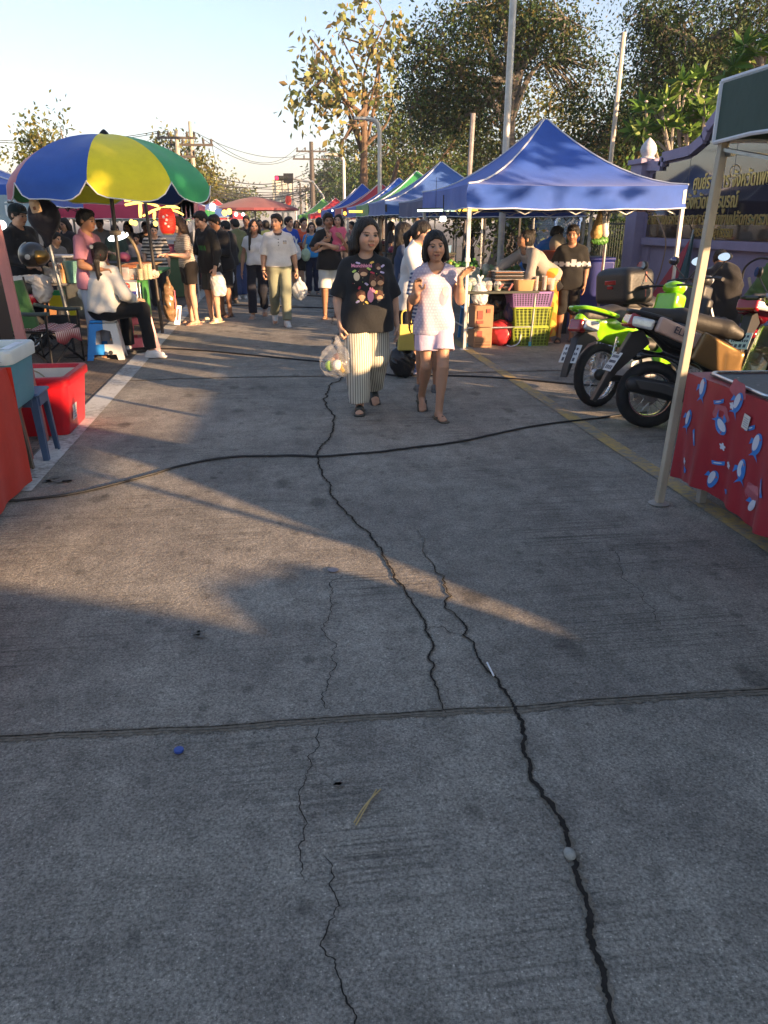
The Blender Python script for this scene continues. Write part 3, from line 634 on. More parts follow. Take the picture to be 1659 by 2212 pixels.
# litter
mm=MB(); c=G(387,1627); mm.lathe([(.001,0),(.014,0),(.0155,.004),(.0145,.009),(.001,.0095)],(c[0],c[1],.007),16); tag(mm.build('cap_litter',plastic('cap_blue',(.03,.07,.30))),'small blue bottle cap lying on the concrete','cap')
mm=MB(); c=G(720,1235); mm.lathe([(.001,0),(.024,0),(.026,.004),(.001,.006)],(c[0],c[1],.007),16); tag(mm.build('metal_disc',metal('disc_grey',(.22,.22,.25),rough=.5)),'flat grey metal disc at the edge of the sunlit patch','disc')
mm=MB(); a=G(1052,1438); b=G(1066,1466); mm.tube([(a[0],a[1],.013),(b[0],b[1],.013)],.0035,8); tag(mm.build('drinking_straw',plastic('straw_white',(.75,.76,.78))),'white drinking straw lying on the road crack','straw')
mm=MB(); a=G(765,1782); b=G(822,1710); c=G(815,1722)
for k in range(2): mm.tube(spline([(a[0]+.004*k,a[1]-.01*k,.009),((a[0]+b[0])/2-.006+.006*k,(a[1]+b[1])/2,.012),(b[0]-.012*k,b[1]+.0*k,.009)],6),.0022,5)
tag(mm.build('grass_stalk',mat('dry_straw',(.50,.38,.17),rough=.8,var=.3)),'pair of dry grass stalks lying on the grey concrete','straw')
mm=MB(); c=G(1230,1852); mm.sphere((c[0],c[1],.012),(.016,.021,.011),12,8)
tag(mm.build('pebble',mat('pebble_grey',(.30,.30,.27),rough=.8,var=.3,scale=40)),'pale pebble wedged in the wide road crack','pebble')
# ------------------------------------------------------------------ the two walking in front
def pinstripe(V):
    c=np.tile(np.array((.62,.60,.50)),(len(V),1)); return c
PIN = mat('pinstripe_cloth',(.60,.58,.49),rough=.9,var=.06,bump=.2,spec=.2)
_n=PIN.node_tree.nodes; _l=PIN.node_tree.links; _w=_n.new('ShaderNodeTexWave'); _w.wave_type='BANDS'; _w.bands_direction='X'; _w.inputs['Scale'].default_value=16; _w.inputs['Distortion'].default_value=.8; _w.inputs['Detail Scale'].default_value=.3
_tc=_n.new('ShaderNodeTexCoord'); _l.new(_tc.outputs['Object'],_w.inputs[0]); _r=_n.new('ShaderNodeValToRGB'); _r.color_ramp.elements[0].position=.0; _r.color_ramp.elements[0].color=(.10,.095,.08,1); _r.color_ramp.elements[1].position=.42; _r.color_ramp.elements[1].color=(.56,.54,.45,1)
_l.new(_w.outputs['Fac'],_r.inputs[0]); _l.new(_r.outputs[0],_n['Principled BSDF'].inputs['Base Color'])
def blackshirt(V):
    c=np.tile(np.array((.022,.023,.025)),(len(V),1)); return c
hw=hfrom(793,466,6.62)*.962
woman=person('woman in a black printed T-shirt and cream striped trousers carrying a shopping bag',(.76,6.62,0),0,h=hw,res=.006,tone='fair',girth=1.28,limb=1.12,fw=1.12,hs=1.2,sw=.172,shz=.405,bres=.0048,head=(.04,.28,.03),
  arms=[dict(e=(-.085,.02,-.285),w=(-.075,-.06,-.52),d=(.02,-.15,-1),n=(1,0,0),t=(0,-1,0),curl=1.15),dict(e=(.085,.05,-.285),w=(.12,.02,-.53),d=(.1,-.1,-1),n=(-1,0,0),t=(0,-1,.1),curl=.45)],
  legs=[dict(k=(-.095,-.09,.49),a=(-.085,-.12,.08),f=(-.12,-1,0)),dict(k=(.10,.02,.50),a=(.095,.26,.17),f=(.1,-1,0),fz=-.75)],
  top=dict(col=blackshirt,sleeve=.93,hem=-.17,fit=.028,srad=.032,neck=.062,nz=-.0,fold=.007,belly=1.06,flare=1.04),
  bottom=dict(kind='trousers',len=1.96,flare=1.62,fit=.012,col=pinstripe,mat=PIN,fold=.006),shoes=dict(kind='slide',col=(.03,.035,.03)),hair=dict(kind='long',low=-.17,fringe=.070),seed=1,bust=1.0)
def lilac(V):
    c=np.tile(np.array((.44,.38,.48)),(len(V),1)); g=np.array((V[:,0],V[:,2])).T/.027; o=(np.floor(g[:,1]).astype(int)%2)*.5; f0=np.stack([g[:,0]+o,g[:,1]],1)%1-.5
    m=(f0**2).sum(1)<.085; c[m]=(.55,.51,.57); return c
hg=hfrom(940,492,6.32)*.968
girl=person('girl in a lilac dotted T-shirt and lilac shorts walking with both hands raised',(1.285,6.32,0),0.02,h=hg,res=.006,tone='mid',girth=.82,limb=.98,hs=1.14,fw=1.0,sw=.142,bres=.0048,head=(.02,-.08,-.06),
  arms=[dict(e=(-.055,.02,-.25),w=(-.065,-.19,-.17),d=(.05,.0,1),n=(.3,-1,0),t=(.9,-.1,.3),curl=.75),dict(e=(.10,-.03,-.255),w=(.055,-.16,-.035),d=(.62,-.15,.6),n=(.5,.3,-.7),t=(-.5,-.6,.6),curl=.4)],
  legs=[dict(k=(-.075,-.03,.50),a=(-.05,.28,.15),f=(-.1,-1,0),fz=-.55),dict(k=(.065,-.13,.50),a=(.03,-.16,.075),f=(.1,-1,0))],
  top=dict(col=lilac,sleeve=.38,hem=-.12,fit=.02,srad=.022,neck=.082,nz=-.012,fold=.006,flare=1.06),
  bottom=dict(kind='shorts',len=.62,flare=1.75,fit=.016,col=(.50,.42,.55),fold=.006),shoes=dict(kind='flipflop',col=(.05,.045,.03)),hair=dict(kind='bob',fringe=.052),seed=2,mouth=.002)
# ------------------------------------------------------------------ tents
WHT=mat('white_powder_metal',(.62,.60,.55),rough=.45,var=.15,scale=12,bump=.05); GRY=metal('grey_steel',(.30,.31,.31)); DRK=mat('dark_steel',(.035,.035,.04),rough=.5,metal=.4,var=.2)
PIPE=cloth('white_piping',(.62,.64,.68))
BLUE=cloth('tent_blue',(.028,.09,.40),rough=.6,bump=.25,bscale=9,scale=3,var=.16); BLUE2=cloth('tent_pale_blue',(.045,.11,.33),rough=.6,bump=.25,bscale=9,scale=3,var=.16); BLUE3=cloth('tent_bright_blue',(.015,.08,.42),rough=.6,bump=.2,bscale=9,scale=3)
GREEN=cloth('tent_green',(.035,.23,.075),rough=.6,bump=.2,bscale=9,scale=3); LGREEN=cloth('tent_light_green',(.12,.33,.09),rough=.6,bump=.2,bscale=9,scale=3); REDT=cloth('tent_red',(.45,.04,.06),rough=.6,bump=.2,bscale=9,scale=3); PINKT=cloth('tent_pink',(.42,.05,.11),rough=.6,bump=.2,bscale=9,scale=3); DGREEN=cloth('canopy_dark_green',(.030,.062,.050),rough=.65,bump=.2,bscale=14,scale=5); WHITET=cloth('tent_white',(.5,.52,.55)); NAVY=cloth('tent_navy',(.018,.035,.13),rough=.6,bump=.25,bscale=9)
def tent(label,x0,y0,w,d,eave,peak,m,group='pop-up market tents',legm=None,val=.27,detail=True,sag=.05,seed=0,name='market_tent',power=1.55,rot=0):
    t=thing(name,label,'tent',(x0+w/2,y0+d/2,0),rot,group); q=np.random.default_rng(seed)
    n=14; per=[]
    for sd_ in range(4):
        for i in range(n):
            u=-1+2*i/n; per.append([(u,-1),(1,u),(-u,1),(-1,-u)][sd_])
    per=np.array(per); N=len(per); K=9
    def ringz(tt,j): 
        u=(j%n)/n; edge=math.sin(math.pi*u)
        return eave+(peak-eave)*tt**power-sag*edge*(1-tt)*(.35+1.2*tt)
    c=MB(); rows=[]
    wob=q.normal(0,.012,N)
    for v in (1.,.66,.33):
        rows.append([(per[j][0]*w/2+(1-.0)*.0,per[j][1]*d/2,eave-val*v-sag*.25*math.sin(math.pi*(j%n)/n)+(.007*math.sin(j*1.7+seed)*v)) for j in range(N)])
        if v<1: rows[-1]=[(x*(1+wob[j]/w*2*math.sin(v*3)),y*(1+wob[j]/d*2),z) for j,(x,y,z) in enumerate(rows[-1])]
    for k in range(K+1):
        tt=k/K; s_=1-tt*.985; rows.append([(per[j][0]*w/2*s_,per[j][1]*d/2*s_,ringz(tt,j)) for j in range(N)])
    c.grid(rows,closed=True); c.build('canopy',m,t,angle=50)
    pp=MB()
    for j in (0,n,2*n,3*n):
        pts=[np.array(rows[3+k][j])+np.array((0,0,.008)) for k in range(K+1)]; pp.tube(pts,.011,5)
    pp.tube([np.array(rows[0][j]) for j in range(N)]+[np.array(rows[0][0])],.009,5)
    pp.build('piping',PIPE,t)
    for sx in (-1,1):
        for sy in (-1,1):
            l=MB(); x,y=sx*(w/2-.03),sy*(d/2-.03); l.box((x,y,eave/2-.1),(.036,.036,eave-.2)); l.box((x,y,eave*.78),(.046,.046,eave*.44)); l.box((x,y,.006),(.10,.10,.012))
            if detail: l.box((x,y,eave*.56),(.06,.06,.05))
            l.build('leg',legm or WHT,t,bevel=.004 if detail else 0,smooth=False)
    tr=MB(); z0=eave-.06
    for (ax_,s_) in ((0,-1),(0,1),(1,-1),(1,1)):
        m_=4; L=(w if ax_==0 else d)-.18; o=(d if ax_==0 else w)/2-.085
        for i in range(m_):
            a=-L/2+L*i/m_; b=a+L/m_
            for (za,zb) in ((z0,z0-.28),(z0-.28,z0)):
                A=(a,s_*o,za) if ax_==0 else (s_*o,a,za); B=(b,s_*o,zb) if ax_==0 else (s_*o,b,zb); tr.bar(A,B,.022,.012)
    tr.tube([(0,0,eave-.3),(0,0,peak-.03)],.018,6)
    for sx in (-1,1):
        for sy in (-1,1): tr.bar((sx*w/2*.97,sy*d/2*.97,z0),(0,0,eave+(peak-eave)*.45),.02,.014)
    tr.build('truss',legm or GRY,t,smooth=False)
    return t
big=tent('large blue tent over the food table at the right, nearest of the full tents',2.36,9.75,2.80,3.0,1.97,2.84,BLUE,seed=3,power=1.75,sag=.06)
tent('low blue tent edge seen between the nearest tent and the pale blue one',2.62,13.9,2.9,2.9,1.9,2.52,NAVY,seed=4,legm=GRY)
tent('pale blue tent behind the nearest blue tent, with a dark front leg',2.4,17.3,3.0,3.0,1.95,2.80,BLUE2,seed=5,legm=DRK)
tent('green tent between the pale blue and the narrow blue tents',2.45,20.7,3.0,3.0,1.95,2.80,GREEN,seed=6)
tent('narrow blue sliver of a tent between green and red ones',2.5,24.2,3.0,3.0,1.95,2.80,BLUE3,seed=7,detail=False)
tent('red tent with a white edged ridge beyond the green one',2.35,27.5,3.0,3.0,1.97,2.80,REDT,seed=8,detail=False)
tent('bright blue peaked tent farthest to the front of the distant row',2.25,33.0,3.2,3.2,1.97,3.0,BLUE3,seed=9,detail=False)
tent('hazy blue tent just behind the bright blue peak',2.5,38.0,3.2,3.2,1.97,3.0,BLUE2,seed=10,detail=False)
tent('distant small red tent between blue and light green roofs',2.3,48.0,3.2,3.2,1.95,2.85,REDT,seed=11,detail=False)
tent('distant light green tent at the head of the right row',1.9,55.0,3.4,3.4,1.95,3.0,LGREEN,seed=12,detail=False)
tent('distant pale white tent top peeking over the light green one',2.2,66.0,3.6,3.6,1.95,3.0,WHITET,seed=13,detail=False)
# ------------------------------------------------------------------ foreground stall at the right: table with printed red cloth under a dark green canopy
ORCH=cloth('red_oilcloth',(.30,.010,.022),rough=.42,var=.1,spec=.5,bump=.12,bscale=10)
PRB=mat('print_blue',(.035,.19,.55),rough=.42,var=.05); PRW=mat('print_white',(.55,.60,.70),rough=.42,var=.05); PRP=mat('print_pink',(.38,.10,.13),rough=.42,var=.15,scale=20); PRD=mat('print_dark',(.03,.05,.15),rough=.45)
tr=thing('stall_table','table with printed red oilcloth and tray tops at the right edge','table',(2.36,0,0),0)
ye,yn,zt=4.19,2.2,.725; zb=lambda y: .12+.0*y
def skirt(y,v):                                 # front skirt: hangs, sways a little, ends with a ragged hem
    z=zt-(zt-.115)*v+.022*math.sin(y*7)*v*v; x=-.02*v+.022*math.sin(y*9+1)*v+.014*math.sin(y*19)*v*v+.008*math.sin(y*41+v*3)*v; return (x,y,z)
ys=np.linspace(ye,yn,70); vs=np.linspace(0,1,16)
c=MB(); c.grid([[skirt(y,v) for y in ys] for v in vs]); c.grid([[(0+1.1*k,y,zt+.002*math.sin(y*20)) for y in ys] for k in (0,.05,.5,1)])
c.grid([[(u*1.1,ye-.0+.02*v*math.sin(u*20),zt-(zt-.25)*v) for u in np.linspace(0,1,12)] for v in vs]); c.build('tablecloth',ORCH,tr,angle=60)
def blob(mb,cy,cz,pts,mi,off):
    if cz+min(b for a,b in pts)<.15: return
    # flat printed shape lying on the skirt
    V=[]
    for (a,b) in pts:
        y=cy+a; v=np.clip((zt-(cz+b))/(zt-.115),0,1); x=skirt(y,v)[0]; V.append((x-off,y,cz+b))
    mb.add(V,[tuple(range(len(V)))],mi)
def ov(rx,rz,ca=0,cb=0,rot=0,n=16,k=0,ph=0): 
    a=np.arange(n)*2*math.pi/n; r=1+k*np.cos(ph+a*5); x=rx*np.cos(a)*r; z=rz*np.sin(a)*r; c_,s_=math.cos(rot),math.sin(rot); return [(ca+c_*p-s_*q,cb+s_*p+c_*q) for p,q in zip(x,z)]
pr=MB()
items=[(1515,838,0,0),(1485,905,1,.3),(1590,870,2,.4),(1555,920,0,2.2),(1632,960,1,.2),(1480,1030,2,1.8),(1540,1035,1,.5),(1598,1015,0,0),(1568,1080,1,1.2),(1625,1095,2,.6)]
for i,(px,py,kd,ro) in enumerate(items):        # plain generic motifs: blue balls with white patches over pink clouds
    p=AX(px,py,2.345); y,z=p[1],p[2]
    if kd==2 or i in (3,5): blob(pr,y,z+.03,ov(.075,.05,.02,.03,.2,24,.12,i),2,.002)
    rr=lambda P_:[(math.cos(ro)*a-math.sin(ro)*b,math.sin(ro)*a+math.cos(ro)*b) for a,b in P_]; blob(pr,y,z,rr([(0,-.03),(.042,-.085),(.022,-.072),(0,-.062),(-.022,-.072),(-.042,-.085)]),0,.003); blob(pr,y,z,rr(ov(.036,.058)),0,.004); blob(pr,y,z,rr(ov(.022,.044,.010,.004)),1,.006); blob(pr,y,z,rr(ov(.006,.006,-.016,.032)),3,.007); blob(pr,y,z,rr([(.030,-.005),(.062,-.030),(.055,.012),(.032,.014)]),0,.005)
for (px,py,ro) in [(1550,868,.3),(1500,945,-1.1),(1615,925,.35),(1550,1000,.2),(1505,1095,.2),(1650,1055,-1),(1612,1172,.25)]:
    p=AX(px,py,2.345); blob(pr,p[1],p[2],[(a*math.cos(-ro)-b*math.sin(-ro),a*math.sin(-ro)+b*math.cos(-ro)) for a,b in ((-.045,-.010),(0,-.013),(.045,-.009),(.05,.012),(0,.008),(-.05,.012))],0,.004); blob(pr,p[1],p[2],ov(.03,.004,0,0,-ro),1,.006)
for (px,py) in [(1577,877),(1558,965),(1480,995),(1570,1005)]:
    p=AX(px,py,2.345); blob(pr,p[1],p[2],ov(.022,.016,0,0,.6,15,.3,1),1,.004)
pr.build('print',[PRB,PRW,PRP],tr,smooth=False)
p=AX(1608,912,2.34); s_=MB(); s_.box((-.012,p[1],p[2]),(.002,.055,.075),0,rotm(.15,0,0)); 
for k in range(5): s_.box((-.0135,p[1],p[2]+.02-.011*k),(.001,.04-.006*(k%2),.004),1,rotm(.15,0,0))
s_.build('price_sticker',[mat('paper_white',(.62,.60,.55),rough=.8),mat('print_grey',(.3,.32,.36),rough=.8)],tr,smooth=False)
OLDW=metal('galvanised_leg',(.36,.35,.32),rough=.6,metal=.5)
for (x,y) in ((.06,3.95),(.98,3.95),(.06,2.3),(.98,2.3)):
    l=MB(); l.box((x,y,zt/2-.005),(.045,.045,zt-.01)); l.build('leg',OLDW,tr,bevel=.004,smooth=False)
TRAY=mat('tray_grey',(.085,.09,.09),rough=.5,metal=.3,var=.35,scale=40,bump=.2,bscale=60); TRIM=metal('tray_rim',(.55,.57,.58),rough=.3)
for (lab,y0,y1,ro) in (('grey metal tray with a bright rim, farther one on the red table',3.42,4.08,.10),('grey metal tray with a bright rim, nearer one on the red table',2.62,3.36,.04)):
    t=thing('serving_tray',lab,'tray',(2.40,(y0+y1)/2,zt+.006),-ro,'metal trays on the printed red table'); w,d=.92,(y1-y0)/2
    b=MB(); b.box((w/2,0,.004),(w,2*d,.008)); b.build('tray_base',TRAY,t,bevel=.003)
    r_=MB(); P=[]; cr=.05
    for (cx,cy,a0) in ((w-cr,d-cr,0),(cr,d-cr,90),(cr,-d+cr,180),(w-cr,-d+cr,270)):
        for a in range(0,91,15): P.append((cx+cr*math.cos(rad(a0+a)),cy+cr*math.sin(rad(a0+a)),.016))
    r_.tube(P+[P[0]],.008,8); r_.build('rim',TRIM,t)
    s2=MB(); q=np.random.default_rng(int(y0*10))
    for k in range(26): 
        c0=(q.uniform(.1,w-.1),q.uniform(-d*.8,d*.8)); s2.add([(c0[0]+q.uniform(.004,.012)*math.cos(a),c0[1]+q.uniform(.004,.012)*math.sin(a),.0095) for a in np.arange(6)*1.05],[tuple(range(6))])
    s2.build('stain',mat('scrap_pale',(.35,.36,.33),rough=.6,var=.3),t,smooth=False)
# canopy of that stall: stands over the table, only its near left corner is in view
ct=thing('stall_canopy','dark green canopy with white edging on an old angle-iron post','tent',(2.2,3.96,0),0)
def cp(u,v):                                     # u along x (right), v along y (towards and past the camera)
    return np.array((u*2.6,.02-v*4.4,0))
ez=1.915; rows=[]
U=np.linspace(0,1,15); 
def roof(u,v): e=min(u,1-u,v,1-v)*2; return ez+.26+ .62*e**1.2
val=[[tuple(np.array((0+.0*k,-v*4.4,ez+.26*k/4+.012*math.sin(v*19)*(1-k/4)))) for v in U] for k in range(5)]
val2=[[tuple(np.array((u*2.6,0,ez+.26*k/4+.012*math.sin(u*17)*(1-k/4)-.00*u))) for u in U] for k in range(5)]
val3=[[tuple(np.array((u*2.6,-4.4,ez+.26*k/4))) for u in U] for k in range(5)]; val4=[[tuple(np.array((2.6,-v*4.4,ez+.18+.08*k/4))) for v in U] for k in range(5)]
c=MB(); [c.grid(v) for v in (val,val2,val3,val4)]; c.grid([[ (u*2.6,-v*4.4,roof(u,v)) for v in U] for u in U]); c.build('canopy',DGREEN,ct,angle=50)
e_=MB(); 
for V in (val,val2,val3,val4): e_.tube([np.array(p) for p in V[0]],.010,6)
for (a,b) in ((0,0),(1,0),(0,1),(1,1)):
    e_.tube([np.array(((a+(.5-a)*t)*2.6,-(b+(.5-b)*t)*4.4,roof(a+(.5-a)*t,b+(.5-b)*t)+.006)) for t in np.linspace(0,1,9)],.014,6)
for (x,y) in ((0,0),(2.6,0),(0,-4.4),(2.6,-4.4)): e_.tube([(x,y,ez),(x,y,ez+.27)],.012,6)
e_.build('edging',PIPE,ct)
POSTM=mat('old_cream_post',(.40,.36,.28),rough=.6,var=.3,scale=9,bump=.2,bscale=30,stretch=(1,1,.25))
for i,(x,y,lx,ly) in enumerate(((.0,0,-.035,.0),(2.6,0,.05,0),(0,-4.4,-.05,0),(2.6,-4.4,.05,0))):
    l=MB(); l.bar((x+lx,y+ly,0.012),(x+.05,y-.01,ez+.05),.042,.042); 
    l.build('leg',POSTM,ct,bevel=.005,smooth=False)
    f=MB(); f.lathe([(.001,0),(.055,0),(.06,.006),(.03,.014),(.001,.014)],(x+lx,y+ly,.006),18); f.build('foot_plate',OLDW,ct)
b_=MB(); b_.bar((.05,-.01,ez-.04),(.9,-.01,ez-.10),.03,.016); b_.bar((.05,-.01,ez-.03),(.05,-.8,ez-.16),.03,.016); b_.lathe([(.001,-.03),(.017,-.03),(.017,.03),(.001,.03)],(.065,-.05,ez-.05),10,0,rotm(math.pi/2,0,0)); b_.torus((.12,-.03,ez-.13),.028,.004,18,6,0,rotm(math.pi/2,0,0)); b_.build('bracket',GRY,ct,smooth=False)
# ------------------------------------------------------------------ food table under the big blue tent
TBL=mat('table_dark_top',(.04,.045,.035),rough=.55,var=.3); CHR=metal('worn_chrome',(.5,.48,.42),rough=.35)
ft=thing('food_table','long food table on steel legs under the large blue tent','table',(2.44,9.95,0),0)
b=MB(); b.box((.45,.45,.70),(1.0,.95,.022)); b.box((.45,-.032,.695),(1.0,.012,.03)); b.build('table_top',TBL,ft,bevel=.004)
for (x,y) in ((.02,0),(.88,0),(.02,.86),(.88,.86)):
    l=MB(); l.tube([(x,y,.012),(x+(.03 if x>.5 else 0),y,.69)],.016,8); l.build('leg',CHR,ft); l=MB(); l.tube([(x,y,0.0),(x,y,.06)],.021,8); l.build('foot_cap',plastic('cap_cyan',(.10,.42,.55)),ft)
l=MB(); l.tube([(.0,0,.25),(.9,0,.25)],.014,8); l.tube([(.02,0,.25),(.02,.86,.25)],.012,8); l.tube([(.88,0,.25),(.88,.86,.25)],.012,8); l.build('stretcher',CHR,ft)
def P10(px,py,Y=9.95): return AY(px,py,Y)
TOP=.712
CLEAR=mat('clear_plastic',(.82,.84,.84),rough=.12,var=0,alpha=.32,spec=.6); CLEARB=mat('cloudy_plastic',(.72,.74,.76),rough=.25,var=.1,alpha=.42,spec=.6)
FOODS={'salad':(.16,.24,.05),'sauce':(.28,.10,.03),'broth':(.20,.085,.03),'noodle':(.45,.33,.12),'green':(.07,.20,.03),'pink':(.5,.2,.17),'brown':(.10,.045,.02)}
def foodm(k): return mat('food_'+k,FOODS[k],rough=.45,var=.45,scale=45,bump=.6,bscale=60)
def cup(label,x,y,z,r,h,food,fill=.7,lid='dome',name='food_cup',group='cups of food on the table'):
    t=thing(name,label,'food cup',(x,y,z),0,group)
    f=MB(); f.lathe([(.001,.004),(r*.78,.004),(r*(.80+.17*fill),h*fill),(r*.5,h*fill+.006),(.001,h*fill+.01)],n=14); f.build('filling',foodm(food),t)
    c=MB(); c.lathe([(.001,0),(r*.82,0),(r,h),(r*1.06,h+.003),(r*1.06,h+.008)],n=14,cap=False); c.build('shell',CLEAR,t)
    if lid=='dome':
        c=MB(); c.lathe([(r*1.05,h+.008),(r*.98,h+.02),(r*.72,h+.045),(.001,h+.055)],n=14,cap=False); c.build('lid',CLEAR,t)
    elif lid: c=MB(); c.lathe([(.001,h+.009),(r*1.07,h+.009),(r*1.07,h+.016),(.001,h+.018)],n=14); c.build('lid',lid,t)
    return t
q=np.random.default_rng(5)
names=[('salad','clear cup of green salad at the left end of the table'),('green','clear cup of chopped green vegetables, second along the table front'),('noodle','clear cup of yellow noodles, third along the table front'),('sauce','clear cup of orange papaya strips, fourth along the table front'),('salad','clear cup of leafy salad beside the paper strips')]
for i,(px) in enumerate((1012,1026,1042,1058,1076)):
    p=P10(px,600,10.02); cup(names[i][1],p[0],10.02+.03*(i%2),TOP,.048,.07,names[i][0],.8)
for i,(px,fd,lb) in enumerate(((1125,'broth','squat jar of dark chilli sauce by the noodle trays'),(1152,'sauce','low tub of orange paste beside the dark sauce jar'))):
    p=P10(px,600,10.02); cup(lb,p[0],10.02,TOP,.052 if i==0 else .04,.085 if i==0 else .05,fd,.85,'dome' if i==0 else None,'sauce_jar','sauce jars on the food table')
for i,px in enumerate((1083,1092)):                # two tall stacked cups
    p=P10(1150+18*i,600,10.0); cup(('tall stack of brown drink cups, left of two','tall stack of brown drink cups, right of two')[i],p[0]+.05,9.99,TOP,.034,.17,'broth',.95,None,'cup_stack','tall cup stacks on the food table')
p=P10(1190,600,10.1); cup('tall clear tumbler half full of orange drink at the table end',p[0]-.02,10.02,TOP,.048,.14,'sauce',.45,None,'tumbler',None)
# stacked noodle trays
BLK=plastic('black_tray',(.03,.028,.026)); 
for i in range(5):
    p=P10(1098,600,10.12); t=thing('takeaway_tray',['black takeaway tray of noodles, bottom of the stack','black takeaway tray of noodles, second from the bottom of the stack','black takeaway tray of noodles, middle of the stack','black takeaway tray of noodles, second from the top of the stack','black takeaway tray of noodles, top of the stack'][i],'food tray',(p[0]-.0,10.17,TOP+i*.047),-.08,'stacked takeaway trays')
    b=MB(); b.box((0,0,.014),(.36,.26,.028),0,None,(1.06,1.06)); b.build('tray_base',BLK,t,bevel=.006); f=MB(); f.box((0,0,.033),(.35,.25,.010)); f.build('filling',foodm('brown' if i%2 else 'sauce'),t); l=MB(); l.box((0,0,.042),(.385,.285,.007)); l.build('lid',CLEARB,t,bevel=.003)
# paper strips and lime wedge bags
PK=mat('wrapper_pink',(.55,.22,.20),rough=.6); 
for i,(px,ro) in enumerate(((1082,.6),(1104,.4))):
    p=P10(px,606,9.97); b=MB(); b.box((0,0,.03),(.022,.012,.10),0,rotm(.5,ro,0)); tag(b.build('paper_sachet',PK,loc=(p[0],9.97,TOP+.015)),('pink paper sachet leaning beside the salad cups','pink paper sachet leaning before the noodle trays')[i],'sachet','pink sachets on the food table')
# vegetables at the back of the table
LEAF1=mat('lime_green',(.07,.21,.03),rough=.45,var=.4,scale=20)
cr=thing('lime_heap','heap of green limes on the back of the food table','limes',(2.56,10.72,TOP+.0),0)
b=MB(); b.box((0,0,.13),(.42,.3,.26)); b.build('basket',CLEARB,cr,bevel=.02)
for i in range(46):
    a=MB(); r0=.024; a.sphere((q.uniform(-.2,.2),q.uniform(-.13,.13),.27+q.uniform(0,.13)*(1-abs(q.uniform(-1,1)))),(r0*1.15,r0,r0),9,6); a.build('lime',[LEAF1,mat('lime_yellow',(.35,.30,.04),rough=.45)][0 if i%9 else 1],cr)
VEG=[mat('herb_green',(.10,.22,.05),rough=.6,var=.5,scale=30),mat('cabbage_pale',(.32,.42,.22),rough=.6,var=.4,scale=20),mat('glass_noodle',(.55,.56,.45),rough=.5,var=.2)]
for i,(px,Y,zz,w_,h_,k,lb) in enumerate(((1015,10.35,.0,.22,.14,1,'bag of pale shredded cabbage beside the limes'),(1040,10.4,.0,.2,.11,0,'heap of green herbs in a clear bag'),(1065,10.45,.0,.2,.15,1,'second bag of pale cabbage before the vendor'),(1055,10.75,.0,.16,.30,2,'tall pale bag of glass noodles at the back'),(1078,10.7,.0,.13,.36,2,'tall yellow lit pack of noodles at the back'))):
    p=P10(px,600,Y); sd_=Solid(); 
    for j in range(7): sd_.ell((q.uniform(-.4,.4)*w_,q.uniform(-.06,.06),h_*q.uniform(.2,.75)),(w_*.3,.06,h_*.28),k=.02)
    o=solid('produce_bag',sd_,.012,[VEG[k]],warp=folds(.006,.3,i)); o.location=(p[0],Y,TOP); tag(o,lb,'produce bag',group='bags of produce on the food table')
for i,(px,Y,fd,lb) in enumerate(((1020,10.25,'green','cup of chopped greens in the second row, nearest the tent leg'),(1037,10.28,'salad','cup of mixed salad in the second row behind the noodles'),(1054,10.25,'noodle','cup of pale noodles in the second row by the vendor hand'),(1070,10.3,'green','cup of green beans in the second row beside the tray stack'),(1135,10.35,'sauce','cup of orange papaya salad behind the sauce jars'),(1160,10.35,'salad','cup of leafy salad behind the tall drink cups'))):
    p=P10(px,600,Y); cup(lb,p[0],Y,TOP,.055,.10,fd,.9)
for i,(x,y,k,lb) in enumerate(((2.78,10.72,0,'heap of dark green leaves right of the limes'),(3.02,10.75,1,'pile of pale green cabbages at the back of the table'),(3.22,10.7,0,'heap of herbs at the back right of the food table'))):
    q2=np.random.default_rng(90+i); sd_=Solid()
    for j in range(12): sd_.ell((q2.uniform(-.11,.11),q2.uniform(-.08,.08),q2.uniform(.04,.26)),(.055,.05,.045),k=.012)
    o=solid('vegetable_heap',sd_,.012,[VEG[k]],warp=folds(.008,.2,i)); o.location=(x,y,TOP); tag(o,lb,'vegetables',group='vegetable heaps on the food table')
# things stored below the table
CARD=mat('cardboard',(.36,.20,.11),rough=.85,var=.12,scale=9,bump=.15)
bx=thing('cardboard_box','brown cardboard box with red print under the left end of the food table','box',(2.66,10.05,0),.03)
b=MB(); b.box((0,0,.13),(.24,.3,.255)); b.build('lower_box',CARD,bx,bevel=.006); b=MB(); b.box((.004,.006,.40),(.25,.3,.27)); b.build('upper_box',CARD,bx,bevel=.006)
b=MB(); 
for (x,z,w_,h_) in ((-.05,.42,.07,.11),(.06,.47,.05,.05),(-.05,.33,.09,.04),(-.05,.18,.07,.08)): b.box((x,-.1525,z),(w_,.002,h_))
b.build('print',mat('carton_print',(.30,.07,.05),rough=.8,var=.3),bx,smooth=False)
b=MB(); 
for z in (.03,.045,.075): b.box((.0,-.1525,z),(.2,.002,.006))
b.build('print_lines',mat('carton_brown',(.12,.06,.04),rough=.8),bx,smooth=False)
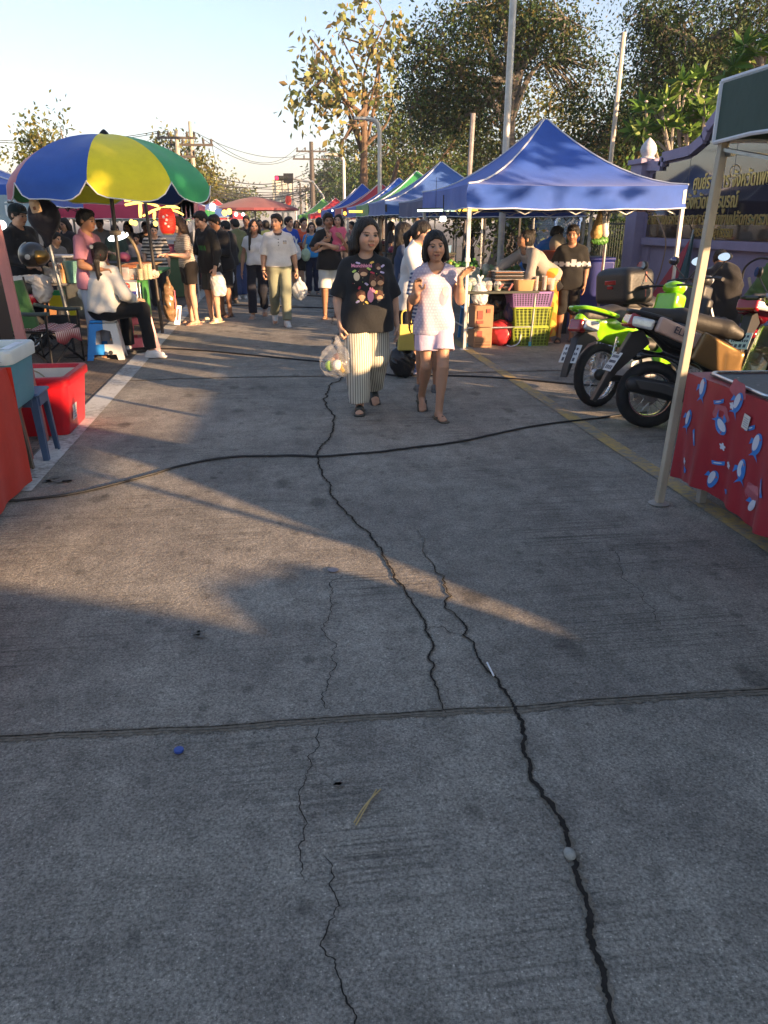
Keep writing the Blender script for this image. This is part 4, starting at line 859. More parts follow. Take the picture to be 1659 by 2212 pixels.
def bag(name,label,loc,w,h,m,seed,group=None,knot=True,cat='bag',d=.8,tie=True):
    q=np.random.default_rng(seed); s_=Solid(); s_.ell((0,0,h*.36),(w*.48,w*.48*d,h*.36),k=.03,cut=[((0,0,0.004),(0,0,-1))])
    for j in range(6): a=q.uniform(0,6.28); s_.ell((.28*w*math.cos(a),.28*w*d*math.sin(a),h*q.uniform(.15,.5)),(w*.22,w*.2,h*.2),k=.03,cut=[((0,0,0.004),(0,0,-1))])
    if knot: s_.cone((0,0,h*.66),(.02*w,0,h*.84),w*.22,w*.05,k=.05); s_.cone((.02*w,0,h*.84),(-.10*w,0,h),w*.05,w*.09,k=.02); s_.cone((.02*w,0,h*.84),(.16*w,0,h*.98),w*.05,w*.08,k=.02)
    o=solid(name,s_,max(.007,w/40),[m],warp=folds(w*.022,w*1.1,seed)); o.location=tuple(float(v) for v in loc); return tag(o,label,cat,group)
REDB=plastic('red_bag',(.42,.03,.035),rough=.35,bump=.4,bscale=14); WHB=mat('white_bag',(.66,.68,.70),rough=.35,var=.15,alpha=.72,bump=.4,bscale=18); BLKB=plastic('black_bag',(.012,.012,.014),rough=.25,bump=.5,bscale=16)
bag('plastic_bag','bulging red plastic bag on the ground under the food table',(2.97,10.12,0),.36,.46,REDB,3,knot=False)
bag('plastic_bag','knotted white plastic bag standing on the cardboard box',(2.62,10.02,.535),.22,.36,WHB,4)
bag('plastic_bag','shiny black plastic bag hung under the table, right of the white bag',(2.93,10.3,.36),.30,.42,BLKB,5)
bag('plastic_bag','dark blue bag with a yellow strap under the middle of the food table',(3.12,10.15,.30),.24,.36,mat('navy_bag',(.015,.02,.09),rough=.5,bump=.3,bscale=20),6)
# crates: ribbed open baskets
def crate(label,loc,w,d,h,m,rot=0,holes=9,name='plastic_crate',group='plastic crates under the food table',rows=6):
    t=thing(name,label,'crate',loc,rot,group); b=MB(); fl=.9
    b.box((0,0,.006),(w*fl,d*fl,.012)); b.build('crate_base',m,t)
    s_=MB(); 
    for (sx,sy,L) in ((0,-1,w),(0,1,w),(-1,0,d),(1,0,d)):
        for i in range(holes+1):
            u=-.5+i/holes
            def at(z): k=fl+(1-fl)*z/h; return (u*w*k if sx==0 else sx*w/2*k, u*d*k if sy==0 else sy*d/2*k, z)
            s_.bar(at(.0),at(h),.010 if i not in(0,holes) else .022,.004 if i not in (0,holes) else .02)
        for j in range(rows+1):
            z=h*j/rows; k=fl+(1-fl)*z/h; hh=.006 if 0<j<rows else .022
            s_.box((sx*w/2*k,sy*d/2*k,min(z+.0,h-.011)),(w*k if sx==0 else .005,d*k if sy==0 else .005,hh))
    s_.build('crate_side',m,t,smooth=False)
    i_=MB(); i_.box((0,0,h*.45),(w*.86,d*.86,h*.8)); i_.build('crate_lining',mat('crate_dark_inside',(.03,.03,.03),rough=.9) if m.name!='crate_olive' else mat('olive_inside',(.10,.12,.02),rough=.8),t)
    return t
OLV=plastic('crate_olive',(.27,.34,.035)); PUR=plastic('crate_purple',(.26,.15,.36)); DGR=plastic('crate_dark_green',(.03,.09,.035)); 
crate('olive green plastic crate on the ground, lower of the pair at the table end',(3.33,10.12,0),.50,.36,.255,OLV)
crate('olive green plastic crate stacked under the purple basket',(3.34,10.12,.257),.51,.37,.25,OLV)
crate('purple plastic basket on top of the olive crates',(3.31,10.12,.509),.54,.38,.19,PUR,.02,14,rows=7)
crate('dark green plastic crate in the shade behind the red bag',(3.0,10.36,0),.36,.3,.5,DGR)
BAS=plastic('basin_tan',(.45,.27,.13)); 
def basin(label,loc,w,d,h,m,name='plastic_basin',group='basins on the purple basket'):
    t=thing(name,label,'basin',loc,0,group); P=[]; 
    def rr(w,d,r,z): 
        o=[]
        for (sx,sy,a0) in ((1,1,0),(-1,1,90),(-1,-1,180),(1,-1,270)):
            for a in (0,30,60,90): o.append((sx*(w/2-r)+r*math.cos(rad(a0+a)),sy*(d/2-r)+r*math.sin(rad(a0+a)),z))
        return o
    b=MB(); b.grid([rr(w*.02,d*.02,.001,.004),rr(w*.8,d*.8,.03,.004),rr(w*.84,d*.84,.04,.01),rr(w*.97,d*.97,.045,h-.012),rr(w*1.05,d*1.05,.05,h-.01),rr(w*1.05,d*1.05,.05,h),rr(w*.95,d*.95,.045,h),rr(w*.82,d*.82,.04,.014),rr(w*.02,d*.02,.001,.012)],closed=True); b.build('basin_shell',m,t); return t
basin('square tan plastic basin on the purple basket, left one',(3.20,10.03,.70),.26,.24,.15,BAS); basin('wide tan plastic basin behind the table leg, right one',(3.52,10.16,.70),.32,.28,.12,BAS)
t=thing('bucket','dark teal bucket between the two tan basins','bucket',(3.30,10.28,.70),0); b=MB(); b.lathe([(.001,0),(.10,0),(.125,.2),(.135,.205),(.135,.215),(.118,.215),(.095,.012),(.001,.012)],n=22); b.build('bucket_shell',plastic('teal_dark',(.015,.10,.12)),t); b=MB(); b.torus((0,0,.17),.128,.006,22,6); b.build('band',plastic('teal_light',(.08,.30,.26)),t)
for i,(px,Y,w_,lb) in enumerate(((1035,10.6,.17,'light blue plastic chair back behind the table, left one'),(1078,10.65,.2,'light blue plastic chair back behind the table, right one'))):
    p=AY(px,655,Y); t=thing('plastic_chair',lb,'chair',(p[0],Y+.1,0),.1*i,'light blue plastic chairs behind the food table'); m=plastic('chair_sky',(.06,.28,.60))
    b=MB(); b.box((0,0,.43),(.4,.38,.03)); b.build('seat',m,t,bevel=.012); b=MB(); b.prism([(-.19,0),(.19,0),(.17,.22),(.10,.30),(-.10,.30),(-.17,.22)],.02,0,rotm(-.15,0,0),(0,-.19,.44)); b.build('backrest',m,t,bevel=.008)
    for sx in (-1,1):
        for sy in (-1,1): l=MB(); l.bar((sx*.17,sy*.16,.42),(sx*.2,sy*.19,0),.035,.03); l.build('leg',m,t,smooth=False)
hs=MB(); hs.tube(spline([(3.0,9.93,.02),(3.06,9.9,.012),(3.16,9.92,.06),(3.20,9.97,.2)],8),.009,8); tag(hs.build('hose',plastic('hose_pale',(.55,.60,.66))),'pale blue hose looped on the ground before the dark green crate','hose')
# hanging LED tubes and bulb over the food table
LED=mat('led_white',(.8,1,.7),emit=1.0,var=0); LEDY=mat('led_amber',(1,.62,.12),emit=.7,var=0,emitcol=(1,.58,.07)); BULB=mat('bulb_white',(1,1,.88),emit=1.1,var=0)
a=AY(902,455,11.2); b_=AY(1032,453,11.2); t=thing('tube_light','glowing tube light, white to amber, hung under the large blue tent','lamp',a,0); L_=np.array(b_)-np.array(a)
m=MB(); m.tube([(0,0,0),tuple(L_*.62)],.014,8); m.build('tube_white',LED,t); m=MB(); m.tube([tuple(L_*.62),tuple(L_)],.017,8); m.build('tube_amber',LEDY,t); m=MB(); m.bar((0,0,.025),tuple(L_+np.array((0,0,.025))),.03,.014); m.tube([tuple(L_*.3+np.array((0,0,.03))),tuple(L_*.3+np.array((0,0,.42)))],.003,5); m.build('holder',DRK,t)
p=AY(957,473,11.0); t=thing('bulb','square white glowing bulb hanging below the tube light','lamp',p,0); m=MB(); m.box((0,0,0),(.075,.075,.07)); m.build('globe',BULB,t,bevel=.015); m=MB(); m.tube([(0,0,.03),(.005,0,.09),(.0,0,.3)],.008,6); m.build('cord',DRK,t)
# hanging herb and sweetcorn bag, thin pole
pl=thing('support_pole','thin grey pole left of the dark blue bin with a bag tied to it','pole',(4.62,10.9,0),0); m=MB(); m.tube([(0,0,0),(.03,0,2.05)],.02,8); m.build('pole_shaft',GRY,pl)
p=AY(1294,490,10.85); t=thing('hanging_bag','clear bag of straw coloured noodles and greens hung on a thin pole','bag',(p[0],10.8,p[2]-.17),0)
s_=Solid(); s_.cone((-.05,0,.10),(-.02,0,.40),.075,.02,k=.03); s_.ell((-.05,0,.07),(.085,.05,.07),k=.03); solid('noodle_bundle',s_,.010,[mat('noodle_straw',(.42,.27,.09),rough=.6,var=.3,scale=14,stretch=(6,6,.6))],t,warp=folds(.004,.2,2))
s_=Solid(); s_.ell((.0,0,-.02),(.13,.06,.05),k=.03); s_.ell((.06,0,.01),(.06,.05,.05),k=.03); solid('greens',s_,.010,[foodm('green')],t,warp=folds(.008,.2,3)); s_=Solid(); s_.cone((.07,0,.08),(.02,0,.40),.06,.015,k=.03); solid('clear_pouch',s_,.010,[WHB],t); s_=Solid(); s_.ell((.07,-.01,.08),(.04,.04,.06),k=.03); solid('pink_portion',s_,.010,[foodm('pink')],t)
# bin, jar and bust-like pot behind
m=MB(); m.box((0,0,.5),(.5,.5,1.0),0,None,1.12); m.box((0,0,1.03),(.58,.58,.05)); tag(m.build('rubbish_bin',plastic('bin_blue',(.012,.02,.17)),loc=(4.72,11.6,0),bevel=.02),'tall dark blue bin behind the boy in black','bin')
ch=thing('plastic_barrel','rust red waisted plastic barrel with a pale round lid behind the vendor','barrel',(4.05,11.2,0),0)
m=MB(); m.lathe([(.001,.35),(.20,.35),(.26,.55),(.30,.72),(.27,.86),(.20,.98),(.19,1.08),(.21,1.16),(.001,1.16)],n=26); m.build('barrel_body',plastic('rust_red',(.34,.07,.035),rough=.5),ch)
m=MB(); m.sphere((0,0,1.24),(.12,.12,.14),16,10); m.build('lid',mat('pale_lid',(.32,.28,.22),rough=.6,var=.2),ch); m=MB(); m.box((-.08,-.19,1.08),(.05,.02,.13)); m.build('clip',DRK,ch); m=MB(); m.box((0,0,.17),(.34,.34,.34)); m.build('plinth',DRK,ch)
# ------------------------------------------------------------------ motorbikes (local axes: x forward from the rear wheel's contact point, z up)
TYRE=mat('tyre_rubber',(.016,.016,.017),rough=.8,var=.25,scale=30,bump=.5,bscale=50); CHROME=metal('chrome_rim',(.62,.61,.58),rough=.22,var=.25); SILV=metal('cast_alloy',(.42,.43,.45),rough=.42); BLKP=plastic('black_plastic',(.016,.016,.017),rough=.5); BLKG=plastic('gloss_black',(.010,.010,.011),rough=.16,coat=.5); SEATM=mat('seat_vinyl',(.022,.021,.020),rough=.55,var=.2,bump=.2,bscale=50)
LENSR=mat('red_lens',(.28,.008,.012),rough=.12,var=.1,coat=.6); LENSC=mat('clear_lens',(.62,.64,.66),rough=.1,var=.25,scale=30,metal=.35); PLATEM=mat('plate_white',(.50,.55,.57),rough=.5,var=.12,scale=20); MIRR=mat('mirror_glass',(.75,.78,.8),rough=.03,metal=1.,var=0)
LIME=plastic('lime_green_paint',(.22,.55,.012),rough=.2,coat=.5,var=.05); GOLD=metal('bronze_paint',(.24,.145,.055),rough=.26,metal=.55,coat=.5,var=.08); PKP=plastic('rose_panel',(.52,.36,.30),rough=.28,coat=.4); REDP=plastic('wine_red_paint',(.22,.008,.02),rough=.2,coat=.6)
def wheel(parent,x,R,w,rimm,spokes=18,cast=False,disc=False,name='wheel'):
    e=bpy.data.objects.new(name,None); COL.objects.link(e); e.parent=parent; e.location=(x,0,R); e.rotation_euler=(math.pi/2,0,0)
    t=MB(); rt=w/2; prof=[]; N=56; K=14
    ring=[((R-rt)+rt*math.cos(a)*(1. if math.cos(a)>0 else .9), rt*1.05*math.sin(a)) for a in np.arange(K)*2*math.pi/K]
    P=[]
    for i in range(N):
        a=2*math.pi*i/N; P.append([((r+(.003 if (i%2 and abs(z)>rt*.45 and r>R-rt) else 0))*math.cos(a),(r+(.003 if (i%2 and abs(z)>rt*.45 and r>R-rt) else 0))*math.sin(a),z) for r,z in ring])
    P.append(P[0]); t.grid(P,closed=True); t.build('tyre',TYRE,e)
    r_=MB(); Rr=R-rt*1.85; r_.lathe([(Rr,-rt*.62),(Rr+.016,-rt*.66),(Rr+.006,-rt*.3),(Rr+.004,rt*.3),(Rr+.016,rt*.66),(Rr,rt*.62),(Rr-.006,rt*.3),(Rr-.006,-rt*.3),(Rr,-rt*.62)],n=48,cap=False); r_.build('rim',rimm,e)
    h=MB(); h.lathe([(.001,-.05),(.05,-.05),(.062,-.03),(.062,.03),(.05,.05),(.001,.05)],n=24); h.lathe([(.001,-.08),(.014,-.08),(.014,.08),(.001,.08)],n=10)
    if disc:
        h.lathe([(.055,-.062),(.105,-.062),(.105,-.066),(.055,-.066)],n=28)
    h.build('hub',SILV,e)
    s=MB()
    if cast:
        for i in range(5):
            a=2*math.pi*i/5; s.bar((.04*math.cos(a),.04*math.sin(a),0),(Rr*math.cos(a),Rr*math.sin(a),0),.035,.02,up=(0,0,1))
    else:
        for i in range(spokes*2):
            a=2*math.pi*i/(spokes*2); b=a+(.42 if i%2 else -.42); z=.035 if (i//2)%2 else -.035
            s.tube([(.055*math.cos(b),.055*math.sin(b),z),(Rr*math.cos(a),Rr*math.sin(a),0)],.0018,4,cap=False)
    s.build('spokes',BLKP if cast else CHROME,e,smooth=False); return e
def plate(parent,c,tilt,w=.20,h=.165):
    p=bpy.data.objects.new('licence_plate',None); COL.objects.link(p); p.parent=parent; p.location=c; p.rotation_euler=(0,tilt,0)
    m=MB(); m.box((0,0,0),(.004,w,h)); m.build('plate_sheet',PLATEM,p,bevel=.0015); m=MB()
    for k,(z,n) in enumerate(((.045,5),(.0,8),(-.05,4))):
        for i in range(n): m.box((-.003,(i-(n-1)/2)*w*.82/n,z),(.002,w*.5/n,.022+.01*(k==2)))
    m.build('print',mat('plate_ink',(.035,.05,.08),rough=.6),p,smooth=False); return p
def mirror(parent,base,head,rot):
    e=MB(); e.tube(spline([base,((base[0]*.6+head[0]*.4),(base[1]*.4+head[1]*.6),base[2]*.55+head[2]*.45),(head[0],head[1],head[2]-.03)],5),.006,6); o=e.build('mirror',BLKP,parent)
    s=MB(); s.sphere((0,0,0),(.022,.068,.044),16,10); q=s.build('mirror_shell',BLKP,o,loc=head,rot=rot); s=MB(); a=np.arange(20)*2*math.pi/20; s.add([(-.0225,.062*np.cos(t)*(1+.12*np.cos(t)),.038*np.sin(t)) for t in a],[tuple(range(20))]); s.build('mirror_glass',MIRR,o,loc=head,rot=rot)
def blobs(*pr,cut=(),k=.03):
    s=Solid()
    for p in pr:
        if len(p)==4: s.cone(p[0],p[1],p[2],p[3],k=k,cut=cut)
        else: s.cone(p[0],p[1],p[2],p[3],k=p[4],cut=cut,flat=p[5] if len(p)>5 else None)
    return s
def underbone(label,loc,rot,paint,seatm=SEATM,box=False,lean=.10):
    b=thing('motorbike',label,'motorbike',loc,(0,0,0)); b.rotation_euler=(-lean,0,rot); b.rotation_mode='XYZ'; R=.275
    wheel(b,0,R,.08,CHROME); wheel(b,1.22,R,.07,CHROME)
    F=(1,.62,1)
    s=blobs(((-.22,0,.765),(.10,0,.71),.055,.095,.05),((.10,0,.71),(.46,0,.60),.095,.095,.05),((.46,0,.6),(.60,0,.47),.08,.05,.04)); s.cone((-.02,.0,.62),(.4,0,.52),.05,.06,k=.06)
    s.cone((-.2,0,.95),(.5,0,.86),.085,k=.02,sub=True); solid('tail_fairing',s,.011,[paint],b,relax=2)
    s=blobs(((-.16,0,.80),(.15,0,.765),.072,.095,.06),((.15,0,.765),(.58,0,.72),.1,.075,.05),cut=[((0,0,.70),(0,0,-1))]); solid('seat',s,.011,[seatm],b,relax=2)
    g=MB()
    for sg in (-1,1): g.tube(spline([(.10,sg*.125,.775),(-.10,sg*.13,.83),(-.24,sg*.10,.865),(-.29,0,.87)],6),.017,8)
    g.build('grab_rail',paint,b)
    s=Solid(); s.box((-.255,0,.715),(.022,.055,.035),.02,R=rotm(0,.35,0)); solid('tail_light',s,.008,[LENSR],b)
    for sg in (-1,1): s=Solid(); s.box((-.19,sg*.088,.715),(.055,.018,.026),.014,R=rotm(0,.25,sg*.35)); solid('indicator',s,.008,[LENSC],b)
    m=MB(); m.prism([(-.20,.66),(-.28,.62),(-.39,.40),(-.42,.30),(-.40,.30),(-.33,.42),(-.16,.56),(.05,.60),(.05,.66)],.075); m.build('rear_fender',BLKP,b,bevel=.006); plate(b,(-.335,0,.49),.5)
    for sg in (-1,1): 
        m=MB(); m.bar((0,sg*.075,R),(.42,sg*.07,.36),.025,.045); m.build('swingarm',SILV if sg<0 else BLKP,b,bevel=.005)
        m=MB(); m.tube([(.02,sg*.10,R+.02),(.12,sg*.10,.60)],.012,8)
        m.tube([(.02+.1*t/34,sg*.10,R+.08+.22*t/34+0)+np.array((0,.022*math.cos(t*1.3),.022*math.sin(t*1.3)*0)) for t in range(34)],.006,5); m.build('shock_absorber',CHROME,b)
    s=blobs(((.42,0,.33),(.68,0,.33),.09,.09,.03),((.66,0,.36),(.86,0,.40),.06,.045,.02)); s.box((.5,0,.27),(.12,.1,.05),.02,k=.02); solid('engine',s,.012,[SILV],b)
    s=blobs(((-.12,-.14,.30),(.22,-.14,.25),.052,.048,.02),((.22,-.14,.25),(.45,-.1,.22),.03,.02,.02)); solid('exhaust',s,.010,[BLKP],b); m=MB(); m.bar((-.06,-.2,.33),(.2,-.195,.29),.006,.06); m.build('exhaust_shield',SILV,b)
    s=Solid(); s.box((.80,.0,.58),(.02,.17,.20),.03,R=rotm(0,.38,0),k=.02); s.box((.74,0,.36),(.10,.14,.03),.02,k=.03); s.box((.9,0,.80),(.05,.09,.10),.03,k=.04,R=rotm(0,.3,0)); solid('leg_shield',s,.012,[paint],b,relax=2)
    s=blobs(((.60,0,.5),(.78,0,.46),.06,.08,.04)); solid('frame_cover',s,.012,[BLKP],b)
    s=Solid(); s.ell((.95,0,.98),(.085,.10,.06),k=.03); s.ell((1.0,0,.96),(.06,.085,.06),k=.03); solid('handlebar_cowl',s,.011,[paint],b); m=MB(); m.sphere((1.045,0,.975),(.035,.075,.05)); m.build('headlight',LENSC,b)
    m=MB(); m.tube(spline([(.84,.34,.98),(.88,.2,1.0),(.92,0,1.0),(.88,-.2,1.0),(.84,-.34,.98)],6),.011,8); m.build('handlebar',BLKP,b)
    for sg in (-1,1):
        m=MB(); m.tube([(.885,sg*.22,1.0),(.84,sg*.34,.98)],.019,10); m.build('grip',BLKP,b); mirror(b,(.89,sg*.17,1.02),(.90,sg*.31,1.19),(0,.10,-sg*.18))
        m=MB(); m.bar((1.22,sg*.06,R),(.98,sg*.055,.84),.032,.032); m.build('fork',SILV,b,bevel=.006)
        m=MB(); m.tube([(.44,sg*.1,.27),(.44,sg*.24,.275)],.013,8); m.build('foot_peg',BLKP,b)
    s=Solid(); s.cone((1.22-.24,0,R+.1),(1.22+.12,0,R+.265),.05,.05,k=.05); s.cone((1.22+.0,0,R+.285),(1.22+.2,0,R+.20),.052,.04,k=.05); s.cone((1.22,-.1,R),(1.22,.1,R),R+.005,k=.01,sub=True); solid('front_fender',s,.010,[paint],b)
    m=MB(); m.tube([(.45,.12,.26),(.35,.2,.015)],.010,6); m.build('kickstand',BLKP,b)
    if box:
        s=Solid(); s.box((-.15,0,.955),(.13,.165,.10),.055,k=.05); s.box((-.15,0,1.05),(.09,.12,.02),.06,k=.06); bx=solid('top_box',s,.014,[plastic('box_black',(.009,.0095,.010),rough=.5,bump=.2,bscale=60)],b,relax=2)
        m=MB(); m.grid([[(-.15+.187*math.cos(a)*min(1.,1/max(abs(math.cos(a)),abs(math.sin(a)))**.8),.222*math.sin(a)*min(1.,1/max(abs(math.cos(a)),abs(math.sin(a)))**.8),z) for a in np.linspace(0,2*math.pi,49)] for z in (.975,.988)]); m.build('lid_seam',BLKG,bx)
        m=MB(); 
        for sg in (-1,1): m.box((-.10,sg*.219,1.04),(.012,.008,.09)); m.box((-.10,sg*.219,.90),(.012,.008,.08))
        m.build('red_stripe',plastic('stripe_red',(.42,.06,.04)),bx); m=MB(); m.box((-.335,0,1.0),(.012,.14,.04)); m.box((-.338,.0,.955),(.016,.07,.03)); m.build('reflector',LENSR,bx,bevel=.004)
        m=MB(); m.box((-.12,0,.825),(.34,.16,.018)); 
        for sg in (-1,1): m.tube([(-.1,sg*.08,.82),(.12,sg*.1,.72)],.01,6)
        m.build('luggage_rack',BLKP,b)
    return b
def scooter(label,loc,rot,main,side,paneltext=None,lean=.10):
    b=thing('scooter',label,'scooter',loc,(0,0,0)); b.rotation_euler=(-lean,0,rot); R=.262
    wheel(b,0,R,.105,CHROME,14,False,True); wheel(b,1.24,R,.09,CHROME,14)
    s=blobs(((-.15,0,.83),(.15,0,.72),.05,.11,.05),((.15,0,.72),(.50,0,.56),.12,.13,.06),((.5,0,.56),(.56,0,.36),.12,.10,.05)); s.cone((-.1,0,.56),(.2,0,.46),.06,.09,k=.06); s.cone((0,-.2,R),(0,.2,R),R+.03,k=.02,sub=True); s.cone((-.24,0,.98),(.56,0,.84),.10,k=.02,sub=True); solid('rear_body',s,.011,[main],b,relax=2)
    for sg in (-1,1):
        s=Solid(); s.box((.16,sg*.128,.73),(.20,.012,.045),.014,R=rotm(0,.38,-sg*.14)); solid('side_panel',s,.009,[side],b)
        s=Solid(); s.box((.44,sg*.152,.57),(.17,.012,.095),.018,R=rotm(0,.45,-sg*.06),k=.01); s.box((.57,sg*.14,.45),(.05,.012,.12),.02,k=.03); solid('bronze_panel',s,.009,[GOLD if main!=REDP else main],b)
    if paneltext: text('lettering',paneltext,.075,mat('letter_navy',(.01,.015,.05),rough=.4),b,(.17,-.162,.735),(math.pi/2,.38,.14),.002)
    s=blobs(((-.10,0,.895),(.20,0,.845),.035,.07,.05),((.20,0,.845),(.56,0,.765),.075,.065,.05),((.56,0,.765),(.66,0,.72),.065,.05,.04),cut=[((0,0,.80),(-.25,0,-1))]); solid('seat',s,.011,[SEATM],b,relax=2)
    g=MB(); 
    for sg in (-1,1): g.tube(spline([(.08,sg*.12,.83),(-.10,sg*.115,.88),(-.20,sg*.05,.90),(-.21,0,.90)],6),.016,8)
    g.build('grab_rail',BLKP,b)
    s=Solid(); s.box((-.19,0,.83),(.02,.08,.035),.02,R=rotm(0,.4,0)); solid('tail_light',s,.008,[LENSR],b)
    for sg in (-1,1): s=Solid(); s.box((-.13,sg*.10,.815),(.07,.02,.026),.014,R=rotm(0,.22,sg*.42)); solid('indicator',s,.008,[LENSC],b)
    m=MB(); m.prism([(-.10,.76),(-.19,.74),(-.36,.42),(-.46,.22),(-.43,.21),(-.28,.44),(-.04,.66)],.085); m.build('rear_fender',BLKP,b,bevel=.006); plate(b,(-.31,0,.52),.56)
    s=blobs(((-.18,-.16,.36),(.10,-.16,.30),.065,.07,.02),((.10,-.16,.30),(.36,-.15,.22),.06,.035,.03)); solid('exhaust',s,.010,[BLKP],b,relax=2); m=MB(); m.prism([(-.20,.40),(.02,.37),(.2,.29),(.2,.24),(.0,.30),(-.16,.33)],.012,0,None,(0,-.235,0)); m.build('heat_shield',plastic('shield_grey',(.05,.05,.05),rough=.6),b,bevel=.005)
    s=blobs(((.0,.10,.29),(.42,.10,.29),.07,.085,.03),((.2,0,.3),(.44,0,.28),.07,.08,.03)); solid('engine',s,.012,[BLKP],b)
    m=MB(); m.tube([(.0,.13,R+.06),(-.06,.13,.58)],.014,8); m.build('shock_absorber',CHROME,b)
    s=Solid(); s.box((.72,0,.275),(.16,.14,.03),.03,k=.03); s.box((.90,0,.52),(.025,.19,.25),.04,R=rotm(0,.30,0),k=.03); s.box((1.0,0,.72),(.05,.12,.12),.04,R=rotm(0,.3,0),k=.04); solid('leg_shield',s,.012,[main if main==REDP else BLKG],b,relax=2)
    s=Solid(); s.ell((.97,0,.99),(.13,.15,.085),k=.03); solid('handlebar_cowl',s,.011,[main],b); m=MB(); m.sphere((1.09,0,.80),(.035,.08,.06)); m.build('headlight',LENSC,b)
    m=MB(); m.tube(spline([(.86,.35,1.0),(.92,.15,1.01),(.92,-.15,1.01),(.86,-.35,1.0)],6),.011,8); m.build('handlebar',BLKP,b)
    for sg in (-1,1):
        m=MB(); m.tube([(.90,sg*.22,1.0),(.86,sg*.35,1.0)],.019,10); m.build('grip',BLKP,b); mirror(b,(.93,sg*.16,1.03),(.92,sg*.32,1.20),(0,.10,-sg*.2))
        m=MB(); m.bar((1.24,sg*.055,R),(1.06,sg*.05,.72),.03,.03); m.build('fork',SILV,b)
    s=Solid(); s.cone((1.24-.2,0,R+.16),(1.24+.16,0,R+.25),.055,.055,k=.05); s.cone((1.24,-.1,R),(1.24,.1,R),R+.008,k=.01,sub=True); solid('front_fender',s,.010,[main],b)
    m=MB(); m.tube([(.30,.12,.24),(.2,.22,.015)],.010,6); m.build('kickstand',BLKP,b)
    return b
underbone('lime green motorbike with a spoked rear wheel, behind the black and bronze scooter',(2.80,6.42,.006),rad(24),LIME)
b2=scooter('black and bronze scooter with a chrome rear rim, nearest of the parked bikes',(2.90,5.66,.006),rad(-7),BLKG,PKP,'ELITE')
underbone('black motorbike carrying a big black top box behind the lime green one',(3.52,7.28,.006),rad(22),BLKP,box=True)
scooter('wine red scooter at the right edge behind the bronze one',(4.5,6.75,.006),rad(30),REDP,REDP)
# ------------------------------------------------------------------ sign wall on the right, gate, fence, guardhouse
LIL=mat('lilac_wall_paint',(.30,.25,.36),rough=.8,var=.12,scale=3,bump=.15,bscale=40); GRAN=mat('polished_black_granite',(.014,.011,.010),rough=.07,var=.5,scale=80,spec=.9,coat=.6); GOLDL=metal('gold_letters',(.55,.40,.14),rough=.35)
XW=7.0; wl_=thing('sign_wall','lilac wall with a polished black sign, gold Thai letters and a curved top','wall',(XW,0,0),0)
def wp(x,y): p=AX(x,y,XW); return (p[1],p[2])
top=[wp(1395,352),wp(1437,352),wp(1441,333),wp(1500,318),wp(1530,292),wp(1538,270),wp(1560,240),wp(1600,195)]; yend=9.6; top.append((yend,top[-1][1]+.35))
out=[(14.66,0)]+[(a,b) for a,b in top]+[(yend,0)]
m=MB(); m.prism(out,.22,0,rotm(0,0,math.pi/2),(.11,0,0)); m.build('wall',LIL,wl_,smooth=False)
def off(P,d): return [(a-(.05 if i==0 else 0),b-d) for i,(a,b) in enumerate(P)]
gr=[(14.55,1.28)]+off(top[1:],.17)[0:]+[(yend,1.28)]; gr[1]=(14.55,top[1][1]-.17)
m=MB(); m.prism(gr,.03,0,rotm(0,0,math.pi/2),(-.014,0,0)); m.build('sign_panel',GRAN,wl_,smooth=False)
m=MB(); P=[np.array((-.03,a,b-.05)) for a,b in top]
for i in range(len(P)-1): m.bar(P[i],P[i+1],.16,.13,up=(1,0,0))
m.build('coping',LIL,wl_,smooth=False)
m=MB(); m.box((-.04,(14.6+yend)/2,1.20),(.10,14.6-yend,.13)); m.build('ledge',LIL,wl_,bevel=.008); m=MB()
for (y0,y1) in ((14.4,12.3),(12.1,9.8)):
    for yy in (y0,y1): m.box((-.012,yy,.58),(.05,.10,1.05))
    m.box((-.012,(y0+y1)/2,.09),(.05,y0-y1,.12))
m.build('pilaster',LIL,wl_,smooth=False)
m=MB(); 
for i in range(3): m.box((-.0295,13.2-1.35*i,2.0),(.002,.012,1.4))
m.build('panel_joint',mat('joint_grey',(.06,.06,.065),rough=.5),wl_,smooth=False)
def sign(name,body,x0,x1,y,size):
    a,b=AX(x0,y,XW-.03),AX(x1,y,XW-.03); text(name,body,size,GOLDL,wl_,(-.034,(a[1]+b[1])/2,(a[2]+b[2])/2),(math.pi/2,0,-math.pi/2),.006,fit=abs(a[1]-b[1]),bold=.004)
sign('lettering','ศูนย์ราชการ จังหวัดเพชรบูรณ์',1500,1720,388,.30); sign('lettering','จังหวัดเพชรบูรณ์',1484,1594,436,.30); sign('lettering','สำนักงานบริหารยุทธศาสตร์ สำนักงานปลัดกระทรวง',1400,1664,474,.25); sign('lettering','กระทรวงยุติธรรม',1500,1582,502,.22)
# gate pillar with lotus finial
gp_=thing('gate_pillar','lilac gate pillar topped by a white lotus bud finial','pillar',(XW+.03,14.95,0),0)
m=MB(); m.box((0,0,1.27),(.42,.46,2.54)); m.build('shaft',LIL,gp_,bevel=.01); m=MB(); m.box((0,0,2.585),(.52,.58,.09)); m.build('cap',LIL,gp_,bevel=.012)
m=MB(); m.lathe([(.001,0),(.20,0),(.20,.05),(.15,.08),(.17,.10),(.21,.17),(.225,.25),(.20,.35),(.13,.45),(.05,.53),(.001,.57)],(0,0,0),24); f_=m.build('finial',mat('white_cement',(.55,.54,.56),rough=.8,var=.2,scale=12,bump=.5,bscale=30),gp_,loc=(0,0,2.63)); f_.scale=(.66,.66,.66)
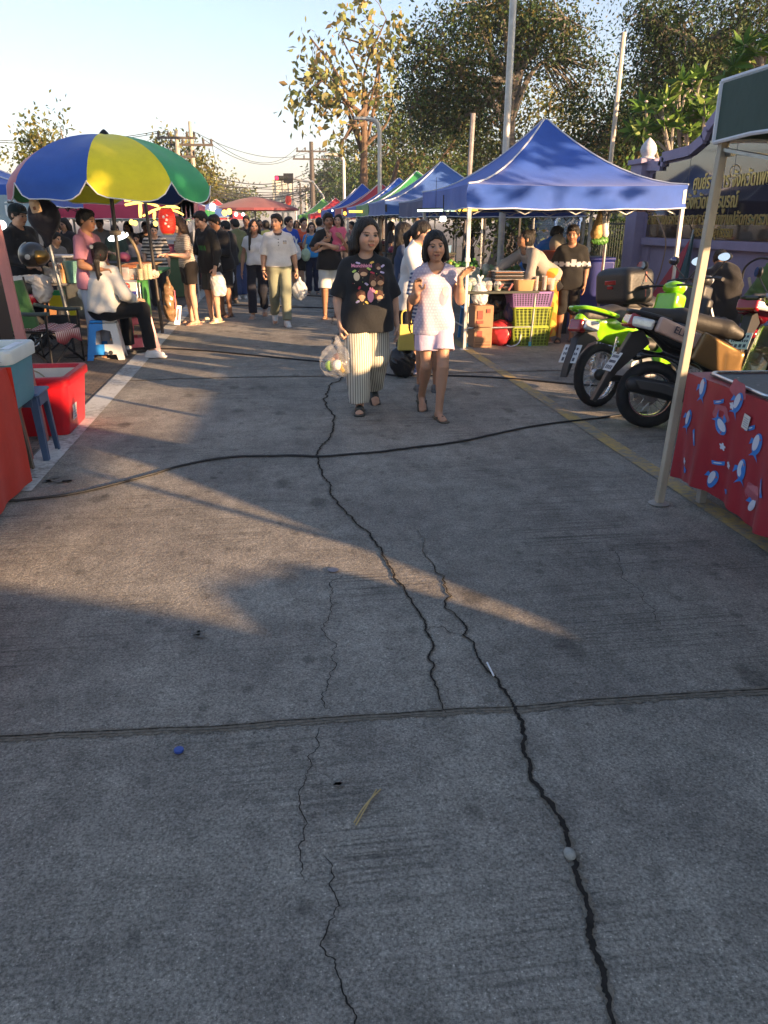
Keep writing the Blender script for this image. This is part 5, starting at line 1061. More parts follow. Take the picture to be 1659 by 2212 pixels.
# dark gate, chain link fence and blue frame beyond the pillar
gt=thing('sliding_gate','dark green barred gate on a white sill beside the lilac pillar','gate',(XW,15.3,0),0)
m=MB(); m.box((0,1.3,.12),(.3,2.6,.24)); m.build('sill',mat('white_sill',(.45,.46,.48),rough=.8,var=.2),gt,bevel=.01); m=MB()
for i in range(22): m.tube([(0,.08+i*.12,.24),(0,.08+i*.12,1.55)],.012,6)
m.build('bars',mat('gate_dark_green',(.012,.022,.014),rough=.5),gt); m=MB(); 
for z in (.3,1.5): m.box((0,1.3,z),(.035,2.6,.035))
m.build('rail',mat('gate_dark_green',(.012,.022,.014)),gt)
FB=mat('fence_blue',(.035,.12,.36),rough=.5,var=.2); fn=thing('chain_link_fence','blue framed chain link fence behind the boy and the blue jacket','fence',(XW,18.0,0),0); L_=6.2
m=MB()
for z in (1.72,.08): m.bar((0,0,z),(0,L_,z),.11 if z>1 else .06,.09)
for y in (0,1.6,3.1,4.65,L_): m.box((0,y,.86),(.07,.09 if y in (0,L_) else .05,1.72))
m.build('frame',FB,fn,smooth=False); m=MB(); st=.085
n=int((L_+1.7)/st)
for i in range(n):
    for sg in (1,-1):
        y0=i*st-(1.65 if sg>0 else 0); a=(0,y0,.08); b=(0,y0+sg*1.64+(0 if sg>0 else 0),1.70)
        ya,yb=(y0,y0+1.62) if sg>0 else (y0,y0-1.62); t0=0; t1=1
        ts=sorted([np.clip((0-ya)/(yb-ya),0,1),np.clip((L_-ya)/(yb-ya),0,1)]); 
        if ts[1]-ts[0]<.02: continue
        f=lambda t:(0.012*sg,ya+(yb-ya)*t,.08+1.62*t); m.tube([f(ts[0]),f(ts[1])],.006,4,cap=False)
m.build('mesh',mat('wire_blue_grey',(.06,.12,.24),rough=.5),fn,smooth=False)
gh=thing('gatehouse','small cream gatehouse with a white stepped top behind the chain link fence','building',(9.6,20.3,0),0); CRM=mat('cream_plaster',(.55,.45,.34),rough=.85,var=.12); WPL=mat('white_plaster',(.60,.60,.60),rough=.8,var=.12)
m=MB(); m.box((0,0,.9),(1.7,1.5,1.8)); m.build('wall',CRM,gh,smooth=False); m=MB(); m.box((0,0,1.86),(2.0,1.8,.12)); m.box((0,0,2.0),(1.6,1.4,.16)); m.box((0,0,2.15),(1.1,1.0,.14)); m.build('roof',WPL,gh,bevel=.02); m=MB()
for sx in (-.75,.75): m.box((sx,-.86,1.3),(.16,.14,2.6))
m.build('post',WPL,gh,smooth=False); m=MB(); m.box((-.1,-.755,1.25),(.8,.02,.7)); m.build('window',mat('dark_glass',(.02,.025,.025),rough=.1),gh,smooth=False)
# triangular banners leaning on the wall
fl=thing('folded_umbrella','closed red and green parasol leaning on the lilac wall','umbrella',(6.55,12.9,0),0); P0=AX(1405,645,6.5); 
m=MB(); m.add([(-.1,.35,.12),(.0,-.35,.18),(.28,-.28,1.28),(.16,.3,.14),(.12,-.2,.2),(.30,-.24,1.27)],[(0,1,2),(3,5,4),(0,2,5,3),(1,4,5,2),(0,3,4,1)]); m.build('red_cloth',REDT,fl,smooth=False); m=MB(); m.add([(.0,-.36,.20),(.06,-.60,.22),(.30,-.32,1.36),(.12,-.40,.2),(.16,-.58,.2),(.33,-.30,1.35)],[(0,1,2),(3,5,4),(0,2,5,3),(1,4,5,2),(0,3,4,1)]); m.build('green_cloth',mat('banner_green',(.03,.09,.10),rough=.7),fl,smooth=False); m=MB(); m.tube([(.1,-.3,.01),(.31,-.29,1.42)],.014,6); m.build('pole_shaft',GRY,fl)
rp=MB(); rp.tube(spline([AX(1420,470,6.7),AX(1438,520,6.7),AX(1428,580,6.7),AX(1412,640,6.7),AX(1430,720,6.7)],8),.012,6); tag(rp.build('rope',mat('rope_tan',(.35,.22,.15),rough=.9)),'tan rope hanging loose before the lilac wall','rope')
# bundled goods by the wall: green tarp roll, dark covered bags, bamboo stick
s_=Solid(); a=np.array(AX(1565,640,5.9)); s_.cone((0,0,.15),(.0,-.35,.75),.18,.10,k=.05); s_.cone((0,.2,.1),(0,-.25,.7),.12,.07,k=.05); o=solid('rolled_tarpaulin',s_,.014,[cloth('tarp_green',(.10,.19,.06),bump=.5)],warp=folds(.012,.5,3)); o.location=(6.4,9.95,.25); tag(o,'green rolled tarpaulin slanting beside the seated man in the grey jacket','tarpaulin')
sk=MB(); p=AX(1618,600,6.3); q_=AX(1632,680,6.3); sk.tube([p,q_],.02,7); 
tag(sk.build('bamboo_stick',mat('bamboo',(.55,.45,.30),rough=.6,var=.3,scale=12)),'short jointed bamboo stick upright above the red scooter','stick')
cb=MB(); cb.tube(spline([AX(1600,640,6.0),AX(1603,600,6.0),AX(1612,575,6.0),AX(1640,558,6.0),AX(1675,562,6.0)],8),.014,6); tag(cb.build('bent_pipe',RUB),'thin black pipe arching in front of the lilac wall','pipe')
cv=Solid(); cv.ell((0,0,.45),(.30,.45,.55),k=.1,cut=[((0,0,0.002),(0,0,-1))]); cv.ell((.0,-.15,.85),(.2,.28,.24),k=.08); o=solid('covered_bundle',cv,.02,[cloth('cover_black',(.014,.013,.013),bump=.5)],warp=folds(.02,.8,5)); o.location=(5.45,9.3,0); tag(o,'black covered bundle standing by the tent leg beside the seated man','bundle')
# ------------------------------------------------------------------ left foreground: red cloth table, coolers, stools, post
REDC=cloth('red_orange_cloth',(.46,.028,.010),rough=.75,var=.12,scale=5,bump=.25,bscale=12)
t=thing('stall_table','table draped in plain red orange cloth at the left edge','table',(-1.56,0,0),0)
ye,yn,zt=4.80,2.0,.745
def sk(y,v):
    c_=.05*math.exp(-((ye-y)/.05)); return (-.9*0-.03*(1-v)**4+.012*math.sin(y*8+.5)*v+.006*math.sin(y*21)*v, y-.0*v, zt-(zt-.04)*v - (.03*(1-v)**6)*0)
ys=np.concatenate([np.linspace(ye,ye-.12,8),np.linspace(ye-.16,yn,50)]); vs=np.linspace(0,1,18)
c=MB(); rows=[[(-.95+.92*k,y,zt) for y in ys] for k in (0,.5,.96,1)]+[[sk(y,v) for y in ys] for v in vs[1:]]
c.grid(rows); c.grid([[(-.95+.95*u+(.0)*v,ye+.006*math.sin(u*15)*v,zt-(zt-.06)*v) for u in np.linspace(0,1,20)] for v in vs]); c.build('tablecloth',REDC,t,angle=60)
for (x,y) in ((-.08,4.7),(-.86,4.7),(-.08,2.15),(-.86,2.15)): m=MB(); m.box((x,y,.36),(.04,.04,.72)); m.build('leg',DRK,t,smooth=False)
tr_=thing('serving_tray','steel tray of green leaf wrapped rolls on the red orange table','tray',(-1.92,4.35,zt+.004),0); m=MB(); m.grid([[(-.26,-.45,.0),(-.26,.45,.0)],[(.25,-.45,0),(.25,.45,0)],[(.285,-.48,.022),(.285,.48,.022)],[(.30,-.49,.02),(.30,.49,.02)]]); m.build('tray_base',CHR if 'CHR' in globals() else GRY,tr_,solid=.003)
q=np.random.default_rng(11); LG=mat('leaf_roll',(.14,.15,.045),rough=.5,var=.4,scale=14,bump=.4,bscale=30,stretch=(4,1,4))
for i in range(14):
    s_=Solid(); s_.cone((0,-.06,0),(0,.06,0),.022,.019,k=.01); s_.ell((0,-.075,0),(.015,.03,.012),k=.01); r=solid('leaf_roll',s_,.006,[LG],tr_,warp=folds(.003,.12,i)); r.location=(.20-.11*(i%4)+q.uniform(-.02,.02),-.34+.19*(i//4)+q.uniform(-.02,.02)+.1,.025+.03*(i%3==0)); r.rotation_euler=(0,q.uniform(-.2,.2),q.uniform(.9,1.9))
# foam cooler: pale blue body, thick white rim
def coolbox(name,label,loc,w,d,h,mb,mr,rot=0,wall=.045,tap=.90,rim=.10,inner=None,group=None):
    t=thing(name,label,'cool box',loc,rot,group)
    def rr(w,d,r,z): 
        o=[]
        for (sx,sy,a0) in ((1,1,0),(-1,1,90),(-1,-1,180),(1,-1,270)):
            for a in range(0,91,15): o.append((sx*(w/2-r)+r*(math.cos(rad(a0+a))),sy*(d/2-r)+r*math.sin(rad(a0+a)),z))
        return o
    hr=h-rim; k=lambda z:tap+(1-tap)*z/h
    b=MB(); b.grid([rr(.02,.02,.002,0),rr(w*tap-.02,d*tap-.02,.05,0),rr(w*tap,d*tap,.05,.02),rr(w*k(hr),d*k(hr),.05,hr+.005)],closed=True); b.build('box_body',mb,t)
    b=MB(); b.grid([rr(w*k(hr),d*k(hr),.05,hr),rr(w+.03,d+.03,.06,hr+.004),rr(w+.035,d+.035,.06,h-.015),rr(w+.015,d+.015,.055,h),rr(w-2*wall,d-2*wall,.035,h),rr(w-2*wall-.03,d-2*wall-.03,.03,h-.03)],closed=True); b.build('rim',mr,t)
    b=MB(); b.grid([rr(w-2*wall-.028,d-2*wall-.028,.03,h-.028),rr((w-2*wall)*tap,(d-2*wall)*tap,.03,.05),rr(.02,.02,.002,.05)],closed=True); b.build('inside',inner or mr,t); return t
SKY=plastic('foam_sky_blue',(.08,.27,.36),rough=.5,var=.1,bump=.08); FOAM=plastic('foam_white',(.56,.60,.58),rough=.55)
cb=coolbox('cool_box','open pale blue foam cool box with a thick white rim, standing on stools',(-1.93,5.17,.445),.66,.52,.375,SKY,FOAM,tap=.93,rim=.085)
m=MB(); m.box((.285,-.02,.3775),(.05,.30,.002),0,rotm(0,0,0)); m.build('tape_patch',mat('tape_white',(.66,.68,.72),rough=.4),cb,smooth=False)
def stool(label,loc,rot,m,h=.44,w=.30,group='plastic stools at the left edge',foot=.36):
    t=thing('plastic_stool',label,'stool',loc,rot,group); k=foot/w
    b=MB(); b.box((0,0,h-.012),(w,w,.024)); b.build('seat',m,t,bevel=.012)
    for i in range(4):
        a=i*math.pi/2+math.pi/4; cx,cy=w/2*.86*math.copysign(1,math.cos(a)),w/2*.86*math.copysign(1,math.sin(a)); sx,sy=math.copysign(1,cx),math.copysign(1,cy)
        l=MB(); T=.012; hw=.045; bt=foot/2/(w/2)
        P=[(cx,cy,h-.02),(cx-sx*hw,cy,h-.02),(cx*bt-sx*hw*.7,cy*bt,0),(cx*bt,cy*bt,0),(cx*bt,cy*bt-sy*hw*.7,0),(cx,cy-sy*hw,h-.02)]
        l.add(P,[(0,1,2,3),(0,3,4,5)]); l.build('leg',m,t,smooth=False,solid=T)
    s_=MB()
    for (x,y,ww,dd) in ((0,w/2*.93,w*.7,.012),(0,-w/2*.93,w*.7,.012),(w/2*.93,0,.012,w*.7),(-w/2*.93,0,.012,w*.7)): s_.box((x,y,h-.055),(ww,dd,.07))
    s_.build('apron',m,t,smooth=False); return t
STG=plastic('stool_grey_brown',(.13,.105,.08),rough=.5,var=.3,scale=12); STR=plastic('stool_rust_red',(.40,.10,.055),rough=.45); STB=plastic('stool_slate_blue',(.045,.085,.17),rough=.42,var=.2)
stool('grey brown plastic stool under the near end of the pale blue cool box',(-1.80,5.03,0),0,STG); stool('rust red plastic stool between the grey brown and the blue one',(-1.86,5.25,0),.06,STR,.435); stool('slate blue plastic stool beside the red open tub',(-1.75,5.50,0),0,STB,.47)
RTUB=plastic('tub_red',(.46,.010,.018),rough=.32,var=.08); CRMI=mat('tub_inside_cream',(.62,.57,.50),rough=.55,var=.1)
rt=coolbox('cool_box','open red tub with a cream inside, on the ground by the white line',(-1.94,6.32,.0),.74,.66,.46,RTUB,RTUB,wall=.035,tap=.88,rim=.07,inner=CRMI)
m=MB(); m.box((.345,-.12,.16),(.004,.11,.12),0,rotm(0,.09,0)); 
for k in range(5): m.box((.3475,-.115,.20-.02*k),(.003,.07-.012*(k%2),.006),1,rotm(0,.09,0))
m.build('sticker',[mat('sticker_white',(.60,.60,.62),rough=.6),mat('print_grey2',(.3,.32,.36),rough=.8)],rt,smooth=False)
m=MB(); m.tube(spline([(-.42,-.30,.475),(-.2,-.18,.478),(.05,-.08,.478),(.17,-.10,.40),(.2,-.13,.30)],8),.006,6); tag(m.build('cord',mat('cord_tan',(.28,.24,.16),rough=.9),loc=(-1.94,6.32,0)),'tan cord hanging over the edge of the red tub','cord')
# big lidded red cooler further back with a rope
rc=coolbox('cool_box','tall closed red cooler behind the white rimmed foam box',(-2.75,6.75,.0),.62,.66,.98,RTUB,RTUB,tap=.93,rim=.20); m=MB(); m.box((0,0,.99),(.62,.64,.05)); m.box((.0,.02,1.04),(.5,.5,.07)); m.build('lid',RTUB,rc,bevel=.02)
m=MB(); m.tube([(-2.41,6.42,.95),(-2.44,6.40,.62)],.012,6); m.tube(spline([(-2.41,6.42,.95),(-2.36,6.40,.90),(-2.30,6.36,.80)],5),.012,6); tag(m.build('rope',mat('rope_pink',(.55,.34,.30),rough=.8)),'pale pink rope tied at the corner of the tall red cooler','rope')
pm=MB(); a=AY(-3,470,6.15); b=AY(66,780,6.0); d_=(b-a); a=a-np.array((.035,0,0)); b=b-np.array((.03,0,0)); a2=a-d_*.3; pm.bar(a2,b+d_*.62,.07,.04,up=(0,1,0)); PK_=mat('pink_painted_wood',(.42,.17,.15),rough=.7,var=.3,scale=7,bump=.3,bscale=24,stretch=(1,1,.15)); tag(pm.build('timber_post',PK_,bevel=.005),'leaning pink painted timber post at the left edge, with bolt holes','post')
bh=MB(); 
# camp chair
cc=thing('camp_chair','green folding camp chair with a plaid cloth, on crossed black legs','chair',(-2.62,9.35,0),rad(68)); GF=cloth('chair_green',(.045,.135,.045),bump=.3); BT=metal('chair_black_tube',(.02,.02,.022),rough=.45,metal=.6)
m=MB(); m.grid([[(x,.24+.13*(z-.42)/.5-.03*math.cos(x*6),z) for x in np.linspace(-.25,.25,9)] for z in np.linspace(.38,.92,10)]); m.build('backrest',GF,cc,solid=.008); m=MB(); m.grid([[(x,y,.42-.05*math.cos(x*5.6)-.03*(y+.25)) for x in np.linspace(-.27,.27,9)] for y in np.linspace(-.27,.24,9)]); m.build('seat',cloth('chair_black',(.018,.018,.02)),cc,solid=.01)
for sg in (-1,1):
    m=MB(); m.tube([(sg*.27,.25,.0),(sg*.28,.38,.95)],.012,7); m.build('leg',BT,cc); m=MB(); m.tube([(sg*.29,-.27,0),(sg*.29,-.27,.62)],.012,7); m.build('leg',BT,cc)
    m=MB(); m.tube(spline([(sg*.30,-.32,.61),(sg*.30,0,.60),(sg*.29,.30,.64)],5),.022,7); m.build('armrest',cloth('arm_grey_green',(.06,.075,.07)),cc)
    m=MB(); m.tube([(sg*.27,-.27,.03),(sg*.27,.27,.42)],.010,6); m.tube([(sg*.27,.27,.03),(sg*.27,-.27,.42)],.010,6); m.build('side_brace',BT,cc)
m=MB(); m.tube([(-.28,-.28,.03),(.28,-.28,.40)],.010,6); m.tube([(.28,-.28,.03),(-.28,-.28,.40)],.010,6); m.tube([(-.28,.27,.03),(.28,.27,.42)],.010,6); m.tube([(.28,.27,.03),(-.28,.27,.42)],.010,6); m.build('cross_brace',BT,cc)
PL=mat('plaid_cloth',(.5,.28,.30),rough=.9); N,L=nodes_of(PL); _b=N['Principled BSDF']; _t=N.new('ShaderNodeTexCoord'); _w1=N.new('ShaderNodeTexWave'); _w1.inputs['Scale'].default_value=9; _w1.bands_direction='X'; _w2=N.new('ShaderNodeTexWave'); _w2.inputs['Scale'].default_value=9; _w2.bands_direction='Y'
for w_ in (_w1,_w2): L.new(_t.outputs['Object'],w_.inputs[0])
_m=N.new('ShaderNodeMath'); _m.operation='MULTIPLY'; L.new(_w1.outputs['Fac'],_m.inputs[0]); L.new(_w2.outputs['Fac'],_m.inputs[1]); _r=N.new('ShaderNodeValToRGB'); _r.color_ramp.elements[0].color=(.30,.035,.05,1); _r.color_ramp.elements[1].color=(.62,.52,.50,1); _r.color_ramp.elements[1].position=.5; L.new(_m.outputs[0],_r.inputs[0]); L.new(_r.outputs[0],_b.inputs['Base Color'])
m=MB(); m.grid([[(x,y,.455-.05*math.cos(x*5.6)-.03*(y+.25)+.01*math.sin(y*30)) for x in np.linspace(-.2,.24,9)] for y in np.linspace(-.27,.2,9)]+[[(x,-.30,.40-.0*x) for x in np.linspace(-.2,.24,9)]]+[[(x,-.31,.28+.03*math.sin(x*20)) for x in np.linspace(-.2,.24,9)]]); m.build('plaid_cover',PL,cc,solid=.006)
# folding step stools
def stepstool(label,loc,rot,ma,mb,h=.46,group=None):
    t=thing('folding_stool',label,'stool',loc,rot,group); w,f=.29,.42
    b=MB(); b.box((-.07,0,h-.014),(.145,w*.8,.028)); b.build('seat_half',ma,t,bevel=.008); b=MB(); b.box((.0745,0,h-.014),(.145,w*.8,.028)); b.build('seat_half',mb,t,bevel=.008)
    for sy in (-1,1):
        for sx,mm_ in ((-1,ma),(1,mb)):
            zt,zb_=h-.03,0; X=lambda u,z: u*(w/2+(f/2-w/2)*(1-z/zt))
            out=[(0,zt),(X(sx,zt),zt),(X(sx,0),0),(X(sx*.68,0),0),(X(sx*.62,.07),.07),(0,.07),(0,.19),(X(sx*.55,.19),.19),(X(sx*.5,.34),.34),(0,.36)]
            l=MB(); l.prism(out,.016,0,None,(0,0,0)); k=math.atan2((f-w*.8)/2,h)*.9; l.build('side_panel',mm_,t,smooth=False,loc=(0,sy*(w*.40+.06),0),rot=(sy*k,0,0),bevel=.003)
    for sx,mm_ in ((-1,ma),(1,mb)):
        out=[(-.10,h-.03),(.10,h-.03),(.17,0),(.12,0),(.09,.06),(-.09,.06),(-.12,0),(-.17,0)]; l=MB(); l.prism(out,.016,0,rotm(0,0,math.pi/2)); k=math.atan2((f-w)/2,h); l.build('end_panel',mm_,t,smooth=False,loc=(sx*(w/2+.062),0,0),rot=(0,-sx*k,0),bevel=.003)
    return t
BLS=plastic('stool_bright_blue',(.02,.22,.62)); WHS=plastic('stool_white',(.58,.58,.56)); SLB=plastic('stool_soft_blue',(.07,.13,.28)); PNK=plastic('stool_pink',(.60,.10,.13)); PNW=plastic('stool_pale_pink',(.62,.34,.34))
st=stepstool('blue and white folding step stool that the woman in the cap sits on',(-2.03,9.72,0),rad(4),BLS,WHS)
text('lettering','P',.05,BLKP,st,(.07,-.235,.10),(math.pi/2-.14,0,0),.003); m=MB(); m.lathe([(.001,0),(.026,0),(.026,.004),(.001,.004)],(.07,-.230,.10),18,0,rotm(math.pi/2-.14,0,0)); m.build('badge',BLKP,st)
stepstool('pink folding step stool holding the steel box at the grill stall',(-1.72,10.25,0),rad(20),PNK,PNW)
# ------------------------------------------------------------------ big umbrella of coloured panels
um=thing('market_umbrella','huge round umbrella with blue, yellow, green and red panels','umbrella',(-1.86,10.2,0),0)
UC=[cloth('panel_'+n,c,rough=.55,bump=.15,bscale=10,var=.08) for n,c in (('blue',(.022,.085,.36)),('yellow',(.66,.58,.02)),('green',(.03,.28,.10)),('red',(.42,.06,.08)))]
Rr,zr,zp=1.15,1.93,2.49; order=[3,0,1,2,3,0,1,2]; a0=rad(-90-22.5-45*1.52)
for i in range(8):
    A,B=a0+i*math.pi/4,a0+(i+1)*math.pi/4; P=[]
    for v in np.linspace(0,1,12):
        row=[]
        for u in np.linspace(0,1,11):
            a=A+(B-A)*u; ed=1-math.sin(math.pi*u); r=Rr*math.sin(v*math.pi/2*.92)/math.sin(math.pi/2*.92)*(.965+.035*(1-.0*ed)*0+.035*ed); z=zr+(zp-zr)*(math.cos(v*math.pi/2*.98))**1.15-.035*math.sin(math.pi*u)*math.sin(v*math.pi*.9); row.append((r*math.cos(a),r*math.sin(a),z))
        P.append(row)
    for k in (1,2,3):                     # scalloped flap
        row=[]
        for j,u in enumerate(np.linspace(0,1,11)):
            a=A+(B-A)*u; x,y,z=P[11][j]; dr=.17*(1-abs(2*u-1)**5)*k/3+.012*math.sin(u*9+i)*k/3; row.append((x*(1+.012*k/3),y*(1+.012*k/3),z-dr))
        P.append(row)
    m=MB(); m.grid(P); m.build('panel',UC[order[i]],um,angle=70); m=MB(); m.tube(P[-1],.007,5); m.build('white_hem',PIPE,um)
    rb=MB(); rb.tube([np.array(P[k][0])*np.array((.985,.985,1))-np.array((0,0,.014)) for k in range(0,12)],.007,5); rb.tube([(0,0,1.85),tuple(np.array(P[7][0])-np.array((0,0,.02)))],.007,5); rb.build('rib',BT,um)
m=MB(); m.tube([(0,0,.0),(0,0,2.47)],.024,10); m.build('pole_shaft',mat('pole_black_paint',(.03,.028,.026),rough=.4),um); m=MB(); m.lathe([(.001,0),(.06,0),(.05,.03),(.02,.06),(.001,.07)],(0,0,2.475),14); m.build('top_cap',BT,um); m=MB(); m.lathe([(.001,0),(.25,0),(.25,.05),(.06,.09),(.03,.3),(.001,.3)],n=24); m.build('base',BLKP,um); m=MB(); m.torus((0,0,1.42),.045,.03,16,8); m.build('rag_tie',cloth('rag_beige',(.30,.26,.20)),um)
# bottle hung from the rim, and the round black cover on a post
p=AY(78,440,9.6); bt=thing('bottle','cream plastic bottle hung from the red corner of the umbrella','bottle',(p[0],9.6,p[2]-.09),(.12,-.18,0)); m=MB(); m.lathe([(.001,0),(.05,0),(.055,.01),(.055,.10),(.048,.125),(.03,.14),(.022,.155),(.001,.156)],n=18); m.build('bottle_body',plastic('bottle_cream',(.62,.42,.25)),bt); m=MB(); m.lathe([(.001,.155),(.024,.155),(.03,.20),(.034,.24),(.001,.25)],n=14); m.build('bag_neck',WHB,bt); m=MB(); m.box((.0,-.0565,.05),(.03,.003,.035)); m.build('label_mark',mat('mark_brown',(.25,.08,.03)),bt)
p=AY(97,478,9.9); bp_=thing('covered_fan','round black cloth tied over a stand at the umbrella side','cover',(p[0],9.9,0),0)
s_=Solid(); s_.ell((0,0,1.60),(.175,.17,.19),k=.03); s_.cone((0,0,1.60),(0.0,0,1.30),.14,.035,k=.06); solid('black_cover',s_,.011,[cloth('cover_navy_black',(.008,.009,.018),rough=.7,bump=.35,bscale=14)],bp_,warp=folds(.004,.35,1)); m=MB(); m.tube([(0,0,1.4),(.10,.0,.55)],.026,8); m.tube([(.10,0,.55),(.115,0,.5)],.02,8); m.build('pole_shaft',GRY,bp_); m=MB(); m.tube([(.11,0,.55),(.12,0,.03)],.016,8); m.lathe([(.001,0),(.14,0),(.14,.02),(.001,.03)],(.12,0,0),18); m.build('base',DRK,bp_)
# ------------------------------------------------------------------ grill stall under the umbrella
gt_=thing('grill_table','grill stall table with a bright green side cloth and steel front','table',(-2.05,12.3,0),0)
GCL=cloth('green_cloth',(.035,.20,.035)); STL=metal('stainless',(.42,.43,.44),rough=.3,bump=.2,bscale=9)
m=MB(); m.box((-.25,.3,.80),(1.1,3.2,.035)); m.build('table_top',GCL,gt_,bevel=.005); m=MB(); m.grid([[(.31+.012*math.sin(y*12),y,.80-.62*v) for y in np.linspace(-1.3,-.72,18)] for v in np.linspace(0,1,8)]); m.build('side_cloth',GCL,gt_,solid=.006)
m=MB(); m.box((-.25,-1.29,.56),(1.06,.02,.46)); m.build('front_panel',STL,gt_,bevel=.004)
for (x,y) in ((.25,-1.25),(-.75,-1.25),(.25,1.85),(-.75,1.85)): m=MB(); m.tube([(x,y,0),(x,y,.79)],.016,8); m.build('leg',GRY,gt_)
sb=thing('steel_box','steel box with a white sticker bearing a red star badge, at the grill stall','box',(-1.86,10.55,.40),rad(8)); m=MB(); m.box((0,0,.22),(.26,.22,.44)); m.build('box_body',STL,sb,bevel=.012); m=MB(); m.box((.0,-.1125,.375),(.22,.003,.12)); m.build('sticker',mat('sticker_pale',(.62,.58,.55),rough=.5),sb); m=MB(); m.box((0.01,-.114,.30),(.21,.003,.04)); m.build('blue_band',mat('band_blue',(.03,.04,.25),rough=.4),sb)
m=MB(); m.lathe([(.001,0),(.042,0),(.042,.002),(.001,.002)],(0,-.114,.385),22,0,rotm(math.pi/2,0,0)); m.build('badge',mat('badge_red',(.55,.06,.05),rough=.4),sb); m=MB(); m.add([((.030 if i%2==0 else .012)*math.sin(i*math.pi/5),-.1172,.385+(.030 if i%2==0 else .012)*math.cos(i*math.pi/5)) for i in range(10)],[tuple(range(10))]); m.build('star_mark',mat('sticker_pale',(1,1,1)),sb,smooth=False)
m=MB(); m.box((0,-.116,.16),(.05,.01,.012)); m.build('handle',CHR,sb)
m=MB(); m.box((-.23,0,.28),(.16,.2,.10)); m.build('side_tray',BLKG,sb,bevel=.004)
gp2=bag('plastic_bag','pinkish clear bag of rubbish slumped beside the steel box',(-2.06,10.42,.30),.2,.26,mat('bag_rose',(.42,.28,.26),rough=.35,var=.4,scale=20,bump=.5,bscale=20),12,knot=False)
q=np.random.default_rng(21)
for i,(px,Y,w,h_,k,lb) in enumerate(((265,11.0,.15,.16,0,'clear tub of pale sweets at the near end of the grill table'),(283,11.1,.13,.14,0,'clear tub of pink sweets behind the near tub'),)):
    p=AY(px,580,Y); t=thing('clear_tub',lb,'tub',(p[0],Y,.82),.1); m=MB(); m.box((0,0,h_/2),(w,w,h_),0,None,1.06); m.build('tub_shell',CLEAR,t,bevel=.01); m=MB()
    for j in range(12): m.sphere((q.uniform(-.35,.35)*w,q.uniform(-.35,.35)*w,q.uniform(.03,.55)*h_),(.03,.03,.02),8,6)
    m.build('stain',foodm('pink'),t)
for i in range(3):
    p=AY(300+9*i,565,11.0+.06*i); t=thing('cup_stack',('tall stack of cream foam cups, left of three','tall stack of cream foam cups, middle of three','tall stack of cream foam cups, right of three')[i],'cups',(p[0],11.0+.1*i,.82),0,'stacked foam cups on the grill table'); m=MB()
    for k in range(9): m.lathe([(.032,.022*k),(.040,.022*k+.018),(.042,.022*k+.02),(.032,.022*k+.022)],n=16)
    m.build('cups',mat('cup_cream',(.66,.55,.38),rough=.6),t)
gr=thing('charcoal_grill','black charcoal grill loaded with skewers of meat','grill',(-2.0,12.25,.82),0); m=MB(); m.box((0,0,.05),(.42,1.5,.10)); m.build('trough',mat('grill_black',(.02,.018,.016),rough=.7),gr,bevel=.006); MEAT=mat('grilled_meat',(.28,.10,.035),rough=.4,var=.5,scale=40,bump=.5,bscale=60); WOODS=mat('skewer_wood',(.45,.30,.14),rough=.7)
for i in range(24):
    y=-.70+i*.06; e=MB(); e.tube([(-.26,y,.115),(.30,y+q.uniform(-.03,.03),.135)],.004,5); s1=e.build('skewer',WOODS,gr); e=MB(); e.tube([(-.2,y,.118),(-.1,y+.008,.124),(0,y-.008,.122),(.1,y+.01,.13)],[.008,.019,.017,.012],7); e.build('meat',MEAT,s1)
for i,(px,lb) in enumerate(((318,'white paper wrapper at the grill edge'),)):
    p=AY(330,592,11.35); s_=Solid(); s_.ell((0,0,.05),(.09,.07,.06),k=.02); o=solid('paper_wrapper',s_,.01,[mat('paper_peach',(.62,.42,.34),rough=.7)],warp=folds(.015,.2,4)); o.location=(p[0],11.35,.82); tag(o,lb,'wrapper')
hb=thing('goods_bag','clear hanging bag of brown snacks at the road side of the grill stall','bag',(-1.60,12.5,.35),0); s_=Solid(); s_.ell((0,0,.0),(.10,.16,.26),k=.05); s_.cone((0,0,.2),(0,0,.40),.08,.02,k=.05); solid('snack_pouch',s_,.014,[mat('snack_brown',(.20,.12,.06),rough=.25,var=.6,scale=18,bump=.6,bscale=16)],hb,warp=folds(.015,.5,7)); m=MB(); m.bar((.10,-.1,-.05),(.10,-.06,.22),.012,.02); m.build('ribbon',plastic('ribbon_pink',(.6,.15,.2)),hb)
sg=thing('price_sign','small red and white standing sign shaped like a figure one','sign',(-1.52,12.72,.0),rad(25)); m=MB(); m.box((0,0,.17),(.10,.012,.30),0,rotm(0,.18,0)); m.build('board',mat('sign_white',(.6,.58,.6),rough=.5),sg,bevel=.004); text('lettering','1',.26,mat('sign_red',(.5,.02,.05),rough=.4),sg,(0,-.009,.17),(math.pi/2,.18,0),.002)
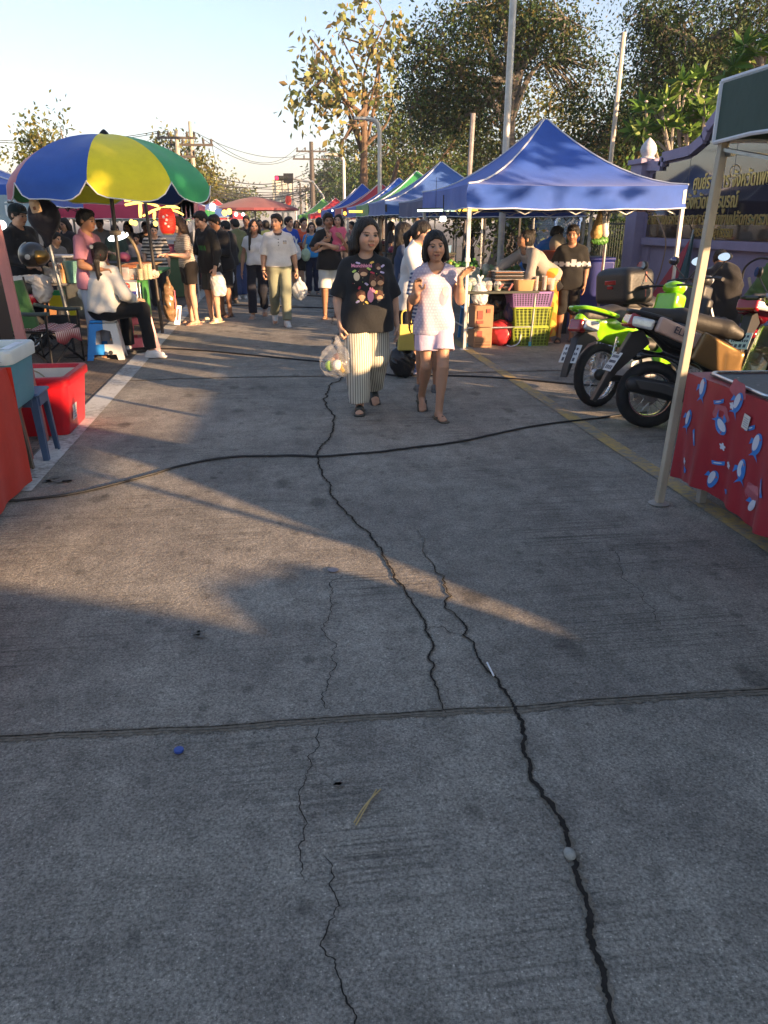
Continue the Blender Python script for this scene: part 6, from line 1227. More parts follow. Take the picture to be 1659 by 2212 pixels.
# umbrella / awning post at the road, lantern, glowing lights
pp_=MB(); pp_.tube([(-1.66,11.88,0),(-1.73,11.86,2.25)],.024,10); tag(pp_.build('steel_post',mat('post_dark_brown',(.045,.035,.028),rough=.45,var=.3)),'thin dark post standing at the white line by the grill table','post')
p=AY(361,478,12.3); ln=thing('paper_lantern','red paper lantern with white blossoms hanging over the grill stall','lantern',(p[0],12.3,p[2]),0); prof=[(.001,-.17),(.075,-.17)]+[(.075+.045*math.cos(a)+.003*math.cos(a*34),.165*math.sin(a)) for a in np.linspace(-1.3,1.3,60)]+[(.075,.17),(.001,.17)]
m=MB(); m.lathe(prof,n=28); m.build('lantern_skin',mat('lantern_red',(.70,.03,.012),rough=.6,emit=.12,var=.05),ln); m=MB(); m.lathe([(.06,-.185),(.078,-.185),(.078,-.165),(.06,-.165)],n=24); m.lathe([(.06,.165),(.078,.165),(.078,.185),(.06,.185)],n=24); m.build('ring',mat('ring_gold',(.45,.33,.1),rough=.4),ln); m=MB()
for (x,z,r) in ((-.03,.06,.024),(.01,.02,.022),(-.01,-.03,.022),(.03,-.07,.018),(.02,.08,.016)):
    a=np.arange(30)*2*math.pi/30; rr=r*(.75+.25*np.cos(a*5)); yy=-np.sqrt(np.maximum(.1235**2-(x+rr*np.cos(a))**2,.0001)); m.add(np.stack([x+rr*np.cos(a),yy-.002,z+rr*np.sin(a)],1),[tuple(range(30))])
m.build('print',mat('blossom_white',(.8,.7,.6),rough=.6,emit=.05),ln,smooth=False); m=MB(); m.tube([(0,0,.18),(0,0,.45)],.003,4); m.build('cord',DRK,ln)
AMB=mat('lamp_amber',(1,.62,.08),emit=.8,var=0,emitcol=(1,.63,.12)); WHL=mat('lamp_cool_white',(.92,1,.98),emit=1.0,var=0)
p=AY(306,440,12.6); cl=thing('lamp_cluster','cluster of bright amber tube lamps hanging under the umbrella','lamp',p,0)
for (a,b,r) in (((-.24,0,.04),(.02,0,.06),.028),((-.24,0,-.02),(.05,0,.02),.028),((-.1,0,.10),(.10,0,.07),.03),((.0,0,.03),(.22,0,.07),.045),((-.02,0,.0),(-.04,0,-.19),.034),((.05,0,.02),(.24,0,-.04),.03)): m=MB(); m.tube([a,((a[0]+b[0])/2,.01,(a[2]+b[2])/2+.012),b],[r*.6,r*.8,r*.55],10); m.build('lamp_tube',AMB,cl)
p=AY(352,458,12.75); cl=thing('lamp_cluster','second cluster of amber lamps behind the red lantern','lamp',p,0)
for (a,b,r) in (((-.30,0,-.06),(-.02,0,.06),.024),((-.05,0,.04),(.2,0,.07),.03),((.05,0,.10),(.25,0,.05),.022),((-.12,0,.0),(-.14,0,-.10),.03),((.12,0,.03),(.30,0,-.04),.02)): m=MB(); m.tube([a,((a[0]+b[0])/2,.01,(a[2]+b[2])/2+.012),b],[r*.6,r*.8,r*.55],10); m.build('lamp_tube',AMB,cl)
for i,(px,py,lb) in enumerate(((284,480,'small glowing amber bulb below the lamp cluster, left of two'),(292,482,'small glowing amber bulb below the lamp cluster, right of two'),(336,483,'small amber bulb beside the thin dark post'))):
    p=AY(px,py,12.7); m=MB(); m.sphere((0,0,0),(.035,.035,.04),12,8); tag(m.build('bulb',AMB,loc=p),lb,'bulb','small amber bulbs at the grill stall')
p=AY(255,511,10.9); rl=thing('ring_lamp','flat white glowing disc lamp on a clamp arm above the cap','lamp',p,(0,.0,0)); m=MB(); m.lathe([(.001,-.012),(.13,-.012),(.13,.008),(.001,.012)],n=28,R=rotm(.30,-.22,0)); m.build('lamp_disc',WHL,rl); m=MB(); m.tube(spline([(.08,.02,.05),(.16,.03,-.05),(.22,.05,-.22),(.24,.05,-.40)],6),.02,8); m.build('arm',mat('arm_brown',(.20,.14,.07),rough=.5),rl)
# tables of ingredients behind, at the left
dt=thing('prep_table','dark folding table with tubs and jugs behind the camp chair','table',(-3.55,11.2,0),0); m=MB(); m.box((.15,0,.78),(1.5,.6,.03)); m.build('table_top',mat('table_grey',(.12,.12,.13),rough=.5),dt,bevel=.004)
for sg in (-1,1): m=MB(); m.tube([(-.5*0+sg*.45,-.25,.0),(-sg*.05+.15,.25,.77)],.014,6); m.tube([(sg*.45,.25,.0),(-sg*.05+.15,-.25,.77)],.014,6); m.build('cross_leg',BT,dt)
m=MB(); m.box((.15,.05,1.12),(1.6,.5,.025)); m.build('upper_shelf',mat('shelf_pale',(.42,.43,.46),rough=.4),dt,bevel=.004)
for x in (-.55,.85): m=MB(); m.box((x,.05,.95),(.03,.4,.33)); m.build('shelf_leg',GRY,dt,smooth=False)
p=AY(95,567,11.0); t=thing('egg_box','clear box of white eggs on the dark folding table','box',(p[0],10.98,.797),0); m=MB(); m.box((0,0,.125),(.44,.26,.25)); m.build('box_shell',CLEARB,t,bevel=.01)
for i in range(18): m=MB(); m.sphere((-.16+.065*(i%6)+q.uniform(-.01,.01),-.10+.02*(i%2),.045+.06*(i//6)),(.036,.036,.030),10,7); m.build('egg',mat('egg_white',(.55,.53,.50),rough=.5),t)
p=AY(158,567,11.0); t=thing('jug','big pale teal jug between the sauce bottles','jug',(p[0],10.98,.797),0); m=MB(); m.lathe([(.001,0),(.10,0),(.125,.26),(.13,.27),(.001,.27)],n=20); m.build('jug_body',mat('jug_teal',(.20,.42,.38),rough=.25,var=.2),t); m=MB(); m.tube(spline([(.12,0,.22),(.19,0,.2),(.18,0,.08),(.11,0,.05)],6),.012,7); m.build('handle',mat('jug_teal',(0,0,0)),t)
for i,(px,c,lb) in enumerate(((133,(.55,.30,.12),'brown topped sauce bottle left of the teal jug'),(181,(.72,.36,.02),'orange sauce bottle right of the teal jug'))):
    p=AY(px,570,10.95); t=thing('sauce_bottle',lb,'bottle',(p[0],10.93,.797),0,'sauce bottles beside the teal jug'); m=MB(); m.lathe([(.001,0),(.035,0),(.037,.01),(.037,.15),(.02,.18),(.001,.18)],n=16); m.build('bottle_body',plastic('sauce_%d'%i,c),t); m=MB(); m.lathe([(.018,.18),(.014,.2),(.004,.245),(.001,.246)],n=12); m.build('nozzle',plastic('sauce_%d'%i,c),t)
# red chair and the scooter parked behind, white cloth
rd=thing('parked_scooter','dark red parked scooter with a chrome lamp behind the camp chair','scooter',(-3.05,10.15,0),rad(200)); 
s_=blobs(((-.2,0,.70),(.4,0,.55),.08,.14,.06),((.9,0,.40),(.82,0,.9),.12,.10,.06)); s_.box((.84,0,.60),(.05,.20,.30),.05,k=.05,R=rotm(0,.25,0)); solid('fairing',s_,.014,[REDP],rd); s_=blobs(((-.2,0,.80),(.45,0,.76),.10,.10,.05)); solid('seat',s_,.014,[SEATM],rd); wheel(rd,0,.26,.09,CHROME,8); wheel(rd,1.2,.26,.09,CHROME,8); m=MB(); m.sphere((.98,0,.92),(.07,.09,.07)); m.build('headlight',LENSC,rd); m=MB(); m.tube([(.85,.3,1.0),(.85,-.3,1.0)],.013,6); m.build('handlebar',CHROME,rd)
hm=thing('helmet','glossy black helmet with a silver edge and gold visor glint on a seat','helmet',AY(72,546,7.9)-np.array((0,0,.13)),0); hm.scale=(.82,.82,.82); s_=Solid(); s_.ell((0,0,.13),(.15,.17,.145),k=.02,cut=[((0,0,.01),(0,0,-1))]); solid('helmet_shell',s_,.010,[plastic('helmet_black',(.015,.015,.014),rough=.35,coat=.2)],hm); m=MB(); m.tube([(-.15*math.cos(a),-.03,.13+.15*math.sin(a)) for a in np.linspace(-.6,1.2,12)],.010,6); m.build('silver_edge',CHR,hm); s_=Solid(); s_.ell((.03,-.03,.12),(.145,.165,.10),k=.01,cut=[((.06,0,.1),(-1,0,0)),((0,0,.19),(0,0,1))]); solid('visor',s_,.010,[metal('visor_gold',(.16,.10,.03),rough=.3)],hm); m=MB(); m.lathe([(.001,0),(.03,0),(.03,.01),(.001,.012)],(-.02,-.168,.12),16,0,rotm(math.pi/2,0,0)); m.build('pivot',GRY,hm)
m=MB(); m.box((-2.74,7.95,.55),(.34,.42,1.0)); m.box((-2.74,7.95,1.07),(.38,.46,.06)); tag(m.build('parked_box',BLKP,bevel=.03),'black storage box under the glossy helmet','box')
wc=Solid(); a=AY(72,603,10.2); wc.ell((0,0,0),(.20,.13,.05),k=.03); wc.ell((.10,-.06,-.12),(.12,.07,.16),k=.05); wc.ell((-.2,0,-.05),(.14,.1,.08),k=.05); o=solid('draped_cloth',wc,.012,[cloth('cloth_offwhite',(.55,.50,.44),bump=.5)],warp=folds(.012,.3,2)); o.location=a; tag(o,'crumpled off white cloth hung behind the green camp chair','cloth')
m=MB(); m.box((-3.05,8.5,.28),(.3,.3,.56)); tag(m.build('side_box',DRK,bevel=.01),'dark box below the crumpled white cloth','box')
p=AY(125,655,10.6); t=thing('gas_lamp_box','glowing yellow and green lit snack box seen through the camp chair arm','lit box',(p[0],10.6,p[2]-.12),0); m=MB(); m.box((0,0,.14),(.18,.1,.16)); m.box((.16,0,.02),(.1,.1,.10)); m.build('lit_panel',mat('panel_yellow',(.75,.58,.20),emit=.3,var=.1),t); m=MB(); m.box((0,0,.25),(.18,.11,.06)); m.build('green_top',mat('panel_green',(.08,.45,.08),emit=.08,var=.1),t); m=MB(); m.box((.05,0,-.12),(.34,.14,.18)); m.build('stand',DRK,t)
# blue sky-lit plank sign with Thai word behind the man in the cap
p=AY(28,455,12.5); sg=thing('shop_sign','pale blue stall sign with white Thai letters beside the hanging bottle','sign',p,0); m=MB(); m.box((0,0,0),(.62,.03,.42)); m.build('board',mat('sign_pale_blue',(.26,.36,.42),rough=.5,var=.2),sg,bevel=.005); m=MB(); m.box((.36,0,-.02),(.09,.03,.46)); m.build('red_edge',mat('sign_dull_red',(.45,.12,.13),rough=.5),sg); text('lettering','ปิ้ง',.30,mat('sign_letter',(.7,.75,.75),rough=.5),sg,(.05,-.02,0),(math.pi/2,0,0),.003)
# ------------------------------------------------------------------ trees
LEAFM=bpy.data.materials.new('leaf_surface'); LEAFM.use_nodes=True; N,L=nodes_of(LEAFM); _b=N['Principled BSDF']; _b.inputs['Roughness'].default_value=.55; _b.inputs['Specular IOR Level'].default_value=.3
_a=N.new('ShaderNodeAttribute'); _a.attribute_name='Col'; L.new(_a.outputs['Color'],_b.inputs['Base Color']); _tr=N.new('ShaderNodeBsdfTranslucent'); L.new(_a.outputs['Color'],_tr.inputs[0]); _mx=N.new('ShaderNodeMixShader'); _mx.inputs[0].default_value=.28; L.new(_b.outputs[0],_mx.inputs[1]); L.new(_tr.outputs[0],_mx.inputs[2]); L.new(_mx.outputs[0],N['Material Output'].inputs[0])
BARK=mat('bark_brown',(.13,.085,.055),rough=.9,var=.4,scale=8,bump=.6,bscale=25,stretch=(1,1,.3)); BARKG=mat('bark_grey',(.16,.14,.12),rough=.9,var=.35,scale=10,bump=.5,bscale=30)
def leafmesh(name,parent,P,size,cols,q,aspect=.5,droop=.5,fold=.25,dirs=None,sj=.35):
    n=len(P); s=size*q.uniform(1-sj,1+sj,n)
    d=q.normal(0,1,(n,3)) if dirs is None else dirs+q.normal(0,.35,(n,3)); d[:,2]-=droop; d/=np.linalg.norm(d,axis=1)[:,None]
    u=q.normal(0,1,(n,3)); w=np.cross(d,u); w/=np.linalg.norm(w,axis=1)[:,None]+1e-9; nn=np.cross(w,d)
    h=(s*aspect*.5)[:,None]; L_=s[:,None]
    V=np.stack([P,P+d*L_*.45+w*h+nn*L_*fold*.15,P+d*L_-nn*L_*fold*.3,P+d*L_*.45-w*h+nn*L_*fold*.15],1).reshape(-1,3)
    Q=np.arange(4*n).reshape(n,4); c=cols[q.integers(0,len(cols),n)]*q.uniform(.65,1.35,(n,1)); c=np.repeat(c,4,0)
    return rawmesh(name,V,Q,[LEAFM],parent,c,smooth=False)
def tree(name,label,base,trunk,tr,ells,ncl,per,size,cols,clr,seed,limbs=10,bark=None,group=None,aspect=.5,droop=.5,flat=1.,twig=.35,cat='tree',shell=.55,fork=.6):
    q=np.random.default_rng(seed); t=thing(name,label,cat,base,0,group); cols=np.array(cols,float)
    T=spline(trunk,6); m=MB(); k=len(T); m.tube(T,np.linspace(tr,tr*.45,k)*(1+.5*np.exp(-np.linspace(0,14,k))),9)
    C=[]; w=np.array([e[3] for e in ells],float); w/=w.sum()
    for i in range(ncl):
        e=ells[q.choice(len(ells),p=w)]; v=q.normal(0,1,3); v/=np.linalg.norm(v); r=q.uniform(shell,1)**.6; C.append(np.array(e[0])+v*r*np.array((e[1],e[1],e[2])))
    C=np.array(C); anchors=C[q.permutation(ncl)[:limbs]]
    ends=[]
    for A in anchors:
        s=T[int(k*q.uniform(fork,.97))]; mid=(s+A)/2+q.normal(0,.10,3)*np.linalg.norm(A-s)+np.array((0,0,.06*np.linalg.norm(A-s))); P=spline([s,mid,A],5); rr=np.linspace(tr*.36,tr*.10,len(P)); m.tube(P,rr,6,cap=False); ends+= [P[j] for j in range(2,len(P))]
    ends=np.array(ends)
    for c in C[::max(1,int(1/twig))]:
        j=np.argmin(((ends-c)**2).sum(1)); s=ends[j]; P=[s,(s+c)/2+q.normal(0,.06,3)*np.linalg.norm(c-s),c]; m.tube(P,[tr*.09,tr*.06,tr*.03],4,cap=False)
    m.build('trunk',bark or BARK,t)
    P=np.repeat(C,per,0)+q.normal(0,1,(ncl*per,3))*np.array((clr,clr,clr*flat))*q.uniform(.5,1.2,(ncl,1)).repeat(per,0)
    leafmesh('crown',t,P,size,cols,q,aspect,droop); return t
def at(px,py,Y): p=AY(px,py,Y); return p
def bz(px,Y,z=0): p=AY(px,478,Y); return (p[0],Y,z)
DKG=[(.028,.062,.016),(.038,.078,.02),(.055,.095,.025),(.022,.046,.014),(.065,.082,.026)]; MIDG=[(.07,.12,.03),(.09,.13,.038),(.05,.085,.025),(.12,.11,.03)]; TEAK=[(.22,.22,.07),(.17,.20,.06),(.28,.24,.08),(.15,.15,.055),(.24,.17,.07),(.13,.17,.05)]; LIT=[(.14,.15,.035),(.10,.12,.03),(.18,.16,.04),(.07,.09,.025)]; FRG=[(.10,.20,.03),(.14,.24,.05),(.07,.15,.025),(.17,.24,.06)]
def E(px,py,Y,rx,rz,w=1,b=None): p=at(px,py,Y); return ((p[0]-b[0],p[1]-b[1],p[2]),rx,rz,w)
b=bz(783,36)
tree('teak_tree','tall sparse teak tree with big brownish leaves at the left of the right hand trees',b,[(0,0,0),(.05,0,2),(.1,.1,4.5),(.15,0,6.3)],.24,[E(790,60,36,1.5,1.6,1,b),E(700,130,36,1.2,1.6,1,b),E(820,130,36,1.3,1.7,1.2,b),E(690,200,36,1.4,1.2,1.1,b),E(760,200,36,1.5,1.2,1.5,b),E(755,45,36,.5,1.3,.3,b),E(740,290,36,1.0,.7,.5,b),E(665,215,36,.9,1.0,.7,b),E(845,90,36,.8,1.2,.5,b)],115,10,.32,TEAK,.38,3,14,BARK,droop=.9,aspect=.55,shell=.2,fork=.55)
b=bz(1085,27)
rt_=tree('rain_tree','great spreading rain tree with dark foliage above the blue tents',b,[(0,0,0),(.2,0,2.5),(.1,.2,4.4),(.3,0,6.0)],.34,[E(1080,70,27,2.6,1.0,2.2,b),E(960,150,27,1.5,1.2,1.6,b),E(1180,90,27,1.5,.9,1.3,b),E(930,240,27,1.1,.9,1,b),E(1030,230,27,1.2,.9,.7,b),E(1285,150,27,.45,.25,.22,b),E(1250,210,27,.5,.35,.25,b),E(1110,25,27,1.6,.5,1,b)],430,56,.12,DKG+[(.10,.085,.02)],.36,5,16,BARKG,shell=.3,fork=.45,twig=.6,droop=.3)
b=bz(1180,30); tree('tree','yellow green sunlit tree showing through under the rain tree',b,[(0,0,0),(0,.1,2),(.2,0,3.4)],.16,[E(1180,230,30,1.6,1.3,1.5,b),E(1220,300,30,1.5,1.1,1,b),E(1040,290,30,1.8,1.2,1,b),E(1110,330,30,2,.8,1,b)],140,30,.16,LIT,.42,6,9,shell=.2)
b=bz(900,44); tree('tree','bushy mid green tree between the teak and the blue tents',b,[(0,0,0),(0,.1,2.5),(.1,0,4.5)],.2,[E(880,260,44,2.2,1.7,1.4,b),E(960,300,44,2.4,2,1.4,b),E(820,330,44,1.9,1.7,1,b),E(930,380,44,3.0,1.4,1.4,b),E(1000,250,44,1.6,1.3,.8,b)],260,48,.18,MIDG,.55,7,9,shell=.2)
b=bz(1010,52); tree('tree','dark leafy tree mass low behind the green tent',b,[(0,0,0),(0,.1,2.5),(.1,0,4.5)],.2,[E(1000,330,52,3.6,2.2,1,b),E(1080,370,52,3.4,1.8,1,b),E(870,390,52,3,1.4,1,b)],240,30,.26,DKG+MIDG,.62,8,8,shell=.2)
b=bz(740,95); tree('tree','hazy blue green tree far down the street at the right',b,[(0,0,0),(0,.1,2.5),(.1,0,4.5)],.3,[E(720,390,95,2.6,2.2,1,b),E(745,370,95,3,2.5,1,b),E(770,410,95,4,2.6,1.2,b),E(700,420,95,2.5,1.8,1,b)],170,30,.42,DKG,.9,9,6,shell=.2)
b=bz(830,75); tree('tree','second hazy tree behind the street lamp at the right',b,[(0,0,0),(0,.1,2.5),(.1,0,4.5)],.3,[E(830,400,75,3,2.2,1,b),E(790,430,75,2.5,1.6,1,b),E(880,420,75,3,1.8,1,b)],140,30,.36,DKG,.8,10,6,shell=.2)
b=bz(1500,21); b=(b[0]+.0,21,0)
tree('dense_tree','huge dense dark tree filling the top right corner',b,[(0,0,0),(.1,0,2.5),(-.2,.1,4.2),(0,0,6)],.34,[E(1530,60,21,2.0,1.7,2.2,b),E(1620,170,21,1.9,1.5,1.8,b),E(1480,170,21,1.3,1.2,1.6,b),E(1690,40,21,2.0,2,1.8,b),E(1560,290,21,1.8,1.0,1.4,b),E(1420,90,21,.6,.8,.5,b),E(1390,40,21,.5,.35,.25,b),E(1450,260,21,1.2,.9,1.1,b)],560,64,.115,DKG+[(.06,.05,.03),(.05,.08,.03)],.36,11,14,BARKG,shell=.1,droop=.8,aspect=.38)
b=bz(1370,26); tree('dense_tree','dark broad tree below the corner tree, behind the thin pole',b,[(0,0,0),(.1,0,2),(0,.1,3.6)],.22,[E(1350,300,26,1.6,1.3,1.4,b),E(1290,310,26,1.3,1.1,1,b),E(1430,300,26,1.6,1.4,1.2,b),E(1300,380,26,1.8,1.0,1,b),E(1390,230,26,1.1,.8,.8,b)],260,56,.14,DKG+[(.09,.065,.02)],.42,12,9,BARKG,shell=.15,droop=.6)
# frangipani: thick grey forked branches ending in rosettes of long leaves
def frangipani(label,base,ends,seed,h0=1.6):
    q=np.random.default_rng(seed); t=thing('frangipani_tree',label,'tree',base,0); m=MB(); m.tube([(0,0,0),(0,.03,h0*.6),(0,0,h0)],[.10,.085,.07],8); P=[];D=[]; fl=[]
    for e in ends:
        e=np.array(e)-np.array(base); mid=np.array((e[0]*.55,e[1]*.55,h0+(e[2]-h0)*.35)); m.tube(spline([(0,0,h0*.9),mid,e],6),np.linspace(.06,.028,13),7)
        for j in range(3):
            e2=e+q.normal(0,.16,3)+np.array((0,0,.10)); m.tube([mid*.3+e*.7,(e+e2)/2,e2],[.03,.026,.02],6)
            n=17; a=q.uniform(0,6.28,n); el=q.uniform(-.25,1.1,n); P.append(np.repeat(e2[None],n,0)); D.append(np.stack([np.cos(a)*np.cos(el),np.sin(a)*np.cos(el),np.sin(el)],1)); fl.append(e2)
    m.build('trunk',mat('bark_pale_grey',(.24,.22,.19),rough=.85,var=.25),t); leafmesh('crown',t,np.concatenate(P),.30,np.array(FRG),q,.30,.12,.3,np.concatenate(D),.3)
    f=MB()
    for e in fl[::4]: 
        for k in range(4): f.sphere(e+q.normal(0,.05,3)+np.array((0,0,.08)),(.035,.035,.02),7,5)
    f.build('flowers',mat('frangipani_flower',(.65,.50,.48),rough=.6),t)
frangipani('frangipani tree with long bright green leaves above the white finial',(8.6,15.6,0),[at(1400,285,15.6),at(1425,240,15.6),at(1460,225,15.5),at(1500,215,15.7),at(1535,235,15.5),at(1550,265,15.6),at(1440,300,15.3),at(1480,290,15.4),at(1470,255,15.8),at(1510,300,15.6),at(1520,260,15.2),at(1400,318,15.8)],4)
frangipani('second frangipani reaching in at the right edge above the green canopy',(9.6,13.2,0),[at(1585,165,13.2),at(1615,130,13.2),at(1640,105,13.0),at(1655,170,13.3),at(1600,200,13.2),at(1680,120,13.2)],6)
# shrubs behind the fence
for i,(px,py,Y,rx,rz,cl,lb) in enumerate(((1010,430,24,1.1,.9,MIDG,'leafy shrub behind the noodle stall under the blue tents'),(1110,420,27,1.3,1.0,DKG+LIT,'dark shrub with yellow tips behind the vendor'),(1220,430,25,1.2,.7,DKG+MIDG,'shrub above the blue rail of the fence'),(1365,440,20,.55,.9,FRG,'pale green bamboo like shrub between gatehouse and pillar'),(1340,540,17.5,.9,.6,DKG,'dark shrub seen through the barred gate'),(1250,530,21.5,1.6,.8,DKG+MIDG,'leafy shrub behind the chain link'),(1100,480,22,1.5,.8,DKG,'dark shrub low behind the food table'))):
    b=bz(px,Y); tree('shrub',lb,b,[(0,0,0),(0,.05,.4),(.05,0,.9)],.05,[E(px,py,Y,rx,rz,1,b)],46,34,.15,cl,.26,40+i,6,cat='shrub',shell=.2)
# left side trees
b=bz(85,27); tree('tree','yellow lit young tree rising behind the big umbrella at the left',b,[(0,0,0),(0,.1,2),(.2,0,3)],.12,[E(95,300,27,.7,.6,1,b),E(75,345,27,.9,.7,1,b),E(115,340,27,.9,.6,1,b)],60,26,.14,LIT,.25,20,7,shell=.3,droop=-.2)
b=bz(400,48); tree('tree','yellow green roadside tree behind the green umbrella panel',b,[(0,0,0),(0,.1,2),(.2,0,3.2)],.16,[E(375,330,48,1.6,1.2,1,b),E(405,370,48,1.5,1.3,1.2,b),E(425,385,48,1.0,1.0,.8,b),E(390,400,48,2,1.2,1,b)],130,28,.22,LIT,.42,21,7,shell=.2)
b=bz(450,90); tree('tree','hazy roadside tree beyond the red tent at the left',b,[(0,0,0),(0,.1,2),(.2,0,3.2)],.2,[E(440,410,90,2.2,1.8,1,b),E(470,425,90,2,1.4,1,b),E(500,435,90,2,1.2,.7,b)],80,26,.36,LIT,.8,22,6,shell=.2)
b=bz(505,160); tree('tree','pale hazy tree far away below the mountain',b,[(0,0,0),(0,.1,2),(.2,0,3.2)],.2,[E(500,430,160,4,2.6,1,b),E(530,440,160,4,2,1,b)],60,24,.7,MIDG,1.3,23,5,shell=.2)
# ------------------------------------------------------------------ hills
q=np.random.default_rng(31); xs=np.linspace(-900,900,121); yh=1500
rid=np.array([.42*(58+34*math.sin(x*.0052+1.1)+16*math.sin(x*.013+.4)+8*math.sin(x*.031)+(28 if -150<x<90 else 0)*math.cos((x+30)/120*math.pi/2)) for x in xs]); rid=np.convolve(np.pad(rid,4,'edge'),np.ones(9)/9,'valid')+np.convolve(np.pad(q.normal(0,3,121),1,'edge'),np.ones(3)/3,'valid')
m=MB(); m.grid([[(x,yh-260+260*k,max(0,r*math.sin(k*math.pi/2))) for x,r in zip(xs,rid)] for k in np.linspace(0,1,8)]); tag(m.build('hills',mat('hill_forest',(.05,.065,.05),rough=.95,var=.3,scale=.02)),kind='structure')
# ------------------------------------------------------------------ poles, wires, lamps, traffic light
CONC=mat('pole_concrete',(.42,.38,.31),rough=.85,var=.2,scale=5); CONCD=mat('pole_dark',(.07,.06,.055),rough=.8,var=.2); WIRE=mat('wire_black',(.02,.02,.022),rough=.6); GALV=metal('galvanised',(.48,.47,.44),rough=.5,metal=.5)
wires=[]
def upole(label,px,pytop,Y,m_=CONC,arms=((.0,1.0),),r=.14,group='utility poles along the street'):
    p=at(px,pytop,Y); t=thing('utility_pole',label,'utility pole',(p[0],Y,0),0,group); h=p[2]; m=MB(); m.tube([(0,0,0),(0,0,h)],[r,r*.62],8); m.build('pole_shaft',m_,t); out=[]
    for dz,w in arms:
        a=MB(); a.box((0,-.08,h-dz),(2*w,.10,.12)); a.build('crossarm',CONCD,t,smooth=False); i_=MB()
        for x in (-.92*w,-.4*w,.55*w,.92*w): i_.lathe([(.03,0),(.075,.05),(.05,.09),(.08,.14),(.05,.2),(.02,.26)],(x,-.08,h-dz+.06),8); out.append(np.array((p[0]+x,Y-.08,h-dz+.30)))
        i_.build('insulators',CONCD,t)
    return out
A1=upole('left one of the paired concrete power poles above the red tent',380,282,46,arms=((.35,1.0),(1.25,.9)),r=.16); A2=upole('right one of the paired concrete power poles above the red tent',410,262,47,arms=((1.15,1.15),),r=.16)
B1=upole('dark power pole with a double crossarm at the right of the street',672,306,72,CONCD,((.75,1.3),(1.35,1.6)),r=.26)
C1=upole('slim far pole left of the mountain, nearer one',460,345,95,arms=((2.2,1.2),)); C2=upole('slim far pole left of the mountain, farther one',484,385,120,arms=((1.0,1.1),)); upole('short far pole beside the mountain',526,425,170,arms=((.8,1.2),)); upole('short far pole right of the mountain foot',536,430,190,arms=((.8,1.2),))
upole('far pole behind the billboard, left one',648,395,110,CONCD,((.6,1.0),),.2); upole('far pole behind the billboard, right one',660,400,125,CONC,((.6,1.0),),.2)
def wire(a,b,sag,r=.018):
    a=np.array(a);b=np.array(b); return [a+(b-a)*t+np.array((0,0,-sag*4*t*(1-t))) for t in np.linspace(0,1,17)]
wl2=[]
for i,(a,b,s_) in enumerate(((A2[3],B1[0],1.2),(A2[2],B1[1],1.3),(A1[3],B1[2],1.0),(A1[0],at(-60,298,40),.3),(A1[1],at(-60,304,40),.3),(A2[0],C1[0],1.5),(A2[3],C1[3],1.6),(C1[3],C2[3],.8),(B1[3],at(760,330,60),.8),(B1[2],at(760,318,60),.8),(at(360,375,60),at(720,358,80),1.4),(at(360,376,62),at(760,395,80),.8),(at(420,398,70),at(700,396,85),1.2),(at(420,402,70),at(700,388,85),1.6),(at(430,404,72),at(690,404,88),1.5),(at(430,410,72),at(690,400,88),.9),(at(400,392,70),at(690,408,88),.6),(at(440,414,75),at(690,414,90),1.1),(at(400,356,50),at(680,362,74),1.2),(at(430,398,66),at(700,392,82),1.0),(at(440,406,68),at(700,410,84),.7),(at(450,420,80),at(680,418,92),.7),(at(440,430,90),at(690,424,110),.8))):
    m=MB(); m.tube(wire(a,b,s_),.016 if i<10 else .03,5); tag(m.build('wire',WIRE),'overhead wires strung across the street between the power poles','wire','overhead wires')
def lamp(label,px,pyb,pyt,Y,dx,r=.07):
    p=at(px,pyt,Y); t=thing('street_lamp',label,'street lamp',(p[0],Y,0),0,'street lamps at the right'); h=p[2]; m=MB(); m.tube([(0,0,0),(0,0,h*.93)]+[(dx*(1-math.cos(a))*.5,0,h*.93+(.5)*math.sin(a)*.6) for a in np.linspace(.4,1.5,5)]+[(dx,0,h+.02)],r,8); m.build('pole_shaft',GALV,t); m=MB(); m.box((dx*1.25,0,h+.02),(.5,.16,.09)); m.build('lamp_head',GALV,t,bevel=.02)
lamp('grey street lamp with a curved arm before the teak trunk',820,415,258,27,-.45); lamp('slim street lamp standing left of the teak trunk',742,430,335,42,-.55,.08); lamp('short hazy street lamp right of the slim one',847,400,346,45,-.4,.08)
p=at(1080,0,13.45); pl=MB(); pl.tube([(3.86,13.45,0),(3.86,13.45,8.5)],.055,10); tag(pl.build('lamp_post',metal('lamp_post_grey',(.50,.49,.45),rough=.5,metal=.4)),'tall plain pale lamp post rising above the large blue tent','pole')
p=at(1348,70,17); pl=MB(); pl.tube([(p[0]-.05,17,0),(p[0],17,p[2])],.05,8); tag(pl.build('flag_pole',mat('pole_cream',(.55,.48,.40),rough=.6,var=.2)),'thin cream pole before the dark trees, left of the finial','pole')
p=at(1022,245,21); pl=MB(); pl.tube([(p[0]-.12,21,0),(p[0],21,p[2])],.065,8); tag(pl.build('timber_pole',mat('timber_grey',(.24,.22,.22),rough=.9,var=.3)),'grey leaning timber pole behind the pale blue tent','pole')
for i,(x0,y0,x1,y1,lb) in enumerate(((862,345,840,420,'thin slanting brown trunk left of the narrow blue tent'),(1290,300,1283,360,'thin cream trunk before the dark broad tree'))):
    a=at(x0,y0,34);b=at(x1,y1,34); pl=MB(); pl.tube([b+(b-a)*1.3,b,a],[.12,.11,.08],7); tag(pl.build('bare_trunk',BARK),lb,'trunk')
tl=thing('traffic_light','horizontal traffic light showing red, on a long arm over the street','traffic light',(at(700,478,62)[0],62,0),0); P=[np.array(at(x,y,62))-np.array(tl.location) for x,y in ((660,392),(633,386))]
